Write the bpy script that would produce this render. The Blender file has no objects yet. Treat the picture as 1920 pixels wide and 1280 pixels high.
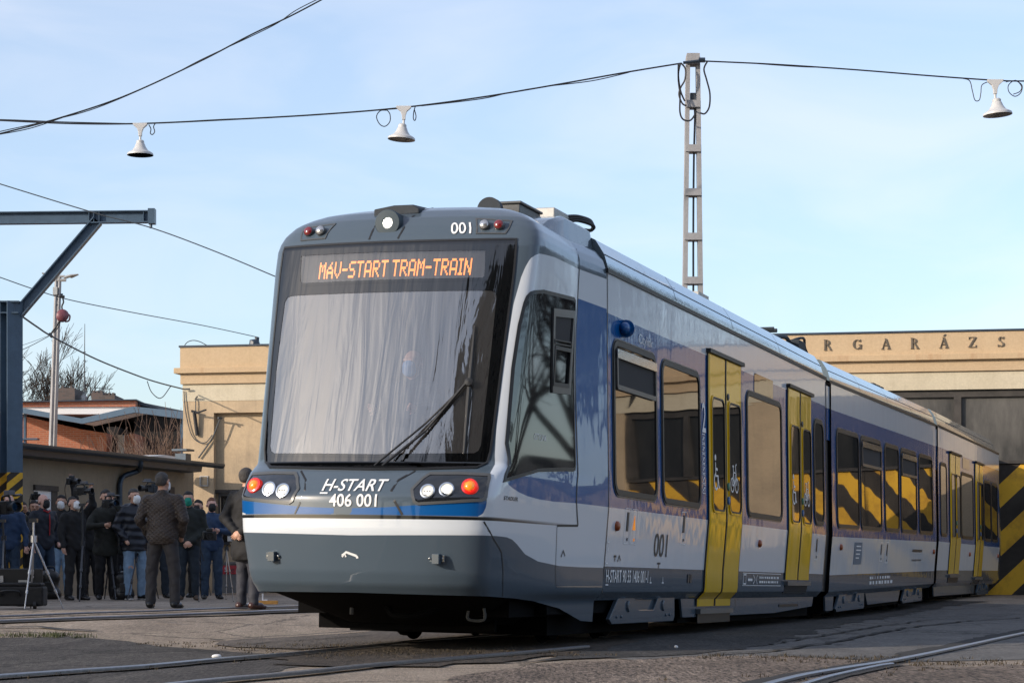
import bpy, bmesh, math, random
import numpy as np
from mathutils import Vector, Matrix
C = bpy.context
scn = C.scene
R = math.radians
random.seed(7)
rng = np.random.default_rng(7)

# ------------------------------------------------------------------ camera
FPX, HOR, CXP, CAMZ = 4100.0, 1075.0, 960.0, 0.68
cam = bpy.data.cameras.new('camera')
camo = bpy.data.objects.new('camera', cam)
scn.collection.objects.link(camo)
camo.location = (0, 0, CAMZ)
camo.rotation_euler = (R(90), 0, 0)
cam.sensor_width = 36
cam.lens = FPX / 1920 * 36
cam.shift_y = (HOR - 640) / 1920
cam.clip_start = 0.5
cam.clip_end = 5000
scn.camera = camo

# ------------------------------------------------------------------ sky, sun, exposure
SUN_AZ, SUN_EL = 60.0, 19.0      # degrees left of straight behind the camera, above the horizon
S = Vector((-math.sin(R(SUN_AZ)) * math.cos(R(SUN_EL)), -math.cos(R(SUN_AZ)) * math.cos(R(SUN_EL)), math.sin(R(SUN_EL))))
w = bpy.data.worlds.new('World')
scn.world = w
w.use_nodes = True
nt = w.node_tree
nt.nodes.clear()
wo = nt.nodes.new('ShaderNodeOutputWorld')
bg = nt.nodes.new('ShaderNodeBackground')
sky = nt.nodes.new('ShaderNodeTexSky')
sky.sky_type = 'NISHITA'
sky.sun_disc = False
sky.sun_elevation = R(SUN_EL)
sky.sun_rotation = math.atan2(S.x, S.y)
sky.altitude = 80
sky.air_density = 1.0
sky.dust_density = 1.4
sky.ozone_density = 3.2
# thin cirrus: a little white added along stretched noise
tc = nt.nodes.new('ShaderNodeTexCoord')
mp = nt.nodes.new('ShaderNodeMapping'); mp.inputs['Scale'].default_value = (3.0, 3.0, 9.0); mp.inputs['Rotation'].default_value = (0.35, 0.5, 0.3)
nz = nt.nodes.new('ShaderNodeTexNoise'); nz.inputs['Scale'].default_value = 2.2; nz.inputs['Detail'].default_value = 7; nz.inputs['Distortion'].default_value = 0.6
rmp = nt.nodes.new('ShaderNodeMapRange'); rmp.inputs['From Min'].default_value = 0.42; rmp.inputs['From Max'].default_value = 0.75; rmp.inputs['To Max'].default_value = 0.46
rmp.inputs['To Min'].default_value = 0.22
mixc = nt.nodes.new('ShaderNodeMixRGB'); mixc.inputs['Color2'].default_value = (4.75, 4.6, 4.75, 1)
nt.links.new(tc.outputs['Generated'], mp.inputs['Vector']); nt.links.new(mp.outputs[0], nz.inputs['Vector'])
nt.links.new(nz.outputs['Fac'], rmp.inputs['Value']); nt.links.new(rmp.outputs[0], mixc.inputs['Fac'])
nt.links.new(sky.outputs[0], mixc.inputs['Color1']); nt.links.new(mixc.outputs[0], bg.inputs['Color'])
bg.inputs['Strength'].default_value = 0.15
nt.links.new(bg.outputs[0], wo.inputs[0])

sl = bpy.data.lights.new('sun', 'SUN')
sl.energy = 2.8
sl.angle = R(0.5)
sl.color = (1.0, 0.86, 0.70)
so = bpy.data.objects.new('sun', sl)
scn.collection.objects.link(so)
so.rotation_euler = (-S).to_track_quat('-Z', 'Y').to_euler()
scn.view_settings.view_transform = 'Standard'
scn.view_settings.look = 'None'
scn.view_settings.exposure = 0.68
scn.view_settings.gamma = 1.0
scn.render.engine = 'CYCLES'
scn.cycles.max_bounces = 8
scn.cycles.transparent_max_bounces = 12

# ------------------------------------------------------------------ helpers
def ray(px, py):
    return Vector(((px - CXP) / FPX, 1.0, (HOR - py) / FPX))
def pix(px, py, D):
    r = ray(px, py)
    return Vector((r.x * D, D, r.z * D + CAMZ))
def hit(px, py, P0, n):
    r = ray(px, py); o = Vector((0, 0, CAMZ))
    t = (Vector(P0) - o).dot(n) / r.dot(n)
    return o + r * t
def sstep(a, b, x):
    t = np.clip((np.asarray(x, float) - a) / (b - a), 0, 1)
    return t * t * (3 - 2 * t)
def ground_z(x, y):
    gl = .21 * sstep(20, 28, y) - .05 * sstep(42, 56, y)
    gr = .15 * sstep(36, 50, y)
    k = sstep(-4, 1, x)
    return gl * (1 - k) + gr * k
def gpt(px, py, dz=0.0):
    D = 20.0
    for _ in range(30):
        x = (px - CXP) / FPX * D
        z = float(ground_z(x, D))
        D = .5 * D + .5 * min(400, (CAMZ - z) * FPX / max(1.0, (py - HOR)))
    return Vector(((px - CXP) / FPX * D, D, float(ground_z((px - CXP) / FPX * D, D)) + dz))

def link(o):
    scn.collection.objects.link(o)
    return o
def tag(o, label=None, cat=None, group=None, kind=None):
    if label: o['label'] = label
    if cat: o['category'] = cat
    if group: o['group'] = group
    if kind: o['kind'] = kind
    return o
def empty(name, loc=(0, 0, 0), rz=0.0):
    o = bpy.data.objects.new(name, None)
    o.location = loc; o.rotation_euler = (0, 0, rz)
    o.empty_display_size = .2
    return link(o)
def children(o):
    return [c for c in scn.collection.objects if c.parent == o]
def copy_tree(o, parent=None):
    c = o.copy(); link(c)
    if parent is not None: c.parent = parent
    for ch in list(o.children): copy_tree(ch, c)
    return c

class MB:
    def __init__(s):
        s.v = []; s.f = []; s.m = []
    def add(s, vs, fs, mi=0):
        n = len(s.v)
        s.v += [tuple(map(float, p)) for p in vs]
        s.f += [tuple(n + i for i in f) for f in fs]
        s.m += [mi] * len(fs)
        return s
    def box(s, c, d, mi=0, M=None):
        x, y, z = d[0] / 2, d[1] / 2, d[2] / 2
        vs = [Vector((a * x, b * y, e * z)) for e in (-1, 1) for b in (-1, 1) for a in (-1, 1)]
        if M is not None: vs = [M @ p for p in vs]
        vs = [p + Vector(c) for p in vs]
        return s.add(vs, [(0, 2, 3, 1), (4, 5, 7, 6), (0, 1, 5, 4), (2, 6, 7, 3), (0, 4, 6, 2), (1, 3, 7, 5)], mi)
    def box2(s, a, b, mi=0):
        return s.box([(a[i] + b[i]) / 2 for i in range(3)], [abs(b[i] - a[i]) for i in range(3)], mi)
    def prism(s, poly, fn, d0, d1, mi=0):
        # poly: 2D points (ccw seen from the d1 side), fn(a, b, d) -> 3D
        n = len(poly)
        vs = [fn(a, b, d0) for a, b in poly] + [fn(a, b, d1) for a, b in poly]
        fs = [tuple(range(n - 1, -1, -1)), tuple(range(n, 2 * n))] + [(i, (i + 1) % n, n + (i + 1) % n, n + i) for i in range(n)]
        return s.add(vs, fs, mi)
    def ring(s, outer, inner, fn, d0, d1, mi=0):
        # frame between two closed outlines with as many points each
        n = len(outer)
        vs = [fn(a, b, d0) for a, b in outer] + [fn(a, b, d1) for a, b in outer] + [fn(a, b, d1) for a, b in inner] + [fn(a, b, d0) for a, b in inner]
        fs = []
        for i in range(n):
            j = (i + 1) % n
            for k in range(3):
                fs.append((k * n + i, k * n + j, (k + 1) * n + j, (k + 1) * n + i))
        return s.add(vs, fs, mi)
    def tube(s, pts, r, n=8, mi=0, cap=True, flat=1.0):
        pts = [Vector(p) for p in pts]
        rs = r if isinstance(r, (list, tuple, np.ndarray)) else [r] * len(pts)
        vs = []; fs = []
        prev = None
        for i, p in enumerate(pts):
            t = (pts[min(i + 1, len(pts) - 1)] - pts[max(i - 1, 0)])
            if t.length < 1e-9: t = Vector((0, 0, 1))
            t.normalize()
            if prev is None:
                a = t.cross(Vector((0, 0, 1)))
                if a.length < 1e-3: a = t.cross(Vector((1, 0, 0)))
            else:
                a = prev - t * prev.dot(t)
                if a.length < 1e-4: a = t.cross(Vector((1, 0, 0)))
            a.normalize(); prev = a
            b = t.cross(a)
            for k in range(n):
                th = 2 * math.pi * k / n
                vs.append(p + (a * math.cos(th) + b * math.sin(th) * flat) * rs[i])
        for i in range(len(pts) - 1):
            for k in range(n):
                k2 = (k + 1) % n
                fs.append((i * n + k, i * n + k2, (i + 1) * n + k2, (i + 1) * n + k))
        if cap:
            fs.append(tuple(range(n - 1, -1, -1)))
            fs.append(tuple((len(pts) - 1) * n + k for k in range(n)))
        return s.add(vs, fs, mi)
    def lathe(s, prof, n=24, M=None, mi=0):
        vs = []; fs = []
        for r, z in prof:
            for k in range(n):
                th = 2 * math.pi * k / n
                p = Vector((r * math.cos(th), r * math.sin(th), z))
                vs.append(M @ p if M is not None else p)
        for i in range(len(prof) - 1):
            for k in range(n):
                k2 = (k + 1) % n
                fs.append((i * n + k, i * n + k2, (i + 1) * n + k2, (i + 1) * n + k))
        if prof[0][0] > 1e-6: fs.append(tuple(range(n - 1, -1, -1)))
        if prof[-1][0] > 1e-6: fs.append(tuple((len(prof) - 1) * n + k for k in range(n)))
        return s.add(vs, fs, mi)
    def build(s, name, mats, parent=None, smooth=None, loc=None, bevel=0):
        me = bpy.data.meshes.new(name)
        me.from_pydata(s.v, [], s.f)
        if not isinstance(mats, (list, tuple)): mats = [mats]
        for m in mats: me.materials.append(m)
        if len(mats) > 1: me.polygons.foreach_set('material_index', s.m)
        bm = bmesh.new(); bm.from_mesh(me)
        bmesh.ops.remove_doubles(bm, verts=bm.verts, dist=1e-5)
        bmesh.ops.recalc_face_normals(bm, faces=bm.faces)
        bm.to_mesh(me); bm.free()
        if smooth is not None:
            me.shade_smooth()
            if smooth < 179: me.set_sharp_from_angle(angle=R(smooth))
        me.update()
        o = bpy.data.objects.new(name, me)
        link(o)
        if parent is not None: o.parent = parent
        if loc is not None: o.location = loc
        if bevel:
            b = o.modifiers.new('bevel', 'BEVEL'); b.width = bevel; b.segments = 2; b.limit_method = 'ANGLE'; b.angle_limit = R(40)
        return o

def rrect(a0, a1, b0, b1, r=.06, n=5):
    rr = r if isinstance(r, (list, tuple)) else (r, r, r, r)     # bl, br, tr, tl
    out = []
    for (ca, cb, t0, q) in ((a0, b0, 180, 0), (a1, b0, 270, 1), (a1, b1, 0, 2), (a0, b1, 90, 3)):
        ra = max(rr[q], 1e-4)
        ox = ca + (ra if ca == a0 else -ra); oy = cb + (ra if cb == b0 else -ra)
        for k in range(n + 1):
            t = R(t0 + 90 * k / n)
            out.append((ox + ra * math.cos(t), oy + ra * math.sin(t)))
    return out
def inset(poly, d):
    # shrink a closed ccw outline by d
    n = len(poly); out = []
    for i in range(n):
        p0 = Vector(poly[i - 1]); p1 = Vector(poly[i]); p2 = Vector(poly[(i + 1) % n])
        e1 = (p1 - p0); e2 = (p2 - p1)
        if e1.length < 1e-7: e1 = e2
        if e2.length < 1e-7: e2 = e1
        n1 = Vector((-e1.y, e1.x)).normalized(); n2 = Vector((-e2.y, e2.x)).normalized()
        m = (n1 + n2)
        if m.length < 1e-6: m = n1
        m.normalize(); k = d / max(.35, m.dot(n1))
        out.append(tuple(p1 + m * k))
    return out
def patch2d(poly, da, db, fn, name, mat, parent=None, smooth=60, holes=None):
    # a filled outline cut by a grid, then mapped by fn(a, b) onto a surface
    bm = bmesh.new()
    bm.faces.new([bm.verts.new((a, b, 0)) for a, b in poly])
    a0 = min(p[0] for p in poly); a1 = max(p[0] for p in poly); b0 = min(p[1] for p in poly); b1 = max(p[1] for p in poly)
    def cuts(lo, hi, st):
        if st is None: return []
        if isinstance(st, (list, tuple)): return [c for c in st if lo < c < hi]
        return list(np.arange(lo + st, hi, st))
    for c in cuts(a0, a1, da): bmesh.ops.bisect_plane(bm, geom=bm.verts[:] + bm.edges[:] + bm.faces[:], plane_co=(c, 0, 0), plane_no=(1, 0, 0))
    for c in cuts(b0, b1, db): bmesh.ops.bisect_plane(bm, geom=bm.verts[:] + bm.edges[:] + bm.faces[:], plane_co=(0, c, 0), plane_no=(0, 1, 0))
    for v_ in bm.verts: v_.co = fn(v_.co.x, v_.co.y)
    me = bpy.data.meshes.new(name); bm.to_mesh(me); bm.free()
    me.materials.append(mat)
    if smooth: me.shade_smooth(); me.set_sharp_from_angle(angle=R(smooth))
    o = link(bpy.data.objects.new(name, me))
    if parent is not None: o.parent = parent
    return o
def ribbon(mb, path, width, fn, mi=0, closed=False, step=None):
    # flat stroke along a 2D path mapped by fn(a, b)
    P = [Vector(p) for p in path]
    if closed: P.append(P[0].copy())
    if step:
        Q = [P[0]]
        for a, b in zip(P[:-1], P[1:]):
            k = max(1, int((b - a).length / step))
            Q += [a.lerp(b, (i + 1) / k) for i in range(k)]
        P = Q
    L = []; Rr = []
    n = len(P)
    for i in range(n):
        if closed and i in (0, n - 1): t = (P[1] - P[0]).normalized() + (P[-1] - P[-2]).normalized()
        else: t = P[min(i + 1, n - 1)] - P[max(i - 1, 0)]
        t.normalize(); q = Vector((-t.y, t.x)) * width / 2
        L.append(P[i] + q); Rr.append(P[i] - q)
    vs = [fn(p.x, p.y) for p in Rr] + [fn(p.x, p.y) for p in L]
    mb.add(vs, [(i, i + 1, n + i + 1, n + i) for i in range(n - 1)], mi)
def circle2(cx, cy, r, n=20, a0=0, a1=360):
    return [(cx + r * math.cos(R(a0 + (a1 - a0) * k / n)), cy + r * math.sin(R(a0 + (a1 - a0) * k / n))) for k in range(n + (0 if a1 - a0 == 360 else 1))]
def text_mesh(txt, fn, name, mat, height, parent=None, align='LEFT', width=None, spacing=1.0, bold=0.0, shear=0, grid=None):
    cu = bpy.data.curves.new('text', 'FONT')
    cu.body = txt; cu.align_x = align; cu.size = 1.0; cu.resolution_u = 4; cu.space_character = spacing
    cu.offset = bold; cu.shear = shear
    o = bpy.data.objects.new('text', cu); link(o)
    C.view_layer.update()
    dg = C.evaluated_depsgraph_get()
    me = bpy.data.meshes.new_from_object(o.evaluated_get(dg))
    bpy.data.objects.remove(o)
    if grid:
        bm = bmesh.new(); bm.from_mesh(me)
        ax = [v_.co.x for v_ in bm.verts]; ay = [v_.co.y for v_ in bm.verts]
        for c in np.arange(min(ax) + grid, max(ax), grid): bmesh.ops.bisect_plane(bm, geom=bm.verts[:] + bm.edges[:] + bm.faces[:], plane_co=(c, 0, 0), plane_no=(1, 0, 0))
        for c in np.arange(min(ay) + grid, max(ay), grid): bmesh.ops.bisect_plane(bm, geom=bm.verts[:] + bm.edges[:] + bm.faces[:], plane_co=(0, c, 0), plane_no=(0, 1, 0))
        bm.to_mesh(me); bm.free()
    n = len(me.vertices)
    co = np.empty(n * 3); me.vertices.foreach_get('co', co); co = co.reshape(-1, 3)
    h = .73
    sy = height / h
    sx = sy if width is None else width / max(1e-6, co[:, 0].max() - co[:, 0].min())
    out = np.array([fn(a * sx, b * sy) for a, b, _ in co])
    me.vertices.foreach_set('co', out.ravel()); me.update()
    me.name = name; me.materials.clear(); me.materials.append(mat)
    t = link(bpy.data.objects.new(name, me))
    if parent is not None: t.parent = parent
    return t

# ------------------------------------------------------------------ materials
M = {}
def newmat(name):
    m = bpy.data.materials.new(name); m.use_nodes = True
    return m, m.node_tree, m.node_tree.nodes['Principled BSDF']
def simple(name, col, rough=.5, metal=0.0, spec=.5, coat=0.0, noise=0.0, nscale=20.0, bump=0.0, bscale=40.0, emit=None, estr=0.0, stretch=(1, 1, 1)):
    m, t, b = newmat(name)
    b.inputs['Base Color'].default_value = (*col, 1)
    b.inputs['Roughness'].default_value = rough
    b.inputs['Metallic'].default_value = metal
    b.inputs['Specular IOR Level'].default_value = spec
    b.inputs['Coat Weight'].default_value = coat
    b.inputs['Coat Roughness'].default_value = .03
    if emit:
        b.inputs['Emission Color'].default_value = (*emit, 1); b.inputs['Emission Strength'].default_value = estr
    if noise or bump:
        tcn = t.nodes.new('ShaderNodeTexCoord'); mpn = t.nodes.new('ShaderNodeMapping'); mpn.inputs['Scale'].default_value = stretch
        t.links.new(tcn.outputs['Object'], mpn.inputs[0])
    if noise:
        n = t.nodes.new('ShaderNodeTexNoise'); n.inputs['Scale'].default_value = nscale; n.inputs['Detail'].default_value = 8; n.inputs['Roughness'].default_value = .65
        t.links.new(mpn.outputs[0], n.inputs['Vector'])
        r = t.nodes.new('ShaderNodeMapRange'); r.inputs['From Min'].default_value = .25; r.inputs['From Max'].default_value = .75
        r.inputs['To Min'].default_value = 1 - noise; r.inputs['To Max'].default_value = 1 + noise * .7
        t.links.new(n.outputs['Fac'], r.inputs['Value'])
        mx = t.nodes.new('ShaderNodeVectorMath'); mx.operation = 'SCALE'; mx.inputs[0].default_value = col
        t.links.new(r.outputs[0], mx.inputs['Scale']); t.links.new(mx.outputs[0], b.inputs['Base Color'])
    if bump:
        n2 = t.nodes.new('ShaderNodeTexNoise'); n2.inputs['Scale'].default_value = bscale; n2.inputs['Detail'].default_value = 5
        t.links.new(mpn.outputs[0], n2.inputs['Vector'])
        bp = t.nodes.new('ShaderNodeBump'); bp.inputs['Strength'].default_value = bump; bp.inputs['Distance'].default_value = .02
        t.links.new(n2.outputs['Fac'], bp.inputs['Height']); t.links.new(bp.outputs[0], b.inputs['Normal'])
    M[name] = m
    return m
def wavy(m, sc, strength, stretch=(1, 1, 1), dist=.1, detail=2.0, second=None):
    # slow waviness of sheet metal or glass, seen only in its reflections
    t = m.node_tree; b = t.nodes['Principled BSDF']
    tcn = t.nodes.new('ShaderNodeTexCoord'); mpn = t.nodes.new('ShaderNodeMapping'); mpn.inputs['Scale'].default_value = stretch
    t.links.new(tcn.outputs['Object'], mpn.inputs[0])
    n = t.nodes.new('ShaderNodeTexNoise'); n.inputs['Scale'].default_value = sc; n.inputs['Detail'].default_value = detail
    t.links.new(mpn.outputs[0], n.inputs['Vector'])
    bp = t.nodes.new('ShaderNodeBump'); bp.inputs['Strength'].default_value = strength; bp.inputs['Distance'].default_value = dist
    t.links.new(n.outputs['Fac'], bp.inputs['Height'])
    t.links.new(bp.outputs[0], b.inputs['Normal'])
    if b.inputs['Coat Weight'].default_value > 0: t.links.new(bp.outputs[0], b.inputs['Coat Normal'])
    return m
# ------------------------------------------------------------------ setting materials
def stained(name, col, stain, amount=.5, rough=.9, zs=(6, 6, .6), sc=1.0, bump=.25, streak=.35):
    m, t, b = newmat(name)
    b.inputs['Roughness'].default_value = rough; b.inputs['Specular IOR Level'].default_value = .25
    tcn = t.nodes.new('ShaderNodeTexCoord')
    mp1 = t.nodes.new('ShaderNodeMapping'); mp1.inputs['Scale'].default_value = zs
    n1 = t.nodes.new('ShaderNodeTexNoise'); n1.inputs['Scale'].default_value = sc; n1.inputs['Detail'].default_value = 8; n1.inputs['Roughness'].default_value = .7
    n2 = t.nodes.new('ShaderNodeTexNoise'); n2.inputs['Scale'].default_value = .7; n2.inputs['Detail'].default_value = 9; n2.inputs['Roughness'].default_value = .7
    n3 = t.nodes.new('ShaderNodeTexNoise'); n3.inputs['Scale'].default_value = 22; n3.inputs['Detail'].default_value = 8; n3.inputs['Roughness'].default_value = .8
    t.links.new(tcn.outputs['Object'], mp1.inputs[0]); t.links.new(mp1.outputs[0], n1.inputs['Vector'])
    t.links.new(tcn.outputs['Object'], n2.inputs['Vector']); t.links.new(tcn.outputs['Object'], n3.inputs['Vector'])
    r1 = t.nodes.new('ShaderNodeMapRange'); r1.inputs['From Min'].default_value = .5; r1.inputs['From Max'].default_value = .8; r1.inputs['To Max'].default_value = streak
    r2 = t.nodes.new('ShaderNodeMapRange'); r2.inputs['From Min'].default_value = .45; r2.inputs['From Max'].default_value = .75; r2.inputs['To Max'].default_value = amount
    t.links.new(n1.outputs['Fac'], r1.inputs['Value']); t.links.new(n2.outputs['Fac'], r2.inputs['Value'])
    ad = t.nodes.new('ShaderNodeMath'); ad.operation = 'ADD'; ad.use_clamp = True
    t.links.new(r1.outputs[0], ad.inputs[0]); t.links.new(r2.outputs[0], ad.inputs[1])
    mx = t.nodes.new('ShaderNodeMixRGB'); mx.inputs['Color1'].default_value = (*col, 1); mx.inputs['Color2'].default_value = (*stain, 1)
    t.links.new(ad.outputs[0], mx.inputs['Fac'])
    r3 = t.nodes.new('ShaderNodeMapRange'); r3.inputs['From Min'].default_value = .3; r3.inputs['From Max'].default_value = .7; r3.inputs['To Min'].default_value = .86; r3.inputs['To Max'].default_value = 1.12
    t.links.new(n3.outputs['Fac'], r3.inputs['Value'])
    vm = t.nodes.new('ShaderNodeVectorMath'); vm.operation = 'SCALE'
    t.links.new(mx.outputs[0], vm.inputs[0]); t.links.new(r3.outputs[0], vm.inputs['Scale'])
    t.links.new(vm.outputs[0], b.inputs['Base Color'])
    bp = t.nodes.new('ShaderNodeBump'); bp.inputs['Strength'].default_value = bump; bp.inputs['Distance'].default_value = .015
    t.links.new(n3.outputs['Fac'], bp.inputs['Height']); t.links.new(bp.outputs[0], b.inputs['Normal'])
    M[name] = m
    return m
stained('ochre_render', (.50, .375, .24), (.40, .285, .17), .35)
stained('ochre_render_low', (.48, .37, .245), (.27, .215, .155), .75, streak=.5)
stained('rusty_cornice', (.49, .365, .23), (.33, .165, .08), .12, zs=(3, 3, .25), streak=.75)
stained('pale_band', (.55, .49, .37), (.36, .31, .22), .55)
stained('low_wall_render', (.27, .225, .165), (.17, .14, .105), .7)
stained('concrete', (.34, .32, .30), (.20, .19, .18), .6)
stained('pole_concrete', (.33, .33, .34), (.19, .185, .19), .55, zs=(9, 9, 1.2))
simple('dark_roof', (.026, .040, .062), .45, noise=.3, nscale=3)
simple('gutter_metal', (.045, .065, .092), .38, metal=.5, noise=.25, nscale=6)
simple('gate_frame', (.045, .04, .036), .7, noise=.5, nscale=4)
simple('white_frame', (.62, .62, .6), .5, noise=.15)
simple('dark_pane', (.012, .014, .016), .08, spec=.6)
simple('sign_letter', (.12, .098, .075), .8, noise=.4, nscale=8)
simple('blue_steel', (.060, .100, .150), .42, spec=.4, noise=.22, nscale=5, bump=.05, bscale=9)
simple('canopy_blue', (.09, .145, .21), .5, noise=.15, nscale=2)
simple('white_sheet', (.72, .73, .74), .5, noise=.1)
simple('galvanised', (.42, .42, .41), .42, metal=.35, noise=.25, nscale=9)
simple('lamp_enamel', (.50, .50, .50), .4, noise=.10, nscale=3)
simple('lamp_inside', (.07, .09, .12), .5)
simple('black_wire', (.012, .013, .016), .6)
simple('grey_wire', (.05, .06, .07), .6)
simple('hoist_red', (.20, .06, .075), .45, noise=.3, nscale=14)
simple('bark', (.05, .038, .03), .9, noise=.3, nscale=9)
simple('twig', (.13, .085, .065), .9, noise=.3, nscale=9)
simple('rail_steel', (.24, .24, .26), .36, metal=.85, noise=.35, nscale=30, stretch=(1, 1, 1))
simple('rail_rust', (.05, .042, .038), .7, noise=.5, nscale=25)
simple('groove_dark', (.014, .013, .013), .95)

# dusty glass of the hall gates
m, t, b = newmat('dusty_glass')
b.inputs['Roughness'].default_value = .35; b.inputs['Specular IOR Level'].default_value = .35
tcn = t.nodes.new('ShaderNodeTexCoord'); mpn = t.nodes.new('ShaderNodeMapping'); mpn.inputs['Scale'].default_value = (1.6, 1.6, .5)
n = t.nodes.new('ShaderNodeTexNoise'); n.inputs['Scale'].default_value = 1.2; n.inputs['Detail'].default_value = 9; n.inputs['Roughness'].default_value = .65
t.links.new(tcn.outputs['Object'], mpn.inputs[0]); t.links.new(mpn.outputs[0], n.inputs['Vector'])
cr = t.nodes.new('ShaderNodeValToRGB'); cr.color_ramp.elements[0].position = .3; cr.color_ramp.elements[0].color = (.04, .04, .039, 1)
cr.color_ramp.elements[1].position = .78; cr.color_ramp.elements[1].color = (.16, .152, .14, 1)
t.links.new(n.outputs['Fac'], cr.inputs[0]); t.links.new(cr.outputs[0], b.inputs['Base Color'])
M['dusty_glass'] = m
m2 = m.copy(); m2.name = 'clean_dark_glass'; M['clean_dark_glass'] = m2
e_ = [q for q in m2.node_tree.nodes if q.type == 'VALTORGB'][0].color_ramp.elements
e_[0].color = (.010, .010, .010, 1); e_[1].color = (.035, .034, .032, 1)

# yellow and black hazard stripes, worn, in object x/z
def hazard(name, period, duty, ysc=1.0, phase=0.0):
    m, t, b = newmat(name)
    b.inputs['Roughness'].default_value = .75; b.inputs['Specular IOR Level'].default_value = .25
    tcn = t.nodes.new('ShaderNodeTexCoord'); sp = t.nodes.new('ShaderNodeSeparateXYZ'); t.links.new(tcn.outputs['Object'], sp.inputs[0])
    sb = t.nodes.new('ShaderNodeMath'); sb.operation = 'MULTIPLY_ADD'; sb.inputs[1].default_value = -ysc; t.links.new(sp.outputs['Z'], sb.inputs[0]); ph = t.nodes.new('ShaderNodeMath'); ph.operation = 'SUBTRACT'; ph.inputs[1].default_value = phase; t.links.new(sp.outputs['X'], ph.inputs[0]); t.links.new(ph.outputs[0], sb.inputs[2])
    dv = t.nodes.new('ShaderNodeMath'); dv.operation = 'DIVIDE'; dv.inputs[1].default_value = period; t.links.new(sb.outputs[0], dv.inputs[0])
    fr = t.nodes.new('ShaderNodeMath'); fr.operation = 'FRACT'; t.links.new(dv.outputs[0], fr.inputs[0])
    gt = t.nodes.new('ShaderNodeMath'); gt.operation = 'LESS_THAN'; gt.inputs[1].default_value = duty; t.links.new(fr.outputs[0], gt.inputs[0])
    n = t.nodes.new('ShaderNodeTexNoise'); n.inputs['Scale'].default_value = 1.5; n.inputs['Detail'].default_value = 10; n.inputs['Roughness'].default_value = .72
    t.links.new(tcn.outputs['Object'], n.inputs['Vector'])
    ry = t.nodes.new('ShaderNodeValToRGB')
    ry.color_ramp.elements[0].position = .33; ry.color_ramp.elements[0].color = (.40, .21, .035, 1)
    ry.color_ramp.elements[1].position = .56; ry.color_ramp.elements[1].color = (.74, .42, .04, 1)
    rb = t.nodes.new('ShaderNodeValToRGB')
    rb.color_ramp.elements[0].position = .3; rb.color_ramp.elements[0].color = (.025, .021, .018, 1)
    rb.color_ramp.elements[1].position = .75; rb.color_ramp.elements[1].color = (.065, .055, .045, 1)
    t.links.new(n.outputs['Fac'], ry.inputs[0]); t.links.new(n.outputs['Fac'], rb.inputs[0])
    mx = t.nodes.new('ShaderNodeMixRGB'); t.links.new(gt.outputs[0], mx.inputs['Fac']); t.links.new(rb.outputs[0], mx.inputs['Color1']); t.links.new(ry.outputs[0], mx.inputs['Color2'])
    t.links.new(mx.outputs[0], b.inputs['Base Color'])
    M[name] = m
hazard('hazard_stripes', 1.28, .5, 1.05, .42)
hazard('post_stripes', .30, .5, 1.0)

# brick
def brick(name, c1, c2, mortar, sc=1.0):
    m, t, b = newmat(name); b.inputs['Roughness'].default_value = .9
    tcn = t.nodes.new('ShaderNodeTexCoord'); sp = t.nodes.new('ShaderNodeSeparateXYZ'); cb = t.nodes.new('ShaderNodeCombineXYZ')
    ad = t.nodes.new('ShaderNodeMath'); ad.operation = 'ADD'
    t.links.new(tcn.outputs['Object'], sp.inputs[0]); t.links.new(sp.outputs['X'], ad.inputs[0]); t.links.new(sp.outputs['Y'], ad.inputs[1])
    t.links.new(ad.outputs[0], cb.inputs['X']); t.links.new(sp.outputs['Z'], cb.inputs['Y'])
    br = t.nodes.new('ShaderNodeTexBrick'); br.inputs['Scale'].default_value = sc
    br.inputs['Color1'].default_value = (*c1, 1); br.inputs['Color2'].default_value = (*c2, 1); br.inputs['Mortar'].default_value = (*mortar, 1)
    br.inputs['Mortar Size'].default_value = .012; br.inputs['Brick Width'].default_value = .26; br.inputs['Row Height'].default_value = .08
    t.links.new(cb.outputs[0], br.inputs['Vector']); t.links.new(br.outputs[0], b.inputs['Base Color'])
    M[name] = m
brick('red_brick', (.42, .14, .075), (.33, .105, .06), (.36, .22, .16))
brick('dark_brick', (.12, .085, .075), (.08, .065, .06), (.10, .09, .085))

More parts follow.
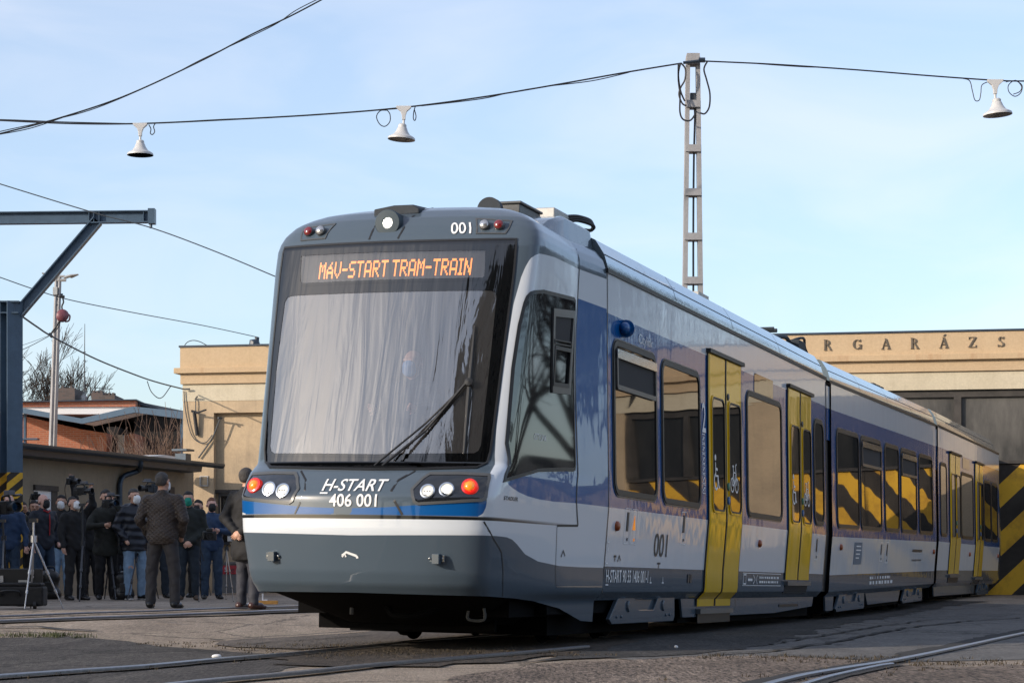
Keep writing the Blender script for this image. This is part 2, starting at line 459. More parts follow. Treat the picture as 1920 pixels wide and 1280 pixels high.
# ground materials
def ground_mat(name, dark, mid, light, grain=60.0, bump=.5, rough=.92, big=.25, cracks=0.0, gcon=.3):
    m, t, b = newmat(name); b.inputs['Roughness'].default_value = rough; b.inputs['Specular IOR Level'].default_value = .3
    tcn = t.nodes.new('ShaderNodeTexCoord')
    n1 = t.nodes.new('ShaderNodeTexNoise'); n1.inputs['Scale'].default_value = big; n1.inputs['Detail'].default_value = 12; n1.inputs['Roughness'].default_value = .68; n1.inputs['Distortion'].default_value = .4
    n2 = t.nodes.new('ShaderNodeTexNoise'); n2.inputs['Scale'].default_value = grain; n2.inputs['Detail'].default_value = 4; n2.inputs['Roughness'].default_value = .8
    n3 = t.nodes.new('ShaderNodeTexNoise'); n3.inputs['Scale'].default_value = 2.6; n3.inputs['Detail'].default_value = 10; n3.inputs['Roughness'].default_value = .75
    # the yard is seen at a grazing angle: its wear runs in streaks along the tracks
    for q, sy in ((n1, .45), (n2, .13), (n3, .3)):
        mq = t.nodes.new('ShaderNodeMapping'); mq.inputs['Scale'].default_value = (1, sy, 1); mq.inputs['Rotation'].default_value = (0, 0, R(-12))
        t.links.new(tcn.outputs['Object'], mq.inputs[0]); t.links.new(mq.outputs[0], q.inputs['Vector'])
    cr = t.nodes.new('ShaderNodeValToRGB'); e = cr.color_ramp.elements
    e[0].position = .32; e[0].color = (*dark, 1); e[1].position = .68; e[1].color = (*light, 1)
    k = e.new(.5); k.color = (*mid, 1)
    ma = t.nodes.new('ShaderNodeMath'); ma.operation = 'MULTIPLY_ADD'; ma.inputs[1].default_value = .5; t.links.new(n1.outputs['Fac'], ma.inputs[0])
    mb_ = t.nodes.new('ShaderNodeMath'); mb_.operation = 'MULTIPLY'; mb_.inputs[1].default_value = .5; t.links.new(n3.outputs['Fac'], mb_.inputs[0]); t.links.new(mb_.outputs[0], ma.inputs[2])
    t.links.new(ma.outputs[0], cr.inputs[0])
    r = t.nodes.new('ShaderNodeMapRange'); r.inputs['From Min'].default_value = .3; r.inputs['From Max'].default_value = .7; r.inputs['To Min'].default_value = 1 - gcon; r.inputs['To Max'].default_value = 1 + gcon
    t.links.new(n2.outputs['Fac'], r.inputs['Value'])
    vm = t.nodes.new('ShaderNodeVectorMath'); vm.operation = 'SCALE'; t.links.new(cr.outputs[0], vm.inputs[0]); t.links.new(r.outputs[0], vm.inputs['Scale'])
    out = vm.outputs[0]
    if cracks:
        vo = t.nodes.new('ShaderNodeTexVoronoi'); vo.feature = 'DISTANCE_TO_EDGE'; vo.inputs['Scale'].default_value = .42
        wm = t.nodes.new('ShaderNodeVectorMath'); wm.operation = 'MULTIPLY_ADD'; wm.inputs[1].default_value = (.9, .9, .9)
        t.links.new(n3.outputs['Color'], wm.inputs[0]); t.links.new(tcn.outputs['Object'], wm.inputs[2]); t.links.new(wm.outputs[0], vo.inputs['Vector'])
        rc = t.nodes.new('ShaderNodeMapRange'); rc.inputs['From Max'].default_value = .022; rc.inputs['To Min'].default_value = 1 - cracks; rc.inputs['To Max'].default_value = 1
        t.links.new(vo.outputs['Distance'], rc.inputs['Value'])
        v2 = t.nodes.new('ShaderNodeVectorMath'); v2.operation = 'SCALE'; t.links.new(out, v2.inputs[0]); t.links.new(rc.outputs[0], v2.inputs['Scale']); out = v2.outputs[0]
    t.links.new(out, b.inputs['Base Color'])
    bp = t.nodes.new('ShaderNodeBump'); bp.inputs['Strength'].default_value = bump; bp.inputs['Distance'].default_value = .03
    hm = t.nodes.new('ShaderNodeMath'); hm.operation = 'ADD'; t.links.new(n2.outputs['Fac'], hm.inputs[0]); t.links.new(n3.outputs['Fac'], hm.inputs[1])
    t.links.new(hm.outputs[0], bp.inputs['Height']); t.links.new(bp.outputs[0], b.inputs['Normal'])
    M[name] = m
ground_mat('yard_concrete', (.11, .09, .072), (.26, .212, .165), (.39, .325, .26), 50, .6, cracks=.65, gcon=.45)
ground_mat('dark_asphalt', (.028, .026, .025), (.066, .06, .056), (.12, .11, .10), 45, .9, gcon=.8, cracks=.6)
ground_mat('grey_slab', (.065, .064, .062), (.125, .12, .115), (.19, .18, .17), 45, .5, cracks=.6, gcon=.4)
ground_mat('gravel', (.06, .047, .038), (.15, .118, .095), (.27, .22, .18), 42, 1.0, big=.6, gcon=1.25)
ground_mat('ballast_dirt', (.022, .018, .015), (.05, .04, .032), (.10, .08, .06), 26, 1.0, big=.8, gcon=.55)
ground_mat('sleeper_boards', (.05, .043, .038), (.10, .085, .072), (.16, .135, .115), 24, .7, big=.7)

# ------------------------------------------------------------------ ground
xs = np.concatenate([[-900, -400, -150, -70, -45], np.arange(-32, 42.1, 1.0), [55, 80, 160, 420, 900]])
ys = np.concatenate([[-300, -80, -20, 2], np.arange(6, 64.1, 1.0), [75, 100, 160, 320, 700, 1600]])
GX, GY = np.meshgrid(xs, ys)
GZ = ground_z(GX, GY)
vs = np.stack([GX, GY, GZ], -1).reshape(-1, 3)
nx = len(xs)
fs = [(j * nx + i, j * nx + i + 1, (j + 1) * nx + i + 1, (j + 1) * nx + i) for j in range(len(ys) - 1) for i in range(nx - 1)]
g = MB().add(vs, fs).build('ground', M['yard_concrete'], smooth=180)
tag(g, 'weathered concrete yard in front of the garage hall', kind='structure')

def on_ground(dz):
    return lambda a, b: Vector((a, b, float(ground_z(a, b)) + dz))
def rough_poly(pts, amp=.12, step=.5):
    out = []
    for i, p in enumerate(pts):
        q = pts[(i + 1) % len(pts)]
        p = Vector(p[:2]); q = Vector(q[:2]); k = max(1, int((q - p).length / step))
        for j in range(k):
            c = p.lerp(q, j / k)
            out.append((c.x + random.uniform(-amp, amp), c.y + random.uniform(-amp, amp)))
    return out
def sheet(name, pxs, mat, dz, label, amp=.12, step=.5):
    pts = [gpt(*p) for p in pxs]
    pts = [(p.x, p.y) for p in pts]
    area = sum(pts[i - 1][0] * pts[i][1] - pts[i][0] * pts[i - 1][1] for i in range(len(pts)))
    if area < 0: pts = pts[::-1]
    o = patch2d(rough_poly(pts, amp, step), 1.0, 1.0, on_ground(dz), name, M[mat], smooth=180)
    return tag(o, label, kind='structure')
sheet('asphalt', [(-60, 1197), (40, 1195), (130, 1193), (280, 1206), (390, 1219), (540, 1229), (690, 1214), (745, 1209), (560, 1252), (380, 1290), (-80, 1300)], 'dark_asphalt', .004, 'dark asphalt between the left rails')
sheet('gravel', [(760, 1300), (900, 1262), (1000, 1246), (1200, 1236), (1320, 1232), (1440, 1230), (1560, 1233), (1640, 1243), (1800, 1252), (1990, 1246), (1990, 1300)], 'gravel', .008, 'brown gravel along the foreground')
sheet('slab', [(1240, 1240), (1330, 1231), (1450, 1230), (1560, 1233), (1700, 1240), (1990, 1236), (1990, 1135), (1800, 1130), (1560, 1150), (1250, 1195), (1050, 1225)], 'grey_slab', .005, 'grey cracked concrete slabs beside the tram')
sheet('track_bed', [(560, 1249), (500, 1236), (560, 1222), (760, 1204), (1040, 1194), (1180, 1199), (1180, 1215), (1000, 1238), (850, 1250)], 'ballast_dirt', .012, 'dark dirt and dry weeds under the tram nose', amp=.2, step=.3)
sheet('track_boards', [(390, 1203), (720, 1184), (900, 1172), (1000, 1190), (760, 1204), (560, 1217), (430, 1214)], 'sleeper_boards', .010, 'worn timber boards between rails')

ground_mat('shaded_planks', (.018, .018, .018), (.045, .043, .042), (.085, .08, .076), 30, .7, big=.9, gcon=.6)  # dark boards; part of the tone is tram shade put into the colour
sheet('planking', [(1000, 1242), (1240, 1231), (1360, 1222), (1480, 1196), (1600, 1168), (1720, 1146), (1850, 1127), (1700, 1126), (1500, 1146), (1240, 1176), (1040, 1214)], 'shaded_planks', .0105, 'dark worn planking along the right side of the tram, part of its dark tone painted shade', amp=.15)
# ------------------------------------------------------------------ rails
def rail(pxs, label, width=.065, groove=(-.07, .05), group='tram rails in the yard', h=.022, name='rail'):
    pts = [gpt(*p) for p in pxs]
    P = [Vector((p.x, p.y)) for p in pts]
    Q = [P[0]]
    for i in range(len(P) - 1):            # smooth the path (Catmull-Rom)
        p0 = P[max(i - 1, 0)]; p1 = P[i]; p2 = P[i + 1]; p3 = P[min(i + 2, len(P) - 1)]
        for k in range(1, 9):
            t_ = k / 8
            Q.append(.5 * ((2 * p1) + (p2 - p0) * t_ + (2 * p0 - 5 * p1 + 4 * p2 - p3) * t_ ** 2 + (3 * p1 - p0 - 3 * p2 + p3) * t_ ** 3))
    prof = [(-width / 2, 0), (-width / 2, h - .006), (-width / 2 + .012, h), (width / 2 - .012, h), (width / 2, h - .006), (width / 2, 0)]
    mb = MB(); vs = []; n = len(prof); N = []
    for i, p in enumerate(Q):
        d = (Q[min(i + 1, len(Q) - 1)] - Q[max(i - 1, 0)]).normalized(); nrm = Vector((d.y, -d.x)); N.append(nrm)
        for a, zz in prof:
            q = p + nrm * a; vs.append((q.x, q.y, float(ground_z(q.x, q.y)) + .013 + zz))
    mb.add(vs, [(i * n + k, i * n + k + 1, (i + 1) * n + k + 1, (i + 1) * n + k) for i in range(len(Q) - 1) for k in range(n - 1)])
    root = mb.build(name, M['rail_steel'], smooth=40)
    tag(root, label, 'rail', group)
    if groove:
        g2 = MB(); vs = []
        for p, nrm in zip(Q, N):
            for a in groove:
                j = random.uniform(-.012, .012)
                q = p + nrm * (a + j); vs.append((q.x, q.y, float(ground_z(q.x, q.y)) + .0165))
        g2.add(vs, [(2 * i, 2 * i + 1, 2 * i + 3, 2 * i + 2) for i in range(len(Q) - 1)])
        g2.build('flangeway', M['groove_dark'], root)
    return root
rail([(-120, 1281), (0, 1273), (140, 1263), (270, 1254), (405, 1241), (540, 1230), (660, 1218), (770, 1206), (900, 1196), (1100, 1182)], 'long shiny rail crossing the dark asphalt at the lower left and running under the tram', groove=(.02, .12))
rail([(300, 1292), (400, 1281), (560, 1266), (700, 1251), (830, 1240), (960, 1229), (1100, 1216)], 'rail at the bottom edge left of centre, nearest the camera', groove=(.02, .12))
rail([(-60, 1169), (0, 1167), (160, 1161), (330, 1155), (480, 1149), (640, 1144)], 'rail in the pale concrete just in front of the crowd', groove=(-.02, .22), width=.08)
rail([(-60, 1160), (0, 1158.5), (160, 1152), (330, 1146.5), (480, 1141), (640, 1136)], 'thin dark rail at the feet of the two men with their backs turned', groove=(-.04, .10), width=.04)
rail([(1400, 1300), (1500, 1273), (1590, 1257), (1680, 1242), (1790, 1219), (1920, 1190), (2050, 1163)], 'bright curved rail crossing the gravel at the lower right', groove=(-.20, -.02), width=.058, h=.022)
rail([(1500, 1290), (1560, 1272), (1640, 1254), (1672, 1249)], 'short check rail ending in the gravel beside the curved rail', groove=(.02, .1), width=.042, h=.018)
# long cracks and plank joints in the paving
def crack(pxs, wd, label, name='pavement_joint'):
    pts = [gpt(*p) for p in pxs]
    path = []
    for a, b in zip(pts[:-1], pts[1:]):
        k = max(2, int((b - a).length / .35))
        for i in range(k):
            c = a.lerp(b, i / k); path.append((c.x + random.uniform(-.05, .05), c.y + random.uniform(-.05, .05)))
    mb = MB(); ribbon(mb, path, wd, on_ground(.0172))
    tag(mb.build(name, M['groove_dark']), label, kind='structure')
crack([(1330, 1229), (1450, 1222), (1560, 1206), (1700, 1178), (1800, 1166), (1930, 1158)], .07, 'crack across the grey slabs')
crack([(1440, 1210), (1560, 1190), (1640, 1176), (1750, 1162)], .05, 'second crack in the grey slabs')
crack([(1690, 1230), (1800, 1208), (1930, 1180)], .16, 'dark flange gap beside the curved rail')
crack([(390, 1202), (560, 1192), (720, 1182), (840, 1176)], .05, 'joint along the boards')
crack([(420, 1212), (600, 1199), (740, 1190)], .03, 'joint between boards')
crack([(0, 1178), (80, 1177), (160, 1183), (200, 1184)], .10, 'dark joint in the pale concrete')
crack([(300, 1168), (370, 1172)], .05, 'short crack in the pale concrete')

# ------------------------------------------------------------------ garage hall (long facade)
FA = Vector((-8.83, 58.7, 0)); FE = Vector((.983, -.186, 0)).normalized(); FN = Vector((FE.y, -FE.x, 0))   # FN points to the camera side
hall = empty('garage_hall', FA, math.atan2(FE.y, FE.x))
tag(hall, 'long ochre hall with lettered parapet and striped gates behind the tram', 'building')
HL = 32.9
gates = [(9.0, 12.0), (13.1, 17.2), (18.35, 22.4), (23.45, 27.3), (28.55, 32.0)]
GT, GZB = 5.33, .12
mb = MB()                                      # wall: local x along the facade, y away from the camera
mb.box2((-.0, 0, 5.30), (HL, 14, 6.0))
xsw = [0.0]
mb.box2((0, 0, -.3), (.86, 14, 5.299))                        # corner pilaster
mb.box2((.86, .20, -.3), (8.4, 14, 4.98))                     # recessed panel
mb.box2((.86, 0, 4.981), (8.4, 14, 5.299))
prev = 8.4
for a, b_ in gates:
    mb.box2((prev + .001, 0, -.3), (a, 14, 5.299)); prev = b_
    mb.box2((a + .001, .9, -.3), (b_, 14, 5.29))
mb.box2((prev + .001, 0, -.3), (HL, 14, 5.299))
mb.build('wall', M['ochre_render_low'], hall)
MB().box2((-.01, -.012, 5.30), (HL + .01, 13.9, 5.745)).build('lintel_band', M['pale_band'], hall)
mb = MB(); mb.box2((-.05, -.075, 5.76), (HL + .1, 14.05, 6.035)); mb.box2((-.06, -.07, 6.185), (HL + .1, 14.05, 6.74)); mb.build('parapet', M['ochre_render'], hall)
MB().box2((-.20, -.19, 6.036), (HL + .2, 14.2, 6.184)).build('cornice', M['rusty_cornice'], hall, bevel=.012)
MB().box2((-.09, -.10, 6.741), (HL + .12, 14.1, 6.79)).build('coping', M['dark_roof'], hall)
for k, (a, b_) in enumerate(gates):
    g_ = MB()
    g_.box2((a, .16, GZB), (b_, .22, 3.44))
    gate = g_.build('gate', M['hazard_stripes'], hall)
    fr = MB()
    nn = 2; wd = (b_ - a) / nn
    fr.box2((a, .08, 5.12), (b_, .24, 5.31))
    fr.box2((a, .10, 3.44), (b_, .235, 3.52))
    for i in range(nn + 1):
        x0 = a + i * wd
        fr.box2((x0 - .09, .07, 3.521), (x0 + .09, .24, 5.119))
    fr.build('gate_frame', M['gate_frame'], gate)
    pn = MB()
    for i in range(nn): pn.box2((a + i * wd + .09, .17, 3.52), (a + (i + 1) * wd - .09, .19, 5.12))
    pn.build('gate_glazing', M['dusty_glass' if k == 2 else 'clean_dark_glass'], gate)
    lj = MB()
    for i in range(1, nn): lj.box2((a + i * wd - .012, .154, GZB + .1), (a + i * wd + .012, .166, 3.43))
    lj.build('leaf_joint', M['groove_dark'], gate)
# window low in the recessed panel
mb = MB(); mb.ring([(.95, 1.45), (3.4, 1.45), (3.4, 2.84), (.95, 2.84)], [(1.02, 1.52), (3.33, 1.52), (3.33, 2.76), (1.02, 2.76)], lambda a, b, d: (a, d, b), .19, .12, 0)
wn = mb.build('window', M['gate_frame'], hall)
mb = MB(); mb.ring([(1.2, 1.55), (2.2, 1.55), (2.2, 2.66), (1.2, 2.66)], [(1.28, 1.64), (2.12, 1.64), (2.12, 2.58), (1.28, 2.58)], lambda a, b, d: (a, d, b), .18, .13, 0)
mb.build('window_frame', M['white_frame'], wn)
MB().box2((1.02, .165, 1.52), (3.33, .175, 2.76)).build('pane', M['dark_pane'], wn)
MB().box2((.86, .10, 2.841), (3.5, .21, 2.93)).build('window_lintel', M['gate_frame'], wn)
# letters of the sign: serif capitals with thick and thin strokes
GL = {}
def stroke(p, q, w0): return ('s', p, q, w0)
TH, TN, SR = .17, .06, .045
GL['M'] = [stroke((.12, 0), (.12, 1), TN), stroke((.12, 1), (.5, .1), TH), stroke((.5, .1), (.88, 1), TN), stroke((.88, 0), (.88, 1), TH), ('h', 0, .24, 0), ('h', .72, 1.04, 0), ('h', 0, .2, 1), ('h', .8, 1.04, 1)]
GL['O'] = [('a', .42, .5, .40, .46, 0, 360)]
GL['T'] = [stroke((.4, 0), (.4, 1), TH), ('h', .0, .8, 1), ('h', .22, .58, 0), stroke((.02, .8), (.02, 1), SR), stroke((.78, .8), (.78, 1), SR)]
GL['R'] = [stroke((.16, 0), (.16, 1), TH), ('a', .34, .74, .24, .23, -90, 90), stroke((.16, .97), (.36, .97), TN), stroke((.16, .51), (.36, .51), TN), stroke((.38, .5), (.68, .03), .14), ('h', .02, .32, 0), ('h', .02, .2, 1), ('h', .56, .80, 0)]
GL['G'] = [('a', .42, .5, .40, .46, 45, 318), stroke((.74, .05), (.74, .44), .14), ('h', .58, .88, .45), stroke((.72, .76), (.72, .98), SR)]
GL['A'] = [stroke((.08, 0), (.40, 1), TN), stroke((.38, 1), (.72, 0), TH), stroke((.2, .34), (.58, .34), TN), ('h', -.03, .22, 0), ('h', .54, .86, 0)]
GL['Á'] = GL['A'] + [stroke((.40, 1.1), (.54, 1.32), .1)]
GL['Z'] = [stroke((.08, .03), (.66, .97), TH), ('h', .04, .70, .97), ('h', .04, .70, .03), stroke((.06, .76), (.06, 1), SR), stroke((.70, 0), (.70, .24), SR)]
GL['S'] = [('a', .34, .745, .25, .22, 20, 270), ('a', .36, .25, .28, .23, -150, 90), stroke((.58, .76), (.58, .98), SR), stroke((.08, .02), (.08, .24), SR)]
def serif_letter(mb, ch, x0, z0, h, fn):
    f = lambda a, b: fn(x0 + a * h, z0 + b * h)
    for e in GL[ch]:
        if e[0] == 's':
            (x1, y1), (x2, y2), wd = e[1], e[2], e[3]
            if abs(y2 - y1) > .3 and abs(x2 - x1) > .05: poly = [(x1 - wd / 2, y1), (x1 + wd / 2, y1), (x2 + wd / 2, y2), (x2 - wd / 2, y2)]
            elif abs(y2 - y1) < .02: poly = [(x1, y1 - wd / 2), (x2, y1 - wd / 2), (x2, y1 + wd / 2), (x1, y1 + wd / 2)]
            else: poly = [(x1 - wd / 2, y1), (x1 + wd / 2, y1), (x2 + wd / 2, y2), (x2 - wd / 2, y2)]
            mb.prism(poly, lambda a, b, d: f(a, b) + Vector((0, d, 0)), 0, -.03)
        elif e[0] == 'h':
            mb.prism([(e[1], e[3] - SR / 2), (e[2], e[3] - SR / 2), (e[2], e[3] + SR / 2), (e[1], e[3] + SR / 2)], lambda a, b, d: f(a, b) + Vector((0, d, 0)), 0, -.031)
        else:
            _, cx, cy, rx, ry, t0, t1 = e
            n = 22
            for i in range(n):
                ta, tb = R(t0 + (t1 - t0) * i / n), R(t0 + (t1 - t0) * (i + 1) / n)
                wa, wb = [TN + (TH - TN) * abs(math.cos(q)) ** 1.3 for q in (ta, tb)]
                poly = [(cx + (rx - wa) * math.cos(ta), cy + (ry - wa * .8) * math.sin(ta)), (cx + rx * math.cos(ta), cy + ry * math.sin(ta)), (cx + rx * math.cos(tb), cy + ry * math.sin(tb)), (cx + (rx - wb) * math.cos(tb), cy + (ry - wb * .8) * math.sin(tb))]
                mb.prism(poly, lambda a, b, d: f(a, b) + Vector((0, d, 0)), 0, -.032)
Hinv = Matrix.Rotation(math.atan2(FE.y, FE.x), 4, 'Z').inverted()
for i, ch in enumerate('MOTORGARÁZS'):
    pxc = 1553 + (i - 4) * 54.3
    lp = Hinv @ (hit(pxc, 645, FA - FN * 0 + FN * .08, FN) - FA)
    mb = MB(); serif_letter(mb, ch, lp.x - .12, 6.34 + (.0 if i < 11 else 0), .265, lambda a, b: Vector((a, -.071, b)))
    mb.build('sign_letter', M['sign_letter'], hall)
# wall fittings at the left end
br_ = MB()
def fpt(px, py, off=.0): return Hinv @ (hit(px, py, FA + FN * off, FN) - FA)
br_.tube([fpt(364, 771, .14), fpt(370, 816, .06)], .05, 8)
br_.tube([fpt(366, 775, .14), fpt(386, 768, .5)], .025, 6)
br_.tube([fpt(359, 770, .14), fpt(370, 773, .14)], .035, 6)
tag(br_.build('wall_bracket', M['black_wire'], hall))
ww = MB()
def spline(pts, k=8):
    P = [Vector(p) for p in pts]; Q = [P[0]]
    for i in range(len(P) - 1):
        p0 = P[max(i - 1, 0)]; p1 = P[i]; p2 = P[i + 1]; p3 = P[min(i + 2, len(P) - 1)]
        for j in range(1, k + 1):
            t_ = j / k
            Q.append(.5 * ((2 * p1) + (p2 - p0) * t_ + (2 * p0 - 5 * p1 + 4 * p2 - p3) * t_ ** 2 + (3 * p1 - p0 - 3 * p2 + p3) * t_ ** 3))
    return Q
ww.tube(spline([fpt(x, y, .05) for x, y in [(345, 733), (348, 770), (358, 812), (372, 828), (386, 829), (398, 815)]]), .014, 5)
ww.tube(spline([fpt(x, y, .06) for x, y in [(413, 783), (408, 796), (397, 822), (372, 858)]]), .022, 5)
ww.tube(spline([fpt(x, y, .06) for x, y in [(367, 748), (367, 770)]]), .014, 5)
ww.tube([fpt(409, 783, .2), fpt(416, 784, .1)], .03, 6)
ww.tube([fpt(346, 729.5, .1), fpt(356, 729, .1)], .025, 6); ww.tube([fpt(366, 748, .03), fpt(370, 743, .15)], .02, 6)
ww.build('wall_cable', M['grey_wire'], hall)
bx = MB(); bx.ring([(.62, 3.02), (.86, 3.02), (.86, 3.30), (.62, 3.30)], [(.66, 3.05), (.83, 3.05), (.83, 3.27), (.66, 3.27)], lambda a, b, d: (a - .15, d, b), 0, -.03)
bx.build('wall_box', M['galvanised'], hall)
tag(None or MB().tube([fpt(478, 647, -.5), fpt(478, 641, -.5), fpt(482, 637, -.5), fpt(482, 632, -.5)], [.16, .15, .06, .06], 10).build('roof_insulator', M['dark_roof'], hall))
MB().tube(spline([fpt(345, 649, -.2), fpt(352, 641, -.2), fpt(363, 638, -.2), fpt(376, 641, -.2), fpt(389, 648, -.2)]), .012, 5).build('roof_hoop', M['grey_wire'], hall)

# ------------------------------------------------------------------ low building on the left
EA = pix(35, 830, 47.0); EB = pix(410, 870, 56.0); EA.z = EB.z = (EA.z + EB.z) / 2
E2 = (EB - EA).normalized(); N2 = Vector((E2.y, -E2.x, 0))
LBx = Matrix(((E2.x, -N2.x, 0, EA.x), (E2.y, -N2.y, 0, EA.y), (0, 0, 1, 0), (0, 0, 0, 1)))
low = empty('low_building', (EA.x, EA.y, 0)); low.rotation_euler = (0, 0, math.atan2(E2.y, E2.x))
tag(low, 'low ochre annex with a dark eave and gutter behind the camera crews', 'building')
LI = low.matrix_basis.inverted()
EL_ = (EB - EA).length
ze = EA.z
def lowpt(px, py, off): # local coordinates of a pixel on a plane parallel to the wall, off metres in front of the eave line
    return LI @ hit(px, py, EA + N2 * off, N2)
wl = MB(); wend = lowpt(363, 960, -.5).x
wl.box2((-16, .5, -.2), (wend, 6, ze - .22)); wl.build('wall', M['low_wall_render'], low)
rf = MB()
rf.prism([(.0, ze - .10), (.03, ze - .24), (.5, ze - .26), (6.3, ze + .02), (6.3, ze + .12)], lambda a, b, d: Vector((d, a, b)), -16, EL_ - .9)
rf.build('roof', M['dark_roof'], low)
gm = MB()
prof = [(math.cos(R(180 + 15 * k)) * .09, math.sin(R(180 + 15 * k)) * .09) for k in range(13)]
gm.prism(prof + [(.09, .03), (-.09, .03)], lambda a, b, d: Vector((d, -.09 + a, ze - .03 + b)), -16, EL_)
gm.build('gutter', M['gutter_metal'], low, smooth=50)
dp = MB(); dp.tube(spline([lowpt(266, 858, -.02), lowpt(264, 872, -.02), lowpt(259, 882, -.2), lowpt(233, 892, -.4), lowpt(226, 905, -.42), lowpt(225, 930, -.42), lowpt(225, 1105, -.42)], 6), .065, 10)
dp.build('downpipe', M['gutter_metal'], low, smooth=60)
a = lowpt(62, 897, -.5); b2 = lowpt(106, 897, -.5)
wn = MB().box2((a.x, .44, ze - .95), (b2.x, .52, ze - .83)).build('window', M['gate_frame'], low)
MB().box2((a.x + .02, .49, .9), (b2.x - .25, .497, ze - .95)).build('window_blind', M['white_sheet'], wn)
MB().box2((b2.x - .25, .47, .9), (b2.x, .499, ze - .95)).build('window_frame', M['gate_frame'], wn)
a = lowpt(316, 912, -.5); b2 = lowpt(325, 930, -.5)
MB().box2((a.x, .46, a.z - .9), (b2.x, .498, a.z)).build('junction_box', M['rail_rust'], low)
# light sheet and vent on its roof
c0 = lowpt(240, 852, -1.2); c1 = lowpt(362, 856, -1.2)
sh = MB(); sh.prism([(c0.x, ze + .0), (c1.x + .4, ze + .0), (c1.x + .3, ze + .22), (c0.x + 2.5, ze + .26), (c0.x + 1.2, ze + .15)], lambda a, b, d: Vector((a, d, b)), 1.5, 2.6)
tag(sh.build('roof_sheet', M['white_sheet'], low))
v0 = lowpt(363, 852, -.6)
ch = MB(); ch.box((v0.x, .9, ze + .12), (.30, .3, .3)); ch.box((v0.x, .9, ze + .36), (.44, .42, .05)); ch.build('roof_vent', M['gutter_metal'], low)
# ------------------------------------------------------------------ brick building with butterfly canopy, far left
DB = 84.0
def bp_(px, py, dy=0.0): return pix(px, py, DB + dy)
bb = empty('brick_building', (bp_(30, 800).x, DB, 0))
tag(bb, 'red brick building with a white band and dark chimneys beyond the low annex roof', 'building')
BI = Vector(bb.location)
def bq(px, py, d=0.0): p = bp_(px, py, d); return (p.x - BI.x, p.z)
def bprism(mb, pxs, d0, d1, mi=0): mb.prism([bq(*p, d0) for p in pxs], lambda a, b, d: Vector((a, d, b)), d0, d1, mi)
mb = MB(); bprism(mb, [(-80, 1085), (200, 1085), (200, 812), (150, 804), (38, 778), (-80, 770)], 0, 6)
bprism(mb, [(222, 1085), (252, 1085), (252, 812), (222, 818)], .2, 6)
bprism(mb, [(-80, 762), (254, 762), (254, 750), (38, 753.5), (-80, 755)], 1.5, 9)
mb.build('brick_wall', M['red_brick'], bb)
mb = MB(); bprism(mb, [(-80, 776), (250, 776), (250, 762.3), (-80, 762.3)], 1.6, 8.9); mb.build('white_band', M['white_sheet'], bb)
mb = MB(); bprism(mb, [(-80, 755), (38, 753.4), (256, 749.8), (256, 748), (38, 751.6), (-80, 753)], 1.3, 9.2)
bprism(mb, [(256, 752), (345, 770), (345, 776), (256, 758)], 2.0, 9)
mb.build('roof_edge', M['dark_roof'], bb)
mb = MB(); bprism(mb, [(200, 1085), (222, 1085), (222, 800), (200, 800)], 1.2, 6); bprism(mb, [(252, 1085), (345, 1085), (345, 775), (252, 775)], 2.5, 6); bprism(mb, [(-80, 1085), (345, 1085), (345, 777), (-80, 777)], 6.01, 6.5); mb.build('recess_shade', M['groove_dark'], bb)  # near-black backing: canopy shade over the wall put into its colour
mb = MB(); bprism(mb, [(221, 1085), (231, 1085), (231, 815), (221, 815)], -.1, .19); mb.build('concrete_post', M['concrete'], bb)
for q in ([(94, 752), (140, 752), (140, 727), (94, 727)], [(171, 750), (193, 750), (193, 736), (171, 736)], [(193, 750), (215, 750), (215, 740), (193, 740)]):
    mb = MB(); bprism(mb, q, 2.5, 4.5)
    x0, x1 = q[0][0], q[1][0]
    for f_ in (.2, .5, .85):
        xx = x0 + (x1 - x0) * f_
        bprism(mb, [(xx - 2, q[2][1]), (xx + 2, q[2][1]), (xx + 2, q[2][1] - 4), (xx - 2, q[2][1] - 4)], 3.2, 3.6)
    mb.build('chimney', M['dark_brick'], bb)
p = bp_(157, 751, 3) - BI
MB().lathe([(.16, 0), (.15, .14), (.10, .2), (.10, .26), (.14, .3), (0, .32)], 12, Matrix.Translation(p)).build('roof_vent', M['galvanised'], bb)
can = empty('canopy', (bp_(30, 800).x, DB - 3, 0)); tag(can, 'blue grey butterfly canopy in front of the brick building', 'canopy')
def cq(px, py, d=0.0): p = pix(px, py, DB - 3 + d); return (p.x - can.location.x, p.z)
def cprism(mb, pxs, d0, d1): mb.prism([cq(*p, d0) for p in pxs], lambda a, b, d: Vector((a, d, b)), d0, d1)
mb = MB()
cprism(mb, [(-80, 749), (-80, 737), (30, 762), (152, 784), (154, 794), (30, 772)], 0, .25)
cprism(mb, [(154.2, 794), (152.2, 784), (250, 761.5), (252, 773)], 0, .25)
cprism(mb, [(252.2, 773), (250.2, 761.5), (350, 772), (350, 786)], 0, .25)
mb.build('fascia', M['canopy_blue'], can)
mb = MB(); cprism(mb, [(-80, 739), (30, 764), (152, 786), (250, 763.5), (350, 774), (350, 777), (250, 766.5), (152, 789), (30, 767), (-80, 742)], .26, 3.0); mb.build('canopy_roof', M['white_sheet'], can)
for q in (46, 340):
    mb = MB(); cprism(mb, [(q - 2, 1085), (q + 2, 1085), (q + 2, 770), (q - 2, 770)], .4, .6); mb.build('canopy_post', M['blue_steel'], can)
mb = MB(); cprism(mb, [(30, 824), (70, 824), (70, 821), (30, 821)], .3, .7); mb.build('canopy_rail', M['blue_steel'], can)
am = MB(); am.tube([bp_(158, 746, 4), bp_(159, 607, 4)], [.03, .012], 6)
for y in (660, 676, 697, 720): am.tube([bp_(156, y, 4), bp_(161, y, 4)], .018, 5)
tag(am.build('antenna_mast', M['grey_wire']), 'thin antenna mast rising above the brick building roof', 'antenna')
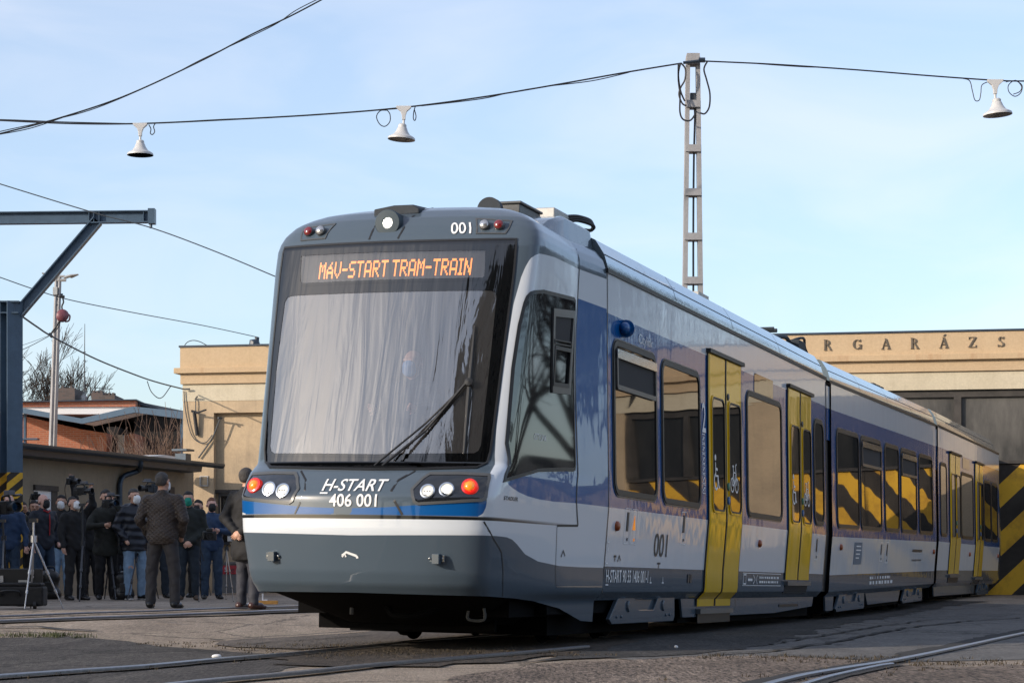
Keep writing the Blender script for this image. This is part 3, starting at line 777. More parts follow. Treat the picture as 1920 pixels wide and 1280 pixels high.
an = MB(); an.tube([bp_(205, 741, 5), bp_(205, 728, 5)], .015, 4); an.tube([bp_(177, 727, 5), bp_(212, 729, 5)], .014, 4)
for x in (180, 187, 194, 201, 208): an.tube([bp_(x, 725, 5), bp_(x, 731, 5)], .01, 4)
tag(an.build('roof_aerial', M['grey_wire']), 'small television aerial above the right hand chimney', 'antenna')

simple('dark_bark', (.016, .016, .018), .9)
simple('container_grey0', (.16, .155, .15), .8, noise=.3, nscale=.6)
# ------------------------------------------------------------------ bare trees and shrubs
def grow(mb, p, d, L, r, depth, rr, spread=.55, n=(2, 3), up=.15, mi=0, sides=4, shrink=.72, fine=.006):
    k = 4; pts = [p]; dd = d.copy()
    for i in range(k):
        dd = (dd + Vector((rr.gauss(0, .12), rr.gauss(0, .12), rr.gauss(0, .08) + up * .12))).normalized()
        pts.append(pts[-1] + dd * (L / k))
    rs = [max(fine, r * (1 - .38 * i / k)) for i in range(k + 1)]
    mb.tube(pts, rs, sides if r > .03 else 3, mi, cap=False)
    if depth <= 0: return
    for _ in range(rr.randint(*n)):
        f = rr.uniform(.45, 1.0); i = min(k - 1, int(f * k)); q = pts[i].lerp(pts[i + 1], f * k - i)
        a = Vector((rr.gauss(0, 1), rr.gauss(0, 1), rr.gauss(0, 1))); a = (a - dd * a.dot(dd)).normalized()
        nd = (dd + a * rr.uniform(.35, 1.0) * spread + Vector((0, 0, up))).normalized()
        grow(mb, q, nd, L * rr.uniform(shrink - .14, shrink + .1), rs[i] * rr.uniform(.5, .68), depth - 1, rr, spread, n, up, mi, sides, shrink, fine)
    grow(mb, pts[-1], dd, L * shrink, rs[-1] * .85, depth - 1, rr, spread, n, up, mi, sides, shrink, fine)
def bare_tree(base, h, label, seed, depth=6, bark='bark', name='bare_tree', spread=.75, trunk=.17, group=None, n=(2, 3), up=.12):
    rr = random.Random(seed)
    root = empty(name, base)
    tag(root, label, 'tree', group)
    tr = MB(); top = Vector((rr.gauss(0, .1), rr.gauss(0, .1), h * .32))
    tr.tube([(0, 0, -.2), top * .5, top], [trunk, trunk * .85, trunk * .7], 8)
    tr.build('trunk', M[bark], root, smooth=60)
    cr = MB()
    for i in range(4):
        a = rr.uniform(0, 6.28) + i * 1.6
        grow(cr, top * rr.uniform(.75, 1), Vector((math.cos(a) * spread, math.sin(a) * spread, 1)).normalized(), h * .26, trunk * .5, depth - 1, rr, spread, n, up, fine=.009)
    grow(cr, top, Vector((0, 0, 1)), h * .28, trunk * .6, depth - 1, rr, spread, n, up, fine=.009)
    cr.build('crown', M[bark], root)
    return root
t0 = pix(72, 800, 92); bare_tree((t0.x, t0.y, 0), 9.8, 'bare tree with a fine twiggy crown behind the grey lamp mast', 11, depth=6, spread=.6, trunk=.11)
t0 = pix(20, 800, 96); bare_tree((t0.x, t0.y, 0), 7.4, 'low bare tree partly behind the blue steel column', 23, depth=5, spread=.7, trunk=.10)
t0 = pix(335, 800, 100); bare_tree((t0.x, t0.y, 0), 7.2, 'pale bare tree top showing beside the corner of the garage hall', 31, depth=5, spread=.5, trunk=.07)
def shrub(px, D, h, label, seed, nst=26, wd=1.0, lean=0.0):
    rr = random.Random(seed); b0 = pix(px, 900, D); root = MB()
    for i in range(nst):
        p = Vector((rr.gauss(0, .25 * wd), rr.gauss(0, .4), 0)); d = Vector((rr.gauss(lean, .26), rr.gauss(0, .2), 1)).normalized()
        grow(root, p, d, h * rr.uniform(.30, .46), .022, 3, rr, .5, (1, 2), .05, fine=.008)
    o = root.build('bare_shrub', M['twig'], None, loc=(b0.x, b0.y, 0)); 
    return tag(o, label, 'shrub', 'bare shrubs behind the annex roof')
shl = ['bare shrub in front of the canopy post by the steel column', 'bare arching shrub left of the grey lamp mast foot', 'bare shrub against the left brick panel', 'bare arching shrub under the lowest point of the canopy', 'bare shrub before the dark gap between the brick panels', 'bare shrub beside the pale concrete post of the brick building', 'dense reddish shrub just left of the hall corner', 'tall reddish shrub touching the hall corner', 'thick dark red shrub under the right slope of the canopy']
for i, (px, D, h, ns, wd, ln) in enumerate([(52, 70, 4.3, 5, 1, .1), (100, 68, 4.4, 5, 1.2, -.1), (140, 69, 4.6, 5, 1.2, .1), (185, 68, 4.7, 6, 1.2, .1), (215, 70, 4.9, 7, 1.2, -.1), (240, 68, 5.0, 8, 1, .0), (285, 71, 5.4, 34, 1.2, 0), (325, 69, 5.7, 34, 1.1, 0), (262, 74, 5.0, 28, 1.2, 0)]):
    shrub(px, D, h, shl[i], 40 + i, ns, wd, ln)

# trees standing behind the photographer: only seen mirrored in the windscreen
for i, (az, d, h, sd) in enumerate([(33, 34, 19, 5), (27, 30, 20, 6), (20, 32, 19, 7), (13, 29, 20, 8), (5, 33, 19, 9), (-4, 31, 19, 10), (24, 40, 22, 12)]):
    bare_tree((-.5 - d * math.sin(R(az)), 18 - d * math.cos(R(az)), 0), h, 'large bare tree mirrored in the tram windscreen', sd, depth=6, spread=.6, trunk=.42, group='trees mirrored in the windscreen', n=(2, 3))
# unseen tall block added behind the photographer to darken the mirrored view
blk = empty('reflection_blocker', (1, -20, 0), R(0)); tag(blk, 'unseen tall grey block added behind the photographer to darken the windscreen reflection', 'building')
MB().box2((-17, -12, -.2), (24, 0, 33)).build('wall', M['container_grey0'], blk)
for fl in range(10):
    for x in range(-15, 23, 5): MB().box2((x - .7, -.05, 1.2 + fl * 3), (x + .7, .06, 2.7 + fl * 3)).build('window', M['dark_pane'], blk)
# two storey neighbour left of the frame: its shadow lies over the press crowd
nb = empty('neighbour_building', (-25, 26, 0)); tag(nb, 'two storey rendered building left of the yard, shading the press crowd', 'building')
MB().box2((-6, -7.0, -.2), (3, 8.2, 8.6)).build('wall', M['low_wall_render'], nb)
mb = MB(); mb.box2((-6.4, -7.3, 8.6), (3.3, 8.5, 9.0)); mb.build('roof', M['dark_roof'], nb)
for y in (-5, -2, 1, 4, 7):
    for z in (1.2, 5.0): MB().box2((2.97, y - .6, z), (3.04, y + .6, z + 1.7)).build('window', M['dark_pane'], nb)
# what the flank of the cab mirrors: a plain building and bare trees right of the yard
sd_ = empty('side_building', (40, 47, 0), R(-42)); tag(sd_, 'plain pale building with a dark roof at the right of the yard', 'building')
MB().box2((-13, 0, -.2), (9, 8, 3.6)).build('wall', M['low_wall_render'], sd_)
mb = MB(); mb.box2((-13.4, -.5, 3.6), (9.4, 8.4, 4.1)); mb.build('roof', M['dark_roof'], sd_)
for x in (-10, -6, -2, 2, 6): MB().box2((x - .6, -.02, 1.2), (x + .6, .05, 3.0)).build('window', M['dark_pane'], sd_)
for i, (an_, d, h, sd) in enumerate([(35.5, 40, 13, 61), (38, 44, 14, 62), (41, 42, 13.5, 63), (44.5, 46, 15, 64), (49, 44, 14, 65), (54, 46, 14.5, 66), (39.5, 50, 15, 68)]):
    bare_tree((.5 + d * math.sin(R(an_)), 20 + d * math.cos(R(an_)), 0), h, 'bare tree mirrored in the cab side window', sd, depth=6, spread=.8, trunk=.3, bark='dark_bark', group='trees mirrored in the cab side')

# ------------------------------------------------------------------ blue steel gantry
DG = 42.0
def I_section(w_, h_, tf, tw):
    a, b = w_ / 2, h_ / 2
    return [(-a, -b), (a, -b), (a, -b + tf), (tw / 2, -b + tf), (tw / 2, b - tf), (a, b - tf), (a, b), (-a, b), (-a, b - tf), (-tw / 2, b - tf), (-tw / 2, -b + tf), (-a, -b + tf)]
def beam(mb, p, q, w_, h_, up=Vector((0, 0, 1)), tf=.022, tw=.016, mi=0):
    p = Vector(p); q = Vector(q); t_ = (q - p).normalized(); s_ = t_.cross(up).normalized(); u_ = s_.cross(t_)
    mb.prism(I_section(w_, h_, tf, tw), lambda a, b, d: p.lerp(q, d) + s_ * a + u_ * b, 0, 1, mi)
gan = empty('steel_gantry', (pix(18, 900, DG).x, DG, 0)); tag(gan, 'blue steel gantry with a diagonal brace and a striped column foot at the left edge', 'gantry')
def gq(px, py, dy=0.0): return pix(px, py, DG + dy) - Vector(gan.location)
cdir = Vector((math.cos(R(-52)), math.sin(R(-52)), 0))
col = MB(); beam(col, (gq(21, 890).x, 0, 2.62), (gq(21, 566).x, 0, gq(0, 566).z), .32, .34, up=cdir); col.build('column', M['blue_steel'], gan)
col = MB(); beam(col, (gq(21, 890).x, 0, .1), (gq(21, 890).x, 0, 2.618), .32, .34, up=cdir); col.build('striped_foot', M['post_stripes'], gan)
hb = MB(); beam(hb, gq(-260, 412), gq(279, 406.5), .16, .235); hb.build('top_beam', M['blue_steel'], gan)
ep = MB(); c_ = gq(285, 406); ep.box(c_, (.13, .20, .29)); ep.build('end_plate', M['blue_steel'], gan)
br2 = MB(); beam(br2, gq(34, 588), gq(183, 414), .18, .20); br2.build('brace', M['blue_steel'], gan)
br2 = MB(); beam(br2, gq(8, 588, .3), gq(-140, 420, .3), .18, .20); br2.build('brace', M['blue_steel'], gan)
st = MB()
for x in (168, 177, 187, 270): st.box(gq(x, 408), (.012, .15, .19))
st.box(gq(20, 567), (.40, .40, .025)); st.box(gq(20, 588), (.38, .38, .02)); st.box(gq(30, 577), (.02, .3, .2))
for x in (172, 184): st.tube([gq(x, 419), gq(x, 424)], .018, 6)
st.tube([gq(283, 421), gq(283, 428)], .03, 6)
st.build('stiffener', M['blue_steel'], gan)

# ------------------------------------------------------------------ lamp mast (left, far)
DL = 64.0
lm = empty('lamp_mast', (pix(104, 900, DL).x, DL, 0)); tag(lm, 'tall grey lamp mast with two flat lamp heads behind the annex', 'street lamp')
def lq(px, py): return pix(px, py, DL) - Vector(lm.location)
mb = MB()
for dx in (-3.2, 3.2): 
    b0 = lq(98.5 + dx, 845); b0.z = 0; mb.tube([b0, lq(98.5 + dx, 845), lq(109 + dx, 520)], [.075, .072, .05], 4)
mb.build('pole', M['pole_concrete'], lm)
mb = MB()
for i in range(16):
    y = 842 - i * 17; x = 98.5 + (845 - y) / 325 * 10.5
    mb.tube([lq(x - 3, y), lq(x + 5, y)], .022, 5)
mb.build('rung', M['galvanised'], lm)
mb = MB(); mb.tube([lq(102, 525), lq(124, 525)], .05, 6); mb.tube([lq(105, 518), lq(121, 518)], .04, 6); mb.build('cross_arm', M['galvanised'], lm)
for (x0, y0), (x1, y1) in (((112, 521), (79, 512)), ((120, 521), (147, 514.5))):
    mb = MB(); mb.tube([lq(x0, y0), lq((x0 * 2 + x1) / 3, (y0 * 2 + y1) / 3 - 1)], .05, 6)
    mb.tube([lq((x0 * 2 + x1) / 3, (y0 * 2 + y1) / 3 - 1), lq((x0 + x1) / 2, (y0 + y1) / 2), lq(x1, y1)], [.09, .15, .05], 8, flat=.4); mb.build('lamp_head', M['galvanised'], lm, smooth=50)
MB().box(lq(104.5, 546), (.13, .2, .22)).build('control_box', M['galvanised'], lm)
mb = MB(); mb.tube([lq(103, 552), lq(118, 552)], .03, 6); mb.tube([lq(104, 561), lq(114, 561)], .03, 6); mb.tube([lq(104, 572), lq(112, 572)], .03, 6); mb.build('bracket', M['gutter_metal'], lm)

# ------------------------------------------------------------------ lattice concrete pole
DP = 42.0
pl = empty('concrete_pole', (pix(1299, 900, DP).x, DP, 0)); tag(pl, 'tall twin leg concrete pole rising behind the tram roof', 'pole')
def pq(px, py, dy=0.0): return pix(px, py, DP + dy) - Vector(pl.location)
ang = Matrix.Rotation(R(0), 4, 'Z')
for sg in (-1, 1):
    mb = MB()
    xt, xb = 1299 + sg * 9.2, 1298.6 + sg * 14.5
    a = pq(xt, 108); b0 = pq(xb, 540); k = (b0 - a) / (b0.z - a.z); base = a + k * (0 - a.z)
    wt = .075
    vs = []
    for p in (base, a):
        f_ = 1.0 if p is base else .78
        for dx, dy in ((-.05, -.12), (.05, -.12), (.05, .12), (-.05, .12)): vs.append(p + Vector((dx * f_, dy * f_, 0)))
    mb.add(vs, [(0, 3, 2, 1), (4, 5, 6, 7), (0, 1, 5, 4), (1, 2, 6, 5), (2, 3, 7, 6), (3, 0, 4, 7)])
    mb.build('leg', M['pole_concrete'], pl)
for y, h in ((113, 20), (197, 13), (280, 13), (362, 13), (445, 13), (527, 13), (610, 13), (690, 13), (775, 13), (860, 13)):
    c_ = pq(1299, y); mb = MB(); mb.box(c_, ((24 + (y - 110) * .026) / FPX * DP, .29, h / FPX * DP)); mb.build('cross_tie', M['pole_concrete'], pl)
mb = MB(); mb.box(pq(1299, 186), (.10, .1, .22)); mb.tube(spline([pq(1299, 200), pq(1303, 212), pq(1301, 300), pq(1300, 420), pq(1300, 560)]), .022, 6); mb.build('conduit', M['grey_wire'], pl)
mb = MB(); mb.tube([pq(1281, 118, -.2), pq(1318, 114, -.2)], .03, 6); mb.tube([pq(1310, 113, -.22), pq(1322, 113, -.22)], .05, 6); mb.build('clamp', M['gutter_metal'], pl)
mb = MB()
for q in ([(1277, 119), (1285, 130), (1284, 150), (1276, 165), (1273, 178), (1279, 194), (1287, 199)], [(1272, 120), (1272, 150), (1275, 178), (1275, 210), (1281, 224), (1294, 226), (1303, 215), (1305, 208)], [(1276, 119), (1272, 140), (1276, 170), (1284, 190)], [(1326, 116), (1320, 130), (1325, 150), (1331, 175), (1330, 200), (1322, 213), (1313, 212)]):
    mb.tube(spline([pq(x, y, -.25) for x, y in q]), .017, 5)
mb.build('loose_cable', M['black_wire'], pl)

# ------------------------------------------------------------------ overhead wires and hanging bell lamps
def wire(pxs, D, r, label, mat='black_wire', extra=None, name='overhead_wire'):
    mb = MB()
    Ds = D if isinstance(D, (list, tuple)) else [D] * len(pxs)
    mb.tube(spline([pix(x, y, d) for (x, y), d in zip(pxs, Ds)], 10), r, 5)
    for q in (extra or []): mb.tube(spline([pix(x, y, d) for x, y, d in q], 8), r * .62, 5)
    return tag(mb.build(name, M[mat], smooth=60), label, 'cable')
wire([(-150, 218), (0, 226), (135, 232), (263, 232), (420, 225), (600, 215), (755, 202), (900, 183), (1050, 158), (1180, 135), (1278, 119)], DP - .15, .016, 'sagging black span wire carrying two bell lamps left of the concrete pole',
     extra=[[(-150, 222, 41.9), (0, 224.5, 41.9), (120, 229, 41.9), (240, 232, 41.9)], [(300, 231, 41.9), (420, 224, 41.9), (500, 221.5, 41.9), (560, 217, 41.9), (700, 207.5, 41.9), (760, 203, 41.9)], [(790, 199, 41.9), (900, 186, 41.9), (960, 173, 41.9), (1020, 163, 41.9), (1110, 152, 41.9), (1180, 136, 41.9)],
            [(725, 207, 41.9), (713, 208, 41.9), (706, 219, 41.9), (712, 233, 41.9), (722, 237, 41.9), (731, 228, 41.9), (731, 214, 41.9), (725, 206, 41.9)], [(779, 199, 41.9), (776, 209, 41.9), (775, 222, 41.9), (778, 226, 41.9), (780, 218, 41.9), (777, 206, 41.9)], [(279, 234, 41.9), (283, 242, 41.9), (282, 250, 41.9), (286, 252.5, 41.9), (290, 247, 41.9), (288, 238, 41.9), (291, 232, 41.9)]])
wire([(1320, 115), (1450, 121), (1600, 131), (1750, 143), (1866, 151), (1930, 152.5), (2100, 152)], DP - .15, .015, 'span wire from the concrete pole to the right edge with one bell lamp',
     extra=[[(1400, 118.5, 41.9), (1500, 125.5, 41.9), (1560, 127.5, 41.9), (1620, 133, 41.9)], [(1805, 147.5, 41.9), (1818, 152, 41.9), (1823, 170, 41.9), (1828, 188, 41.9), (1836, 188, 41.9), (1839, 175, 41.9), (1841, 160, 41.9), (1852, 154, 41.9)],
            [(1886, 154, 41.9), (1903, 152, 41.9), (1916, 160, 41.9), (1914, 174, 41.9), (1903, 181, 41.9), (1892, 173, 41.9), (1891, 160, 41.9), (1904, 151, 41.9), (1915, 162, 41.9), (1912, 172, 41.9), (1900, 177, 41.9)]])
wire([(-40, 262), (0, 251), (100, 225), (230, 182), (370, 118), (470, 66), (550, 28), (640, -20)], 38.0, .014, 'twisted pair of wires climbing steeply across the top left sky',
     extra=[[(-40, 260, 38), (0, 247, 38), (90, 227, 38), (180, 203, 38), (300, 152, 38), (380, 111, 38), (470, 69, 38), (520, 44, 38), (560, 17, 38), (640, -22, 38)], [(0, 252, 38), (60, 240, 38), (140, 213, 38), (230, 183, 38)]])
wire([(-60, 325), (0, 345), (180, 400), (283, 427), (400, 470), (520, 520)], 40.0, .011, 'thin straight wire passing the end of the gantry beam', 'grey_wire')
wire([(-60, 500), (0, 520), (60, 541), (130, 562), (250, 586), (380, 610), (483, 632)], [44, 45, 46, 47, 51, 56, 59.2], .011, 'thin wire slanting down to the insulator on the hall roof', 'grey_wire')
wire([(40, 592), (70, 613), (100, 632), (180, 673), (260, 705), (300, 718), (345, 729.5)], [42.2, 44, 46, 50, 54, 56, 58.4], .019, 'thick cable sagging from the gantry column to the hall wall', 'grey_wire', extra=[[(276, 714, 55), (283, 733, 55), (295, 745, 55), (305, 744, 55.5), (317, 728, 56), (320, 724, 56)]])
wire([(32, 660), (60, 647), (92, 630)], 46.0, .008, 'fine stay wire left of the lamp mast', 'grey_wire', extra=[[(32, 650, 46), (60, 641, 46), (94, 628, 46)]])
# hoist hanging from the wire
ho = empty('fall_arrest_hoist', pix(117, 592, 46.5)); tag(ho, 'faded red hoist drum hanging from the thin wire beside the lamp mast', 'hoist')
def hq(px, py): return pix(px, py, 46.5) - Vector(ho.location)
Mh = Matrix.Rotation(R(78), 4, 'X') @ Matrix.Rotation(R(20), 4, 'Y')
MB().lathe([(0, -.09), (.09, -.09), (.125, -.06), (.13, .06), (.09, .1), (.04, .11), (0, .11)], 18, Mh).build('drum', M['hoist_red'], ho, smooth=40)
mb = MB(); mb.tube(spline([hq(126, 588), hq(131, 592), hq(129, 601), hq(122, 603)]), .018, 6); mb.build('handle', M['hoist_red'], ho)
mb = MB(); mb.tube(spline([hq(117, 557), hq(119, 566), hq(116, 574), hq(117, 582)]), .018, 6); mb.tube([hq(112, 556), hq(121, 556)], .03, 6); mb.tube(spline([hq(112, 601), hq(104, 614), hq(98, 622), hq(94, 629)]), .02, 6); mb.tube(spline([hq(113, 602), hq(110, 612), hq(100, 624)]), .012, 5); mb.tube([hq(92, 625), hq(98, 632)], .035, 6)
mb.build('lanyard', M['black_wire'], ho)
# bell lamps
def bell(px, py_top, py_rim, label, tilt, first=None):
    top = pix(px, py_top, DP - .15)
    H_ = (py_rim - py_top) / FPX * DP
    root = empty('bell_lamp', top); tag(root, label, 'lamp', 'bell lamps hanging from the span wire')
    s_ = H_ / .60
    Mx = Matrix.Rotation(R(tilt[0]), 4, 'X') @ Matrix.Rotation(R(tilt[1]), 4, 'Y')
    mb = MB()
    mb.prism([(-.14 * s_, .01), (-.13 * s_, -.03 * s_), (-.06 * s_, -.09 * s_), (-.035 * s_, -.16 * s_), (-.03 * s_, -.24 * s_), (.03 * s_, -.24 * s_), (.035 * s_, -.16 * s_), (.06 * s_, -.09 * s_), (.13 * s_, -.03 * s_), (.14 * s_, .01)], lambda a, b, d: Vector((a, d, b)), -.035, .035)
    mb.tube([(0, 0, -.23 * s_), (0, 0, -.34 * s_)], .022 * s_, 8)
    mb.build('hanger', M['lamp_enamel'], root, bevel=.006)
    prof = [(0, -.31), (.055, -.315), (.075, -.335), (.075, -.375), (.085, -.385), (.105, -.44), (.15, -.51), (.215, -.545), (.245, -.565), (.25, -.60), (.243, -.60), (.235, -.57), (.2, -.55), (.13, -.50), (.09, -.42), (0, -.40)]
    k = 10
    MB().lathe([(r * s_, z * s_) for r, z in prof[:k]], 28, Mx).build('shade', M['lamp_enamel'], root, smooth=40)
    MB().lathe([(r * s_, z * s_) for r, z in prof[k - 1:]], 28, Mx).build('reflector', M['lamp_inside'], root, smooth=40)
    MB().lathe([(0, -.575 * s_), (.225 * s_, -.575 * s_)], 24, Mx).build('lens', M['lamp_inside'], root)
bell(263, 232, 291, 'white bell lamp on the wire at the far left', (0, 0))
bell(757, 200, 262, 'white bell lamp over the tram front', (0, 4))
bell(1866, 150.5, 216, 'white bell lamp at the right edge beside a coil of cable', (0, -4))
# ------------------------------------------------------------------ TRAM
GREY, WHITE, BLUE = (.066, .092, .122), (.60, .65, .71), (.002, .080, .28)
def paint(name, col, rough=.22, coat=.6, wav=.045):
    m = simple(name, col, rough, coat=coat, spec=.12)
    return wavy(m, 1.0, wav, (1.2, 2.6, .7), .10, 2.6)
paint('tram_grey', GREY); paint('tram_white', WHITE); paint('tram_blue', BLUE)
paint('tram_silver', (.25, .32, .37), .24, .8, .035); M['tram_silver'].node_tree.nodes['Principled BSDF'].inputs['Metallic'].default_value = .55
paint('door_yellow', (.70, .435, .006), .25, .6, .05)
simple('tram_rubber', (.012, .013, .015), .45)
simple('frame_grey', (.07, .075, .08), .35)
simple('underframe', (.004, .004, .0045), .9, spec=.08)
simple('roof_dark', (.036, .044, .055), .6, spec=.15, noise=.2)
simple('step_metal', (.14, .15, .16), .4, metal=.5)
simple('chrome', (.62, .64, .66), .16, metal=1.0)
simple('decal_white', (.72, .74, .76), .4)
simple('decal_dark', (.03, .035, .045), .4)
simple('marker_orange', (.30, .07, .02), .3)
simple('button_green', (.01, .16, .10), .3); simple('button_blue', (.01, .11, .32), .3)
simple('lens_red', (.45, .008, .008), .12, coat=1.0, emit=(1, .03, .015), estr=.25)
simple('lens_red_dark', (.16, .012, .015), .15, coat=1.0)
simple('lens_amber', (.62, .19, .01), .15, coat=1.0, emit=(1, .32, .02), estr=.3)
simple('lens_clear', (.45, .46, .48), .15, metal=.7, coat=1.0)
simple('lamp_on', (.42, .42, .41), .25, metal=.4, coat=1.0, emit=(1.0, .97, .85), estr=.28)
simple('lamp_white', (.8, .8, .78), .3, emit=(1.0, .97, .88), estr=.7)
simple('lamp_glow', (.9, .9, .85), .3, emit=(.97, 1.0, .86), estr=3.0)
simple('led_orange', (.9, .3, .05), .5, emit=(1.0, .24, .03), estr=2.0)
simple('pod_black', (.010, .012, .015), .07, coat=1.0)
simple('cab_grey', (.11, .11, .115), .7); simple('cab_dark', (.02, .02, .022), .8)
m = simple('side_glass', (.010, .011, .012), .015, spec=.8); m.node_tree.nodes['Principled BSDF'].inputs['IOR'].default_value = 1.7
wavy(m, .9, .05, (1, .8, .6), .09, .5)
m = simple('cab_glass', (.010, .011, .013), .03, spec=.5); m.node_tree.nodes['Principled BSDF'].inputs['IOR'].default_value = 1.6
wavy(m, .4, .012, (1, 1, 1), .08, 1.0)
m = simple('display_glass', (.05, .03, .02), .03, spec=1.0); m.node_tree.nodes['Principled BSDF'].inputs['IOR'].default_value = 2.2
wavy(m, 2.5, .06, (1, 1, 1), .05, 2.0)
# windscreen: partly mirroring laminated glass with a drawn, vertically streaked surface
def screen_mat(name, refl, tint, haze, haze_col=(.30, .29, .29)):
    m = bpy.data.materials.new(name); m.use_nodes = True; t = m.node_tree; t.nodes.clear()
    out = t.nodes.new('ShaderNodeOutputMaterial')
    tr = t.nodes.new('ShaderNodeBsdfTransparent'); tr.inputs[0].default_value = (*tint, 1)
    gl = t.nodes.new('ShaderNodeBsdfGlossy'); gl.inputs['Color'].default_value = (1.0, .955, .89, 1); gl.inputs['Roughness'].default_value = .045
    df = t.nodes.new('ShaderNodeBsdfDiffuse'); df.inputs['Color'].default_value = (*haze_col, 1)
    tcn = t.nodes.new('ShaderNodeTexCoord'); mpn = t.nodes.new('ShaderNodeMapping'); mpn.inputs['Scale'].default_value = (4.6, 1, .5)
    n = t.nodes.new('ShaderNodeTexNoise'); n.inputs['Scale'].default_value = 1.5; n.inputs['Detail'].default_value = 3.5; n.inputs['Roughness'].default_value = .5; n.inputs['Distortion'].default_value = .5
    t.links.new(tcn.outputs['Object'], mpn.inputs[0]); t.links.new(mpn.outputs[0], n.inputs['Vector'])
    bp = t.nodes.new('ShaderNodeBump'); bp.inputs['Strength'].default_value = .23; bp.inputs['Distance'].default_value = .05
    t.links.new(n.outputs['Fac'], bp.inputs['Height']); t.links.new(bp.outputs[0], gl.inputs['Normal'])
    m1 = t.nodes.new('ShaderNodeMixShader'); m1.inputs[0].default_value = haze; t.links.new(tr.outputs[0], m1.inputs[1]); t.links.new(df.outputs[0], m1.inputs[2])
    m2 = t.nodes.new('ShaderNodeMixShader'); m2.inputs[0].default_value = refl; t.links.new(m1.outputs[0], m2.inputs[1]); t.links.new(gl.outputs[0], m2.inputs[2])
    t.links.new(m2.outputs[0], out.inputs[0]); M[name] = m
screen_mat('windscreen_clear', .25, (.62, .63, .66), .08)
screen_mat('windscreen_border', .10, (.0, .0, .0), .0)
screen_mat('windscreen_display', .14, (.75, .75, .75), .06)

BV=np.array([0,.2,.4,.715,.96,1.08,1.135,1.155,1.172,1.192,1.243,1.287,1.325])
BS=np.array([-3.10,-3.097,-3.08,-3.035,-2.955,-2.88,-2.80,-2.68,-2.5,-2.2,-1.4,-.65,0])
# smooth resample
def _res():
    # chaikin-like on symmetric polyline
    p=np.stack([np.concatenate([-BV[:0:-1],BV]),np.concatenate([BS[:0:-1],BS])],1)
    for _ in range(4):
        a=p[:-1]*.75+p[1:]*.25;b=p[:-1]*.25+p[1:]*.75
        m=np.empty((2*len(a),2));m[0::2]=a;m[1::2]=b
        p=np.vstack([p[:1],m,p[-1:]])
    p=p[p[:,0]>=-1e-9]
    p=np.vstack([[0,p[np.argmin(p[:,0]),1]],p])
    l=np.concatenate([[0],np.cumsum(np.hypot(*np.diff(p,axis=0).T))])
    return l,p
BL,BP=_res()
LMAX=BL[-1]
S0Z=[.2,.45,.5,.55,.65,1.0,1.12,1.26,1.30,1.40,1.50,1.58,3.50,3.58,3.67,3.765,3.85,3.91,3.95,3.985]
S0 =[-2.9,-2.9,-2.95,-3.0,-3.04,-3.10,-3.10,-3.096,-3.085,-3.0,-2.88,-2.72,-2.20,-2.16,-2.10,-2.01,-1.86,-1.66,-1.4,-1.0]
ZS=[.2,.42,.5,.55,.75,1.31,1.48,2.85,3.15,3.5]
VS=[1.19,1.20,1.275,1.285,1.29,1.325,1.322,1.280,1.276,1.268]
NZ=[.2,.5,.6,1.0,1.5,2.5,3.3,3.5]
NW=[.90,.93,.955,1.0,1.03,1.07,1.105,1.105]
RZ=[3.5,3.57,3.64,3.73,3.81,3.88,3.935,3.965,3.985]
RW=[1.0,.99,.97,.915,.82,.68,.50,.33,.0]
def nose(l,z):
    l=np.asarray(l,float);z=np.asarray(z,float)
    a=np.abs(l);bv=np.interp(a,BL,BP[:,0]);bs=np.interp(a,BL,BP[:,1])
    q=1+bs/3.1
    zc=np.minimum(z,3.5)
    wn=np.interp(zc,NZ,NW);wb=np.interp(zc,ZS,VS)/1.325
    qq=np.clip(q*1.5,0,1)
    v=bv*(wn*(1-qq)+wb*qq)*np.interp(z,RZ,RW)
    s=np.interp(z,S0Z,S0)*(1-q)
    return np.sign(l)*v,s,z
zs_, Vs_ = ZS, VS
def sideV(z): return float(np.interp(z, ZS, VS))
# --- frames of the three cars, taken from the two vanishing directions
def car_frame(vpx, vpy, roll=1.0):
    u = Vector(((vpx - CXP) / FPX, 1, (HOR - vpy) / FPX)).normalized()
    th = math.atan2(u.x, u.y)
    v = Vector((math.cos(th), -math.sin(th), -math.tan(R(roll)))); v = (v - u * v.dot(u)).normalized()
    return u, v, v.cross(u)
def car_matrix(O, vpx, vpy):
    u, v, w_ = car_frame(vpx, vpy)
    return Matrix(((v.x, u.x, w_.x, O[0]), (v.y, u.y, w_.y, O[1]), (v.z, u.z, w_.z, O[2] + CAMZ), (0, 0, 0, 1)))
CM = [car_matrix((-.370, 21.124, -.656), 2350, 1105), car_matrix((3.299, 31.948, -.749), 2350, 1045), car_matrix((6.931, 42.652, -.659), 2350, 1072)]
CL = [11.2, 11.25, 11.0]
nosew = CM[0] @ Vector((0, -3.05, 0))
tram = empty('tram_train', (nosew.x, nosew.y, 0))
tag(tram, 'blue, white and grey three section tram train with yellow doors standing on the yard track', 'tram')
def place(o, mat):
    o.parent = tram; o.matrix_basis = Matrix.Translation(-Vector(tram.location)) @ mat
    return o
def Sf(off): return lambda s, z: Vector((sideV(z) + off, s, z))
def Sd(base=0.0): return lambda s, z, d: Vector((sideV(z) + base + d, s, z))

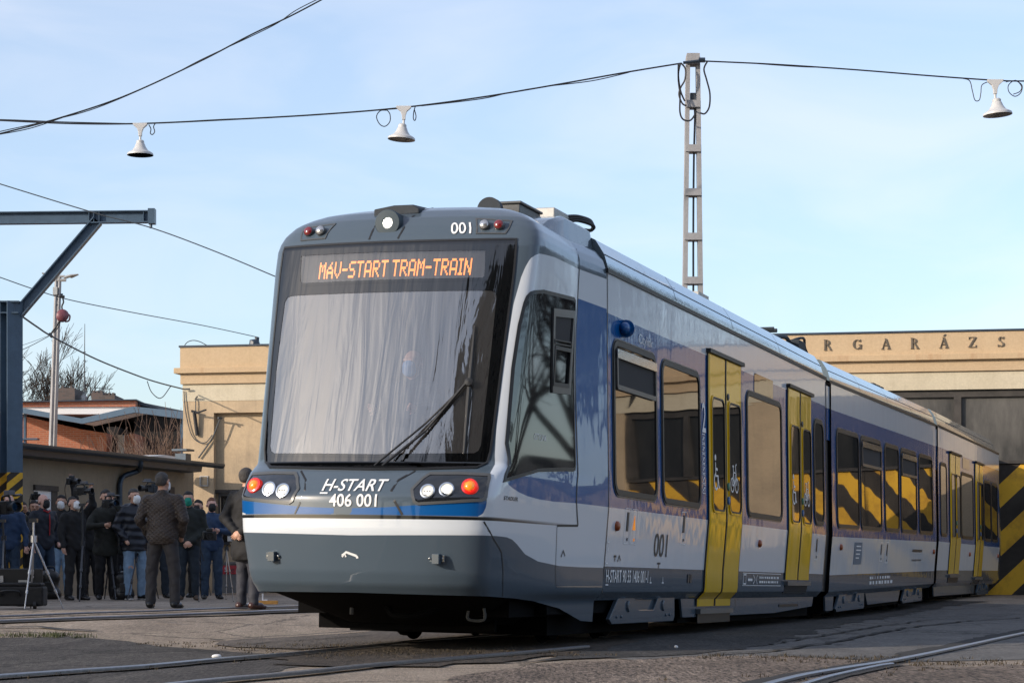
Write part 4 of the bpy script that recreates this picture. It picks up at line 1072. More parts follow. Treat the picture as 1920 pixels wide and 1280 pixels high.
def car_body(name, L, s0=.0):
    prof = [(VS[2] - .02, .5), (1.2755, .505), (1.285, .55), (1.29, .75), (1.305, 1.0), (1.325, 1.31), (1.322, 1.48), (1.299, 2.2), (1.280, 2.85), (1.276, 3.15), (1.268, 3.53), (1.17, 3.56), (1.15, 3.62), (.6, 3.7), (0, 3.72)]
    mt = [0, 0, 0, 1, 1, 2, 2, 2, 2, 1, 3, 3, 4, 4]
    full = [(-v, z) for v, z in prof[::-1]] + prof[1:] if False else None
    ss = np.linspace(s0, L, 24)
    mb = MB(); n = len(prof)
    for sgn in (1, -1):
        vs = [(sgn * v, s, z) for s in ss for v, z in prof]
        for i in range(len(ss) - 1):
            for k in range(n - 1):
                pass
        base = len(mb.v)
        mb.v += [tuple(map(float, p)) for p in vs]
        for i in range(len(ss) - 1):
            for k in range(n - 1):
                f = (base + i * n + k, base + (i + 1) * n + k, base + (i + 1) * n + k + 1, base + i * n + k + 1)
                mb.f.append(f if sgn > 0 else f[::-1]); mb.m.append(mt[k])
    # ends and floor
    for s in (s0, L):
        pts = [(v, s, z) for v, z in prof] + [(-v, s, z) for v, z in prof[-2::-1]]
        mb.add(pts, [tuple(range(len(pts)))], 5)
    a, z = prof[0]
    mb.add([(-a, s0, z), (a, s0, z), (a, L, z), (-a, L, z)], [(0, 1, 2, 3)], 5)
    o = mb.build(name, [M['tram_grey'], M['tram_white'], M['tram_blue'], M['tram_rubber'], M['roof_dark'], M['underframe']], smooth=20)
    return o

def window(par, sb0, sb1, zb, zt, hopper=False, r=.10, name='window'):
    # s limits are given at the sill; the frame is a raised rubber ring, the pane sits in it
    o1 = rrect(sb0 - .05, sb1 + .05, zb - .055, zt + .055, r + .05); o2 = rrect(sb0, sb1, zb, zt, r)
    mb = MB(); mb.ring(o1, o2, Sd(.004), -.01, .012, 0)
    o3 = inset(o1, -.018); mb.ring(o3, inset(o3, .012), Sd(.003), -.01, .005, 1)
    fr = mb.build(name, [M['tram_rubber'], M['frame_grey']], par, smooth=50)
    zl = zb
    patch2d(rrect(sb0, sb1, zb, zt, r), None, None, Sf(.008), 'pane', M['side_glass'], fr, smooth=None) if False else None
    pane = patch2d(rrect(sb0 + .001, sb1 - .001, zb + .001, zt - .001, r), None, None, Sf(.006), 'pane', M['side_glass'], None, smooth=None)
    pane.parent = par
    if hopper:
        zh = zt - .42
        mb = MB()
        mb.ring(rrect(sb0 + .02, sb1 - .02, zh, zt - .03, .04), rrect(sb0 + .06, sb1 - .06, zh + .045, zt - .075, .02), Sd(.012), -.005, .02, 0)
        mb.prism([(sb0 + .06, zh + .045), (sb1 - .06, zh + .045), (sb1 - .06, zt - .075), (sb0 + .06, zt - .075)], Sd(.009), -.001, .0012, 1)
        mb.prism([(sb0 + .02, zt - .12), (sb1 - .02, zt - .12), (sb1 - .02, zt - .035), (sb0 + .02, zt - .035)], Sd(.013), 0, .024, 2)
        mb.build('hopper_window', [M['frame_grey'], M['cab_dark'], M['chrome']], par)
    return fr

def strokes_obj(par, name, mat, paths, width, off=.006, fn=None, closed=()):
    mb = MB(); f = fn or Sf(off)
    for i, p in enumerate(paths): ribbon(mb, p[0], p[1] if len(p) > 1 else width, f, 0, len(p) > 2 and p[2])
    return mb.build(name, mat, par)
def wheelchair(par, s, z, h, off):
    k = h
    P = [([(s + a * k, z + b * k) for a, b in circle2(.28, .26, .22, 18, 100, 390)],), ([(s + .22 * k, z + .80 * k), (s + .24 * k, z + .42 * k), (s + .52 * k, z + .42 * k), (s + .62 * k, z + .10 * k), (s + .72 * k, z + .12 * k)],), ([(s + .23 * k, z + .62 * k), (s + .46 * k, z + .60 * k)],), ([(s + a * k, z + b * k) for a, b in circle2(.21, .93, .05, 10)], .09 * k, True)]
    strokes_obj(par, 'wheelchair_symbol', M['decal_white'], P, .075 * k, off)
def bicycle(par, s, z, h, off):
    k = h
    P = [([(s + a * k, z + b * k) for a, b in circle2(.22, .25, .2, 18)], .05 * k, True), ([(s + a * k, z + b * k) for a, b in circle2(.78, .25, .2, 18)], .05 * k, True),
         ([(s + .22 * k, z + .25 * k), (s + .36 * k, z + .62 * k), (s + .68 * k, z + .62 * k), (s + .48 * k, z + .25 * k), (s + .22 * k, z + .25 * k)],), ([(s + .48 * k, z + .25 * k), (s + .36 * k, z + .66 * k), (s + .33 * k, z + .8 * k)],), ([(s + .26 * k, z + .80 * k), (s + .42 * k, z + .80 * k)],), ([(s + .78 * k, z + .25 * k), (s + .64 * k, z + .82 * k), (s + .76 * k, z + .88 * k)],)]
    strokes_obj(par, 'bicycle_symbol', M['decal_white'], P, .06 * k, off)

def door(par, s0, s1, z0, zt, low=False, syms=True):
    root = MB(); mid = (s0 + s1) / 2
    kn = [z for z in [.33, .42, .5, .55, .75, 1.0, 1.25, 1.31, 1.48, 2.0, 2.85, 3.15] if z0 < z < zt]
    leaves = []
    for i, (a, b) in enumerate(((s0, mid - .018), (mid + .018, s1))):
        wz0, wz1 = 1.43, 2.70; wa, wb = a + .105, b - .095
        op = rrect(wa, wb, wz0, wz1, .10)
        # leaf built as a thick grid plate
        zz = sorted(set([z0] + kn + [zt]))
        mb = MB()
        nrow = len(zz); ssx = [a, a + .035, b - .035, b]; dd = [.0, .022, .022, .0]
        vs = [Sd(.002)(s, z, d) for z in zz for s, d in zip(ssx, dd)]
        mb.add(vs, [(r_ * 4 + c, r_ * 4 + c + 1, (r_ + 1) * 4 + c + 1, (r_ + 1) * 4 + c) for r_ in range(nrow - 1) for c in range(3)])
        lf = mb.build('door_leaf', M['door_yellow'], par, smooth=12)
        mb = MB(); mb.ring(rrect(wa - .03, wb + .03, wz0 - .03, wz1 + .03, .13), op, Sd(.002), .018, .034, 0)
        mb.build('door_window_frame', M['door_yellow'], par, smooth=40)
        mb = MB(); mb.ring(rrect(wa - .008, wb + .008, wz0 - .008, wz1 + .008, .108), rrect(wa + .012, wb - .012, wz0 + .012, wz1 - .012, .09), Sd(.002), .02, .036, 0)
        mb.build('door_window_seal', M['tram_rubber'], par, smooth=40)
        patch2d(op, None, None, Sf(.028), 'door_glass', M['side_glass'], par, smooth=None)
        if syms:
            (wheelchair if i == 0 else bicycle)(par, wa + .05, wz0 + .22, .40, .031)
    zk = [z for z in (.42, .5, .55, .75, 1.31, 1.48, 2.85) if z0 < z < zt]
    mb = MB()
    for e, hw, d1 in ((mid, .018, .027), (s0 - .012, .012, .016), (s1 + .012, .012, .016)):
        cc = [z0] + zk + [zt]
        for za, zb in zip(cc[:-1], cc[1:]): mb.prism([(e - hw, za), (e + hw, za), (e + hw, zb), (e - hw, zb)], Sd(), .002, d1)
    if False: mb.prism([(mid - .018, z0), (mid + .018, z0), (mid + .018, 1.31), (mid + .018, zt), (mid - .018, zt), (mid - .018, 1.31)], Sd(.0), .004, .027)
    for e in ():
        mb.prism([(e - .012, z0), (e + .012, z0), (e + .012, 1.31), (e + .012, zt), (e - .012, zt), (e - .012, 1.31)], Sd(.0), .0, .016)
    mb.build('door_seal', M['tram_rubber'], par)
    mb = MB(); mb.prism([(s0 - .05, zt + .005), (s1 + .05, zt + .005), (s1 + .05, zt + .05), (s0 - .05, zt + .05)], Sd(), .0, .055); mb.build('door_header', M['tram_rubber'], par)
    def knob(s, z, rr, mat, nm):
        mb = MB(); mb.lathe([(rr, 0), (rr, .014), (rr * .6, .02), (0, .02)], 14, Matrix.Translation(Sf(.022)(s, z)) @ Matrix.Rotation(R(90), 4, 'Y')); mb.build(nm, mat, par, smooth=40)
    knob(mid + .075, 1.72, .048, M['button_green'], 'door_button'); knob(mid + .075, 1.56, .048, M['button_blue'], 'door_button'); knob(mid + .09, zt - .42, .04, M['decal_dark'], 'door_button')
    zs0 = .31 if low else z0 - .02
    mb = MB(); fnb = lambda s, z, d: Vector((1.205 + d if low else sideV(z) + d, s, z))
    mb.prism([(s0 + .0, zs0 - .055), (s1 - .0, zs0 - .055), (s1, zs0), (s0, zs0)], fnb, .0, .05, 0)
    mb.prism([(s0 + .02, zs0 - .16), (s1 - .02, zs0 - .16), (s1 - .02, zs0 - .056), (s0 + .02, zs0 - .056)], fnb, .0, .012, 1)
    mb.build('sliding_step', [M['step_metal'], M['tram_rubber']], par)

def skirt(par, s0, s1, zb=.22, slope=.10, bend=None):
    mb = MB()
    # chamfer and vertical skirt sheet with slanted ends
    mb.prism([(s0 + slope, zb), (s1 - slope - (bend or 0), zb), (s1 - slope, zb + (.07 if bend else 0.001)), (s1, .44), (s0, .44)], lambda s, z, d: Vector((1.198 + d, s, z)), -.03, 0)
    o = mb.build('skirt_panel', M['tram_grey'], par, bevel=.006)
    for k in range(1, max(2, int((s1 - s0) / 2.3))):
        s = s0 + (s1 - s0) * k / max(2, int((s1 - s0) / 2.3))
    return o
def chamfer(par, s0, s1):
    mb = MB()
    vs = [(1.272, s0, .505), (1.272, s1, .505), (1.197, s1, .425), (1.197, s0, .425), (1.1, s0, .425), (1.1, s1, .425)]
    mb.add(vs, [(0, 1, 2, 3), (3, 2, 5, 4)]); return mb.build('lower_chamfer', M['tram_grey'], par, smooth=20)
def bogie_cover(par, s0, s1, zb=.19):
    mb = MB(); c = (s0 + s1) / 2; L = s1 - s0; X = lambda d0: (lambda s, z, d: Vector((1.20 + d, s, z)))
    a = s0 + L * .38; b = s0 + L * .70
    outl = [(s0, zb + .05), (s0 + .10, zb), (s1 - .05, zb), (s1, zb + .05), (s1 - .02, .47), (b + .10, .47), (b - .12, zb + .13), (a + .12, zb + .13), (a - .10, .47), (s0 + .35, .47)]
    mb.prism(outl, X(0), -.03, .012)
    mb.prism([(a + .03, .27), (b - .03, .27), (b + .06, .5), (a - .06, .5)], X(0), -.05, -.02)
    for s in (a - .30, b + .25):
        mb.lathe([(.06, 0), (.05, .02), (0, .02)], 10, Matrix.Translation((1.212, s, .36)) @ Matrix.Rotation(R(90), 4, 'Y'))
    for s in (s0 + .25, s0 + .42, s1 - .38, s1 - .22): mb.lathe([(.018, 0), (.014, .012), (0, .012)], 8, Matrix.Translation((1.212, s, zb + .07)) @ Matrix.Rotation(R(90), 4, 'Y'))
    return mb.build('bogie_cover', M['tram_grey'], par, bevel=.008)
def bogie(mat_, s, zrail=.02):
    # wheels and frame below a car, a part of the tram
    mb = MB()
    mb.box((0, s, .38), (1.7, 2.2, .22)); mb.box((.62, s, .48), (.14, 2.7, .16)); mb.box((-.62, s, .48), (.14, 2.7, .16)); mb.box((0, s, .62), (1.9, 3.0, .16))
    b_ = place(mb.build('bogie', M['underframe']), mat_)
    for ds in (-.9, .9):
        for x in (-.72, .72):
            w_ = MB(); Mx = Matrix.Translation((x, s + ds, zrail + .33)) @ Matrix.Rotation(R(90) * (1 if x > 0 else -1), 4, 'Y')
            w_.lathe([(0, -.07), (.345, -.07), (.345, -.05), (.315, -.045), (.31, .055), (.27, .06), (.25, .03), (.1, .03), (.09, .07), (0, .07)], 26, Mx)
            w_.build('wheel', M['rail_rust'] if False else M['underframe'], b_, smooth=40)
    return b_
def roof_fairing(par, s0, s1, zt=3.88):
    n = 14; ss = np.linspace(s0, s1, n)
    P = [(1.243, 3.565), (1.248, 3.60), (1.212, 3.72), (1.12, zt - .02), (1.08, zt), (1.02, zt), (1.0, 3.66)]
    mb = MB()
    for sg in (1, -1):
        vs = [(sg * v, s, z) for s in ss for v, z in P]; m_ = len(P)
        mb.add(vs, [(i * m_ + k, (i + 1) * m_ + k, (i + 1) * m_ + k + 1, i * m_ + k + 1) for i in range(n - 1) for k in range(m_ - 1)] + [tuple(range(m_)), tuple((n - 1) * m_ + k for k in range(m_))])
    o = mb.build('roof_fairing', M['tram_silver'], par, smooth=25)
    mb = MB()
    for s in np.arange(s0 + 2.6, s1 - .5, 2.7): mb.add([(1.2495, s, 3.60), (1.2495, s + .012, 3.60), (1.2135, s + .012, 3.72), (1.2135, s, 3.72), (1.1215, s + .012, zt - .02), (1.1215, s, zt - .02)], [(0, 1, 2, 3), (3, 2, 4, 5)])
    mb.add([(1.216, s0, 3.713), (1.216, s1, 3.713), (1.214, s1, 3.723), (1.214, s0, 3.723)], [(0, 1, 2, 3)])
    mb.build('joint_or_highlight', M['roof_dark'], par)
    return o
def side_lamp(par, s, z):
    mb = MB(); mb.lathe([(.05, 0), (.045, .025), (.03, .035), (0, .037)], 12, Matrix.Translation(Sf(0)(s, z)) @ Matrix.Rotation(R(90), 4, 'Y')); mb.build('marker_lamp', M['marker_orange'], par, smooth=50)
def notice(par, s, z, w_, h, kind):
    P = [([(s, z), (s + w_, z), (s + w_, z + h), (s, z + h)], .012, True)]
    strokes_obj(par, 'notice_outline', M['decal_white'], P, .012, .004)
    mb = MB()
    if kind == 'slot': mb.prism([(s + w_ * .32, z + h * .35), (s + w_ * .68, z + h * .35), (s + w_ * .68, z + h * .9), (s + w_ * .32, z + h * .9)], Sd(), .002, .005)
    if kind == 'tri': mb.prism([(s + w_ * .25, z + h * .40), (s + w_ * .75, z + h * .40), (s + w_ * .5, z + h * .82)], Sd(), .002, .005)
    mb.prism([(s + w_ * .55, z + h * .08), (s + w_ * .72, z + h * .08), (s + w_ * .72, z + h * .16), (s + w_ * .55, z + h * .16)], Sd(), .002, .005)
    mb.build('notice_mark', M['lens_amber'] if kind == 'tri' else M['decal_dark'], par)
def surf_text(par, txt, s, z, h, mat, wd=None, off=.006, name='lettering', fn=None, **kw):
    f = fn or (lambda a, b: Sf(off)(s + a, z + b))
    return text_mesh(txt, f, name, mat, h, par, width=wd, **kw)

# ---------------------------------------------------------------- car 1 (front)
c1 = place(car_body('front_car', CL[0]), CM[0])
window(c1, .24, 1.74, 1.49, 2.87, hopper=True); window(c1, 2.05, 3.60, 1.48, 2.86)
window(c1, 6.05, 8.02, 1.47, 2.88); window(c1, 10.30, 10.95, 1.49, 2.86, r=.14)
door(c1, 4.02, 5.66, .34, 3.18, low=True); door(c1, 8.46, 10.02, .66, 3.18)
mb = MB(); mb.prism(rrect(6.45, 7.55, 2.955, 3.185, .02, 2), Sd(), .001, .006); mb.build('side_display', M['display_glass'], c1)
roof_fairing(c1, .10, 11.1)
chamfer(c1, 0, 11.15)
skirt(c1, 3.33, 10.95, .22, .10, bend=2.6); bogie_cover(c1, .5, 3.03)
mb = MB(); mb.box2((1.18, 8.55, .30), (1.206, 9.8, .335)); mb.build('skirt_slot', M['tram_rubber'], c1)
strokes_obj(c1, 'joint_or_highlight', M['tram_rubber'], [([(.02, .50), (.02, 1.31), (.02, 2.85), (.02, 3.15), (.02, 3.53)], .02), ([(6.0, .25), (6.0, .42)], .012), ([(11.17, .52), (11.17, 1.31), (11.17, 2.85), (11.17, 3.5)], .03)], .02, .004)
mb = MB(); mb.prism([(.0, 3.53), (11.2, 3.53), (11.2, 3.57), (.0, 3.57)], lambda s, z, d: Vector((1.25 + d, s, z)), 0, .034); mb.build('gutter_strip', M['tram_rubber'], c1)
# side camera pod
root = MB()
pod = [(0, -.145), (.03, -.135), (.055, -.09), (.066, -.02), (.066, .03), (.055, .09), (.03, .135), (0, .145)]
Mp = Matrix.Translation(Sf(.035)(.57, 3.06)) @ Matrix.Rotation(R(-90), 4, 'X')
root.lathe(pod, 20, Mp @ Matrix.Diagonal((.85, 1.0, 1, 1)))
root.lathe([(.055, -.03), (.086, -.022), (.086, -.006), (.055, .002)], 20, Mp)
root.build('camera_pod', M['tram_blue'], c1, smooth=50)
surf_text(c1, '001', 1.76, .87, .25, M['decal_dark'], .52, name='fleet_number')
surf_text(c1, 'H-START 90 55 1406 001-1', .08, .60, .125, M['decal_white'], 1.52, name='vehicle_number', bold=.01)
strokes_obj(c1, 'vehicle_number_underline', M['decal_white'], [([(.08, .575), (.17, .575)], .014)], .014)
surf_text(c1, '2', 3.74, 2.28, .34, M['decal_white'], .17, name='class_number', bold=.01)
P = []
for k in range(6):
    z = 1.60 + k * .112
    P.append(([(3.745, z), (3.865, z), (3.865, z + .095), (3.745, z + .095)], .012, True))
    P.append(([(3.77, z + .03), (3.84, z + .065)], .02)); P.append(([(3.80, z + .02), (3.80, z + .075)], .015))
strokes_obj(c1, 'rule_pictograms', M['decal_white'], P, .012)
side_lamp(c1, .33, 1.14); side_lamp(c1, 6.75, 1.10)
notice(c1, .62, .98, .19, .34, 'slot'); notice(c1, .86, .98, .20, .34, 'tri'); notice(c1, 2.82, 1.02, .22, .34, 'slot'); notice(c1, 10.40, .95, .22, .32, 'slot')
strokes_obj(c1, 'lifting_marks', M['decal_dark'], [([(.32, .85), (.40, .85)], .02), ([(.36, .85), (.36, .80)], .02), ([(.46, .80), (.50, .86), (.56, .81)], .018), ([(1.95, .80), (2.07, .80)], .02), ([(2.01, .80), (2.01, .75)], .02)], .02)
strokes_obj(c1, 'edge_mark', M['decal_white'], [([(.06, .98), (.12, .98)], .012), ([(.06, .78), (.12, .78)], .012), ([(.09, .9), (.09, .93)], .02), ([(1.68, .60), (1.75, .60)], .014), ([(1.71, .60), (1.71, .66)], .014), ([(2.16, .60), (2.24, .60)], .014), ([(2.20, .60), (2.20, .66)], .014)], .012)
P = [([(5.95, .58), (8.2, .58), (8.2, .73), (5.95, .73)], .008, True), ([(6.0, .60), (6.14, .60), (6.14, .71), (6.0, .71)], .02, True), ([(6.25, .65), (6.5, .65)], .03), ([(6.55, .60), (6.66, .655), (6.55, .71)], .016), ([(6.78, .60), (6.72, .655), (6.78, .71)], .016)]
for r_ in range(2):
    x = 6.9
    while x < 8.05:
        l_ = random.uniform(.03, .14); P.append(([(x, .625 + r_ * .055), (min(8.1, x + l_), .625 + r_ * .055)], .026)); x += l_ + random.uniform(.02, .05)
strokes_obj(c1, 'data_panel', M['decal_white'], P, .012)
mb = MB()
for s in (3.25, 3.36): mb.prism(rrect(s, s + .075, .60, .70, .02, 2), Sd(), .002, .008)
mb.build('socket', M['decal_dark'], c1)
surf_text(c1, 'Citylink', 1.12, 2.985, .10, M['tram_white'], .52, name='model_lettering')

# ---------------------------------------------------------------- car 2 (middle)
c2 = place(car_body('middle_car', CL[1], .25), CM[1])
for a, b_, hp in ((.66, 2.49, False), (2.72, 4.64, True), (5.08, 6.52, False), (6.82, 8.60, True), (9.0, 10.69, False)): window(c2, a, b_, 1.50, 2.85, hopper=hp)
roof_fairing(c2, .25, 11.2); chamfer(c2, .3, 11.2)
bogie_cover(c2, 1.2, 3.75, .19); skirt(c2, 3.9, 7.6, .24, .25); bogie_cover(c2, 7.75, 10.2, .19); skirt(c2, .42, 1.1, .22, .06)
mb = MB(); mb.prism([(.25, 3.53), (11.2, 3.53), (11.2, 3.57), (.25, 3.57)], lambda s, z, d: Vector((1.25 + d, s, z)), 0, .034); mb.build('gutter_strip', M['tram_rubber'], c2)
side_lamp(c2, .95, 1.16); side_lamp(c2, 10.9, 1.12)
mb = MB(); mb.prism([(2.15, .90), (2.85, .90), (2.85, 1.24), (2.15, 1.24)], Sd(), .002, .005); mb.build('blue_notice', M['canopy_blue'], c2)
P = [([(2.3, 1.0 + .06 * k), (2.3 + random.uniform(.2, .45), 1.0 + .06 * k)], .02) for k in range(4)]
strokes_obj(c2, 'notice_text', M['decal_white'], P, .02, .008)
notice(c2, 4.6, .95, .25, .30, 'slot'); notice(c2, 5.2, .92, .25, .34, 'slot')
strokes_obj(c2, 'data_panel', M['decal_white'], [([(3.75 + .3 * k, .60), (3.75 + .3 * k + random.uniform(.1, .24), .60)], .05) for k in range(8)] + [([(3.75 + .25 * k, .68), (3.75 + .25 * k + random.uniform(.05, .2), .68)], .04) for k in range(9)], .04)
strokes_obj(c2, 'side_lettering', M['decal_dark'], [([(8.2 + .12 * k, 1.13), (8.2 + .12 * k + .09, 1.13)], .05) for k in range(10)] + [([(8.2 + .13 * k, .96), (8.2 + .13 * k + .07, .96)], .03) for k in range(9)], .04)
# pantograph and boxes
mb = MB()
mb.tube([(.55, 9.9, 3.8), (.55, 10.2, 4.05), (-.55, 10.2, 4.05), (-.55, 9.9, 3.8)], .03, 6); mb.box((.0, 10.0, 3.86), (1.5, 1.1, .14)); mb.build('roof_box', M['roof_dark'], c2)
mb = MB()
for s in (6.2, 6.6, 7.0): mb.box((.75, s, 3.88), (.35, .28, .2))
mb.box((.6, 5.2, 3.86), (.5, .9, .14)); mb.build('roof_box', M['roof_dark'], c2)
def pantograph(par, s):
    mb = MB()
    for x in (.25, .75): mb.tube([(x, s, 3.86), (x, s + .8, 3.98), (x, s - .2, 4.02)], .022, 6)
    mb.tube([(.0, s - .2, 4.02), (.95, s - .2, 4.03)], .03, 6); mb.tube([(.0, s + .0, 4.02), (.95, s + .0, 4.03)], .03, 6)
    for x in (.3, .8):
        for ss in (s + .2, s + 1.0): mb.lathe([(.04, 3.7), (.06, 3.75), (.04, 3.8), (.06, 3.85), (.04, 3.93)], 8, Matrix.Translation((x, ss, 0)))
    return mb.build('pantograph', M['roof_dark'], par)
pantograph(c1, 9.3)
mb = MB(); mb.box((.95, 10.6, 3.92), (.18, .5, .20)); mb.tube(spline([(.9, 9.4, 3.95), (.95, 9.9, 4.0), (.9, 10.5, 3.95)]), .03, 6); mb.tube(spline([(.8, 10.7, 4.0), (.86, 11.1, 4.05), (.8, 11.6, 4.0), (.75, 12.0, 3.95)]), .025, 6); mb.tube(spline([(.9, 10.4, 4.0), (.99, 10.9, 4.1), (.9, 11.5, 4.03), (.85, 12.2, 3.9)]), .02, 6); mb.build('roof_cable', M['roof_dark'], c1)
mb = MB(); mb.box((.98, 4.6, 3.885), (.2, .5, .07)); mb.build('roof_box', M['galvanised'], c1)

# ---------------------------------------------------------------- car 3 (rear)
c3 = place(car_body('rear_car', CL[2], .25), CM[2])
door(c3, 1.9, 3.5, .68, 3.10, syms=False); door(c3, 6.15, 7.55, .62, 3.10, low=False, syms=False)
window(c3, 3.75, 5.75, 1.48, 2.75); window(c3, .55, 1.4, 1.48, 2.8); window(c3, 7.85, 9.1, 1.48, 2.75); window(c3, 9.3, 10.5, 1.48, 2.75)
mb = MB(); mb.prism(rrect(4.0, 5.2, 2.9, 3.12, .02, 2), Sd(), .001, .006); mb.build('side_display', M['display_glass'], c3)
roof_fairing(c3, .25, 10.3); chamfer(c3, .3, 10.9)
skirt(c3, .5, 7.2, .24, .1); bogie_cover(c3, 7.5, 9.8, .2)
mb = MB(); mb.prism([(.25, 3.53), (10.9, 3.53), (10.9, 3.57), (.25, 3.57)], lambda s, z, d: Vector((1.25 + d, s, z)), 0, .034); mb.build('gutter_strip', M['tram_rubber'], c3)
side_lamp(c3, 5.2, 1.1); side_lamp(c3, 10.7, 1.1)
# tapered rear cab
mb = MB()
secs = [(10.99, 1.0, 1.0), (11.6, .97, .99), (12.6, .90, .975), (13.4, .78, .95)]
prof = [(1.19, .45), (1.285, .55), (1.29, .75), (1.325, 1.31), (1.32, 1.48), (1.25, 2.85), (1.215, 3.15), (1.20, 3.53), (1.0, 3.75), (0, 3.85)]
for (sa, ka, za), (sb, kb, zb_) in zip(secs[:-1], secs[1:]):
    for sg in (1, -1):
        vs = [(sg * v * ka, sa, z * za) for v, z in prof] + [(sg * v * kb, sb, z * zb_) for v, z in prof]; n = len(prof)
        mb.add(vs, [(k, n + k, n + k + 1, k + 1) for k in range(n - 1)])
vs = [(v * .78, 13.4, z * .95) for v, z in prof] + [(-v * .78, 13.4, z * .95) for v, z in prof[-2::-1]]; mb.add(vs, [tuple(range(len(vs)))])
place(mb.build('rear_cab', M['tram_grey'], smooth=30), CM[2])
# gangways between the cars
for mtx, L in ((CM[0], 11.2), (CM[1], 11.25)):
    mb = MB()
    for k in range(7):
        f = 1.0 if k % 2 else .955
        mb.box((0, L + .01 + k * .062, 2.0), (2.36 * f, .055, 3.0))
    mb.box((0, L + .22, 2.0), (2.2, .5, 2.9))
    place(mb.build('gangway_bellows', M['tram_rubber']), mtx)
    mb = MB(); mb.prism([(L + .27, .5), (L + .54, .5), (L + .54, 1.31), (L + .54, 2.85), (L + .54, 3.5), (L + .27, 3.5), (L + .27, 2.85), (L + .27, 1.31)], Sd(-.07), 0, .02)
    place(mb.build('gangway_shroud', M['tram_rubber']), mtx)
for mt_ in (CM[1], CM[2]):
    for nm_, za, zb, mat_ in (('white', 3.16, 3.48, 'tram_white'), ('blue', 2.70, 3.155, 'tram_blue')):
        mb = MB(); mb.prism([(.02, za), (.245, za), (.245, zb), (.02, zb)], Sd(-.045), 0, .02); place(mb.build('gangway_shroud', M[mat_]), mt_)
for mt_, s in ((CM[0], 1.0), (CM[1], 2.4), (CM[1], 9.0), (CM[2], 8.8)): bogie(mt_, s)
mb = MB(); mb.box2((-1.1, 3.5, .16), (1.12, 10.9, .5)); place(mb.build('underframe', M['underframe']), CM[0])
mb = MB(); mb.box2((-1.1, .5, .18), (1.12, 11.0, .5)); place(mb.build('underframe', M['underframe']), CM[1])
mb = MB(); mb.box2((-1.1, .5, .2), (1.1, 7.0, .5)); place(mb.build('underframe', M['underframe']), CM[2])

# ---------------------------------------------------------------- front cab shell
WS = [(-1.062, 3.525), (-.487, 3.525), (0, 3.525), (.487, 3.525), (.990, 3.530), (1.000, 3.15), (1.005, 2.586), (1.008, 2.03), (1.012, 1.69), (.998, 1.595), (.945, 1.545), (.54, 1.525), (.09, 1.518), (-.402, 1.526), (-.92, 1.545), (-1.02, 1.595), (-1.045, 1.70), (-1.062, 2.03), (-1.07, 2.575)]
CLEAR = [(-.985, 3.02), (-.96, 3.07), (-.907, 3.085), (.038, 3.085), (.827, 3.085), (.875, 3.07), (.897, 3.03), (.917, 2.538), (.941, 1.73), (.925, 1.68), (.889, 1.655), (.033, 1.641), (-.93, 1.655), (-.975, 1.68), (-.995, 1.73), (-1.01, 2.474)]
DISP = [(-.86, 3.449), (0, 3.447), (.756, 3.443), (.775, 3.20), (.755, 3.180), (.028, 3.178), (-.81, 3.176), (-.835, 3.20)]
CABWIN = [(1.149, 2.974), (1.165, 3.025), (1.20, 3.058), (1.26, 3.075), (1.522, 3.106), (2.80, 3.160), (2.86, 3.145), (2.872, 3.09), (2.878, 2.49), (3.001, 1.67), (2.99, 1.63), (2.95, 1.62), (2.732, 1.614), (1.976, 1.571), (1.479, 1.482), (1.295, 1.445), (1.158, 1.76), (1.12, 2.404), (1.125, 2.777)]
def sdf(px, py, poly):
    # signed distance, positive inside
    P = np.array(poly); d = np.full(px.shape, 1e9); ins = np.zeros(px.shape, bool)
    for i in range(len(P)):
        a = P[i - 1]; b = P[i]; e = b - a; wx = px - a[0]; wy = py - a[1]
        t_ = np.clip((wx * e[0] + wy * e[1]) / max(1e-12, e @ e), 0, 1)
        d = np.minimum(d, np.hypot(wx - e[0] * t_, wy - e[1] * t_))
        c = ((a[1] <= py) & (b[1] > py)) | ((b[1] <= py) & (a[1] > py))
        with np.errstate(divide='ignore', invalid='ignore'): xi = a[0] + (py - a[1]) * e[0] / e[1]
        ins ^= c & (px < xi)
    return np.where(ins, d, -d)
GREYB = [(4.1, .735), (3.308, .735), (2.822, .74), (2.297, .773), (1.976, .831), (1.777, .912), (1.66, .95), (1.531, .967), (1.314, .972), (1.134, .972)]
APIL = [(1.073, 1.128), (1.12, 1.15), (1.142, 1.20), (1.149, 1.26), (1.125, 1.34), (1.101, 1.429), (1.06, 1.65), (1.04, 1.894), (1.03, 2.447), (1.04, 2.962), (1.073, 3.199), (1.10, 3.295), (1.14, 3.37), (1.20, 3.405), (1.28, 3.425), (1.848, 3.454), (2.93, 3.464), (4.1, 3.467)]
WPOLY = GREYB + [(-.01, .955), (-.01, 1.128)] + APIL
BPOLY1 = [(2.975, 3.192), (4.1, 3.184), (4.1, 1.31), (3.148, 1.314), (2.571, 1.306), (2.2, 1.312), (1.909, 1.328), (1.70, 1.352), (1.541, 1.378), (1.41, 1.408), (1.314, 1.445), (1.5, 1.52), (1.98, 1.60), (2.98, 1.66)]
BPOLY2 = [(-.01, 1.126), (1.08, 1.126), (1.12, 1.15), (1.142, 1.20), (1.149, 1.26), (.648, 1.218), (.3, 1.19), (-.01, 1.18)]
KPOLY = [(-.1, 1.092), (3.19, 1.100), (3.19, 1.122), (-.1, 1.128)]

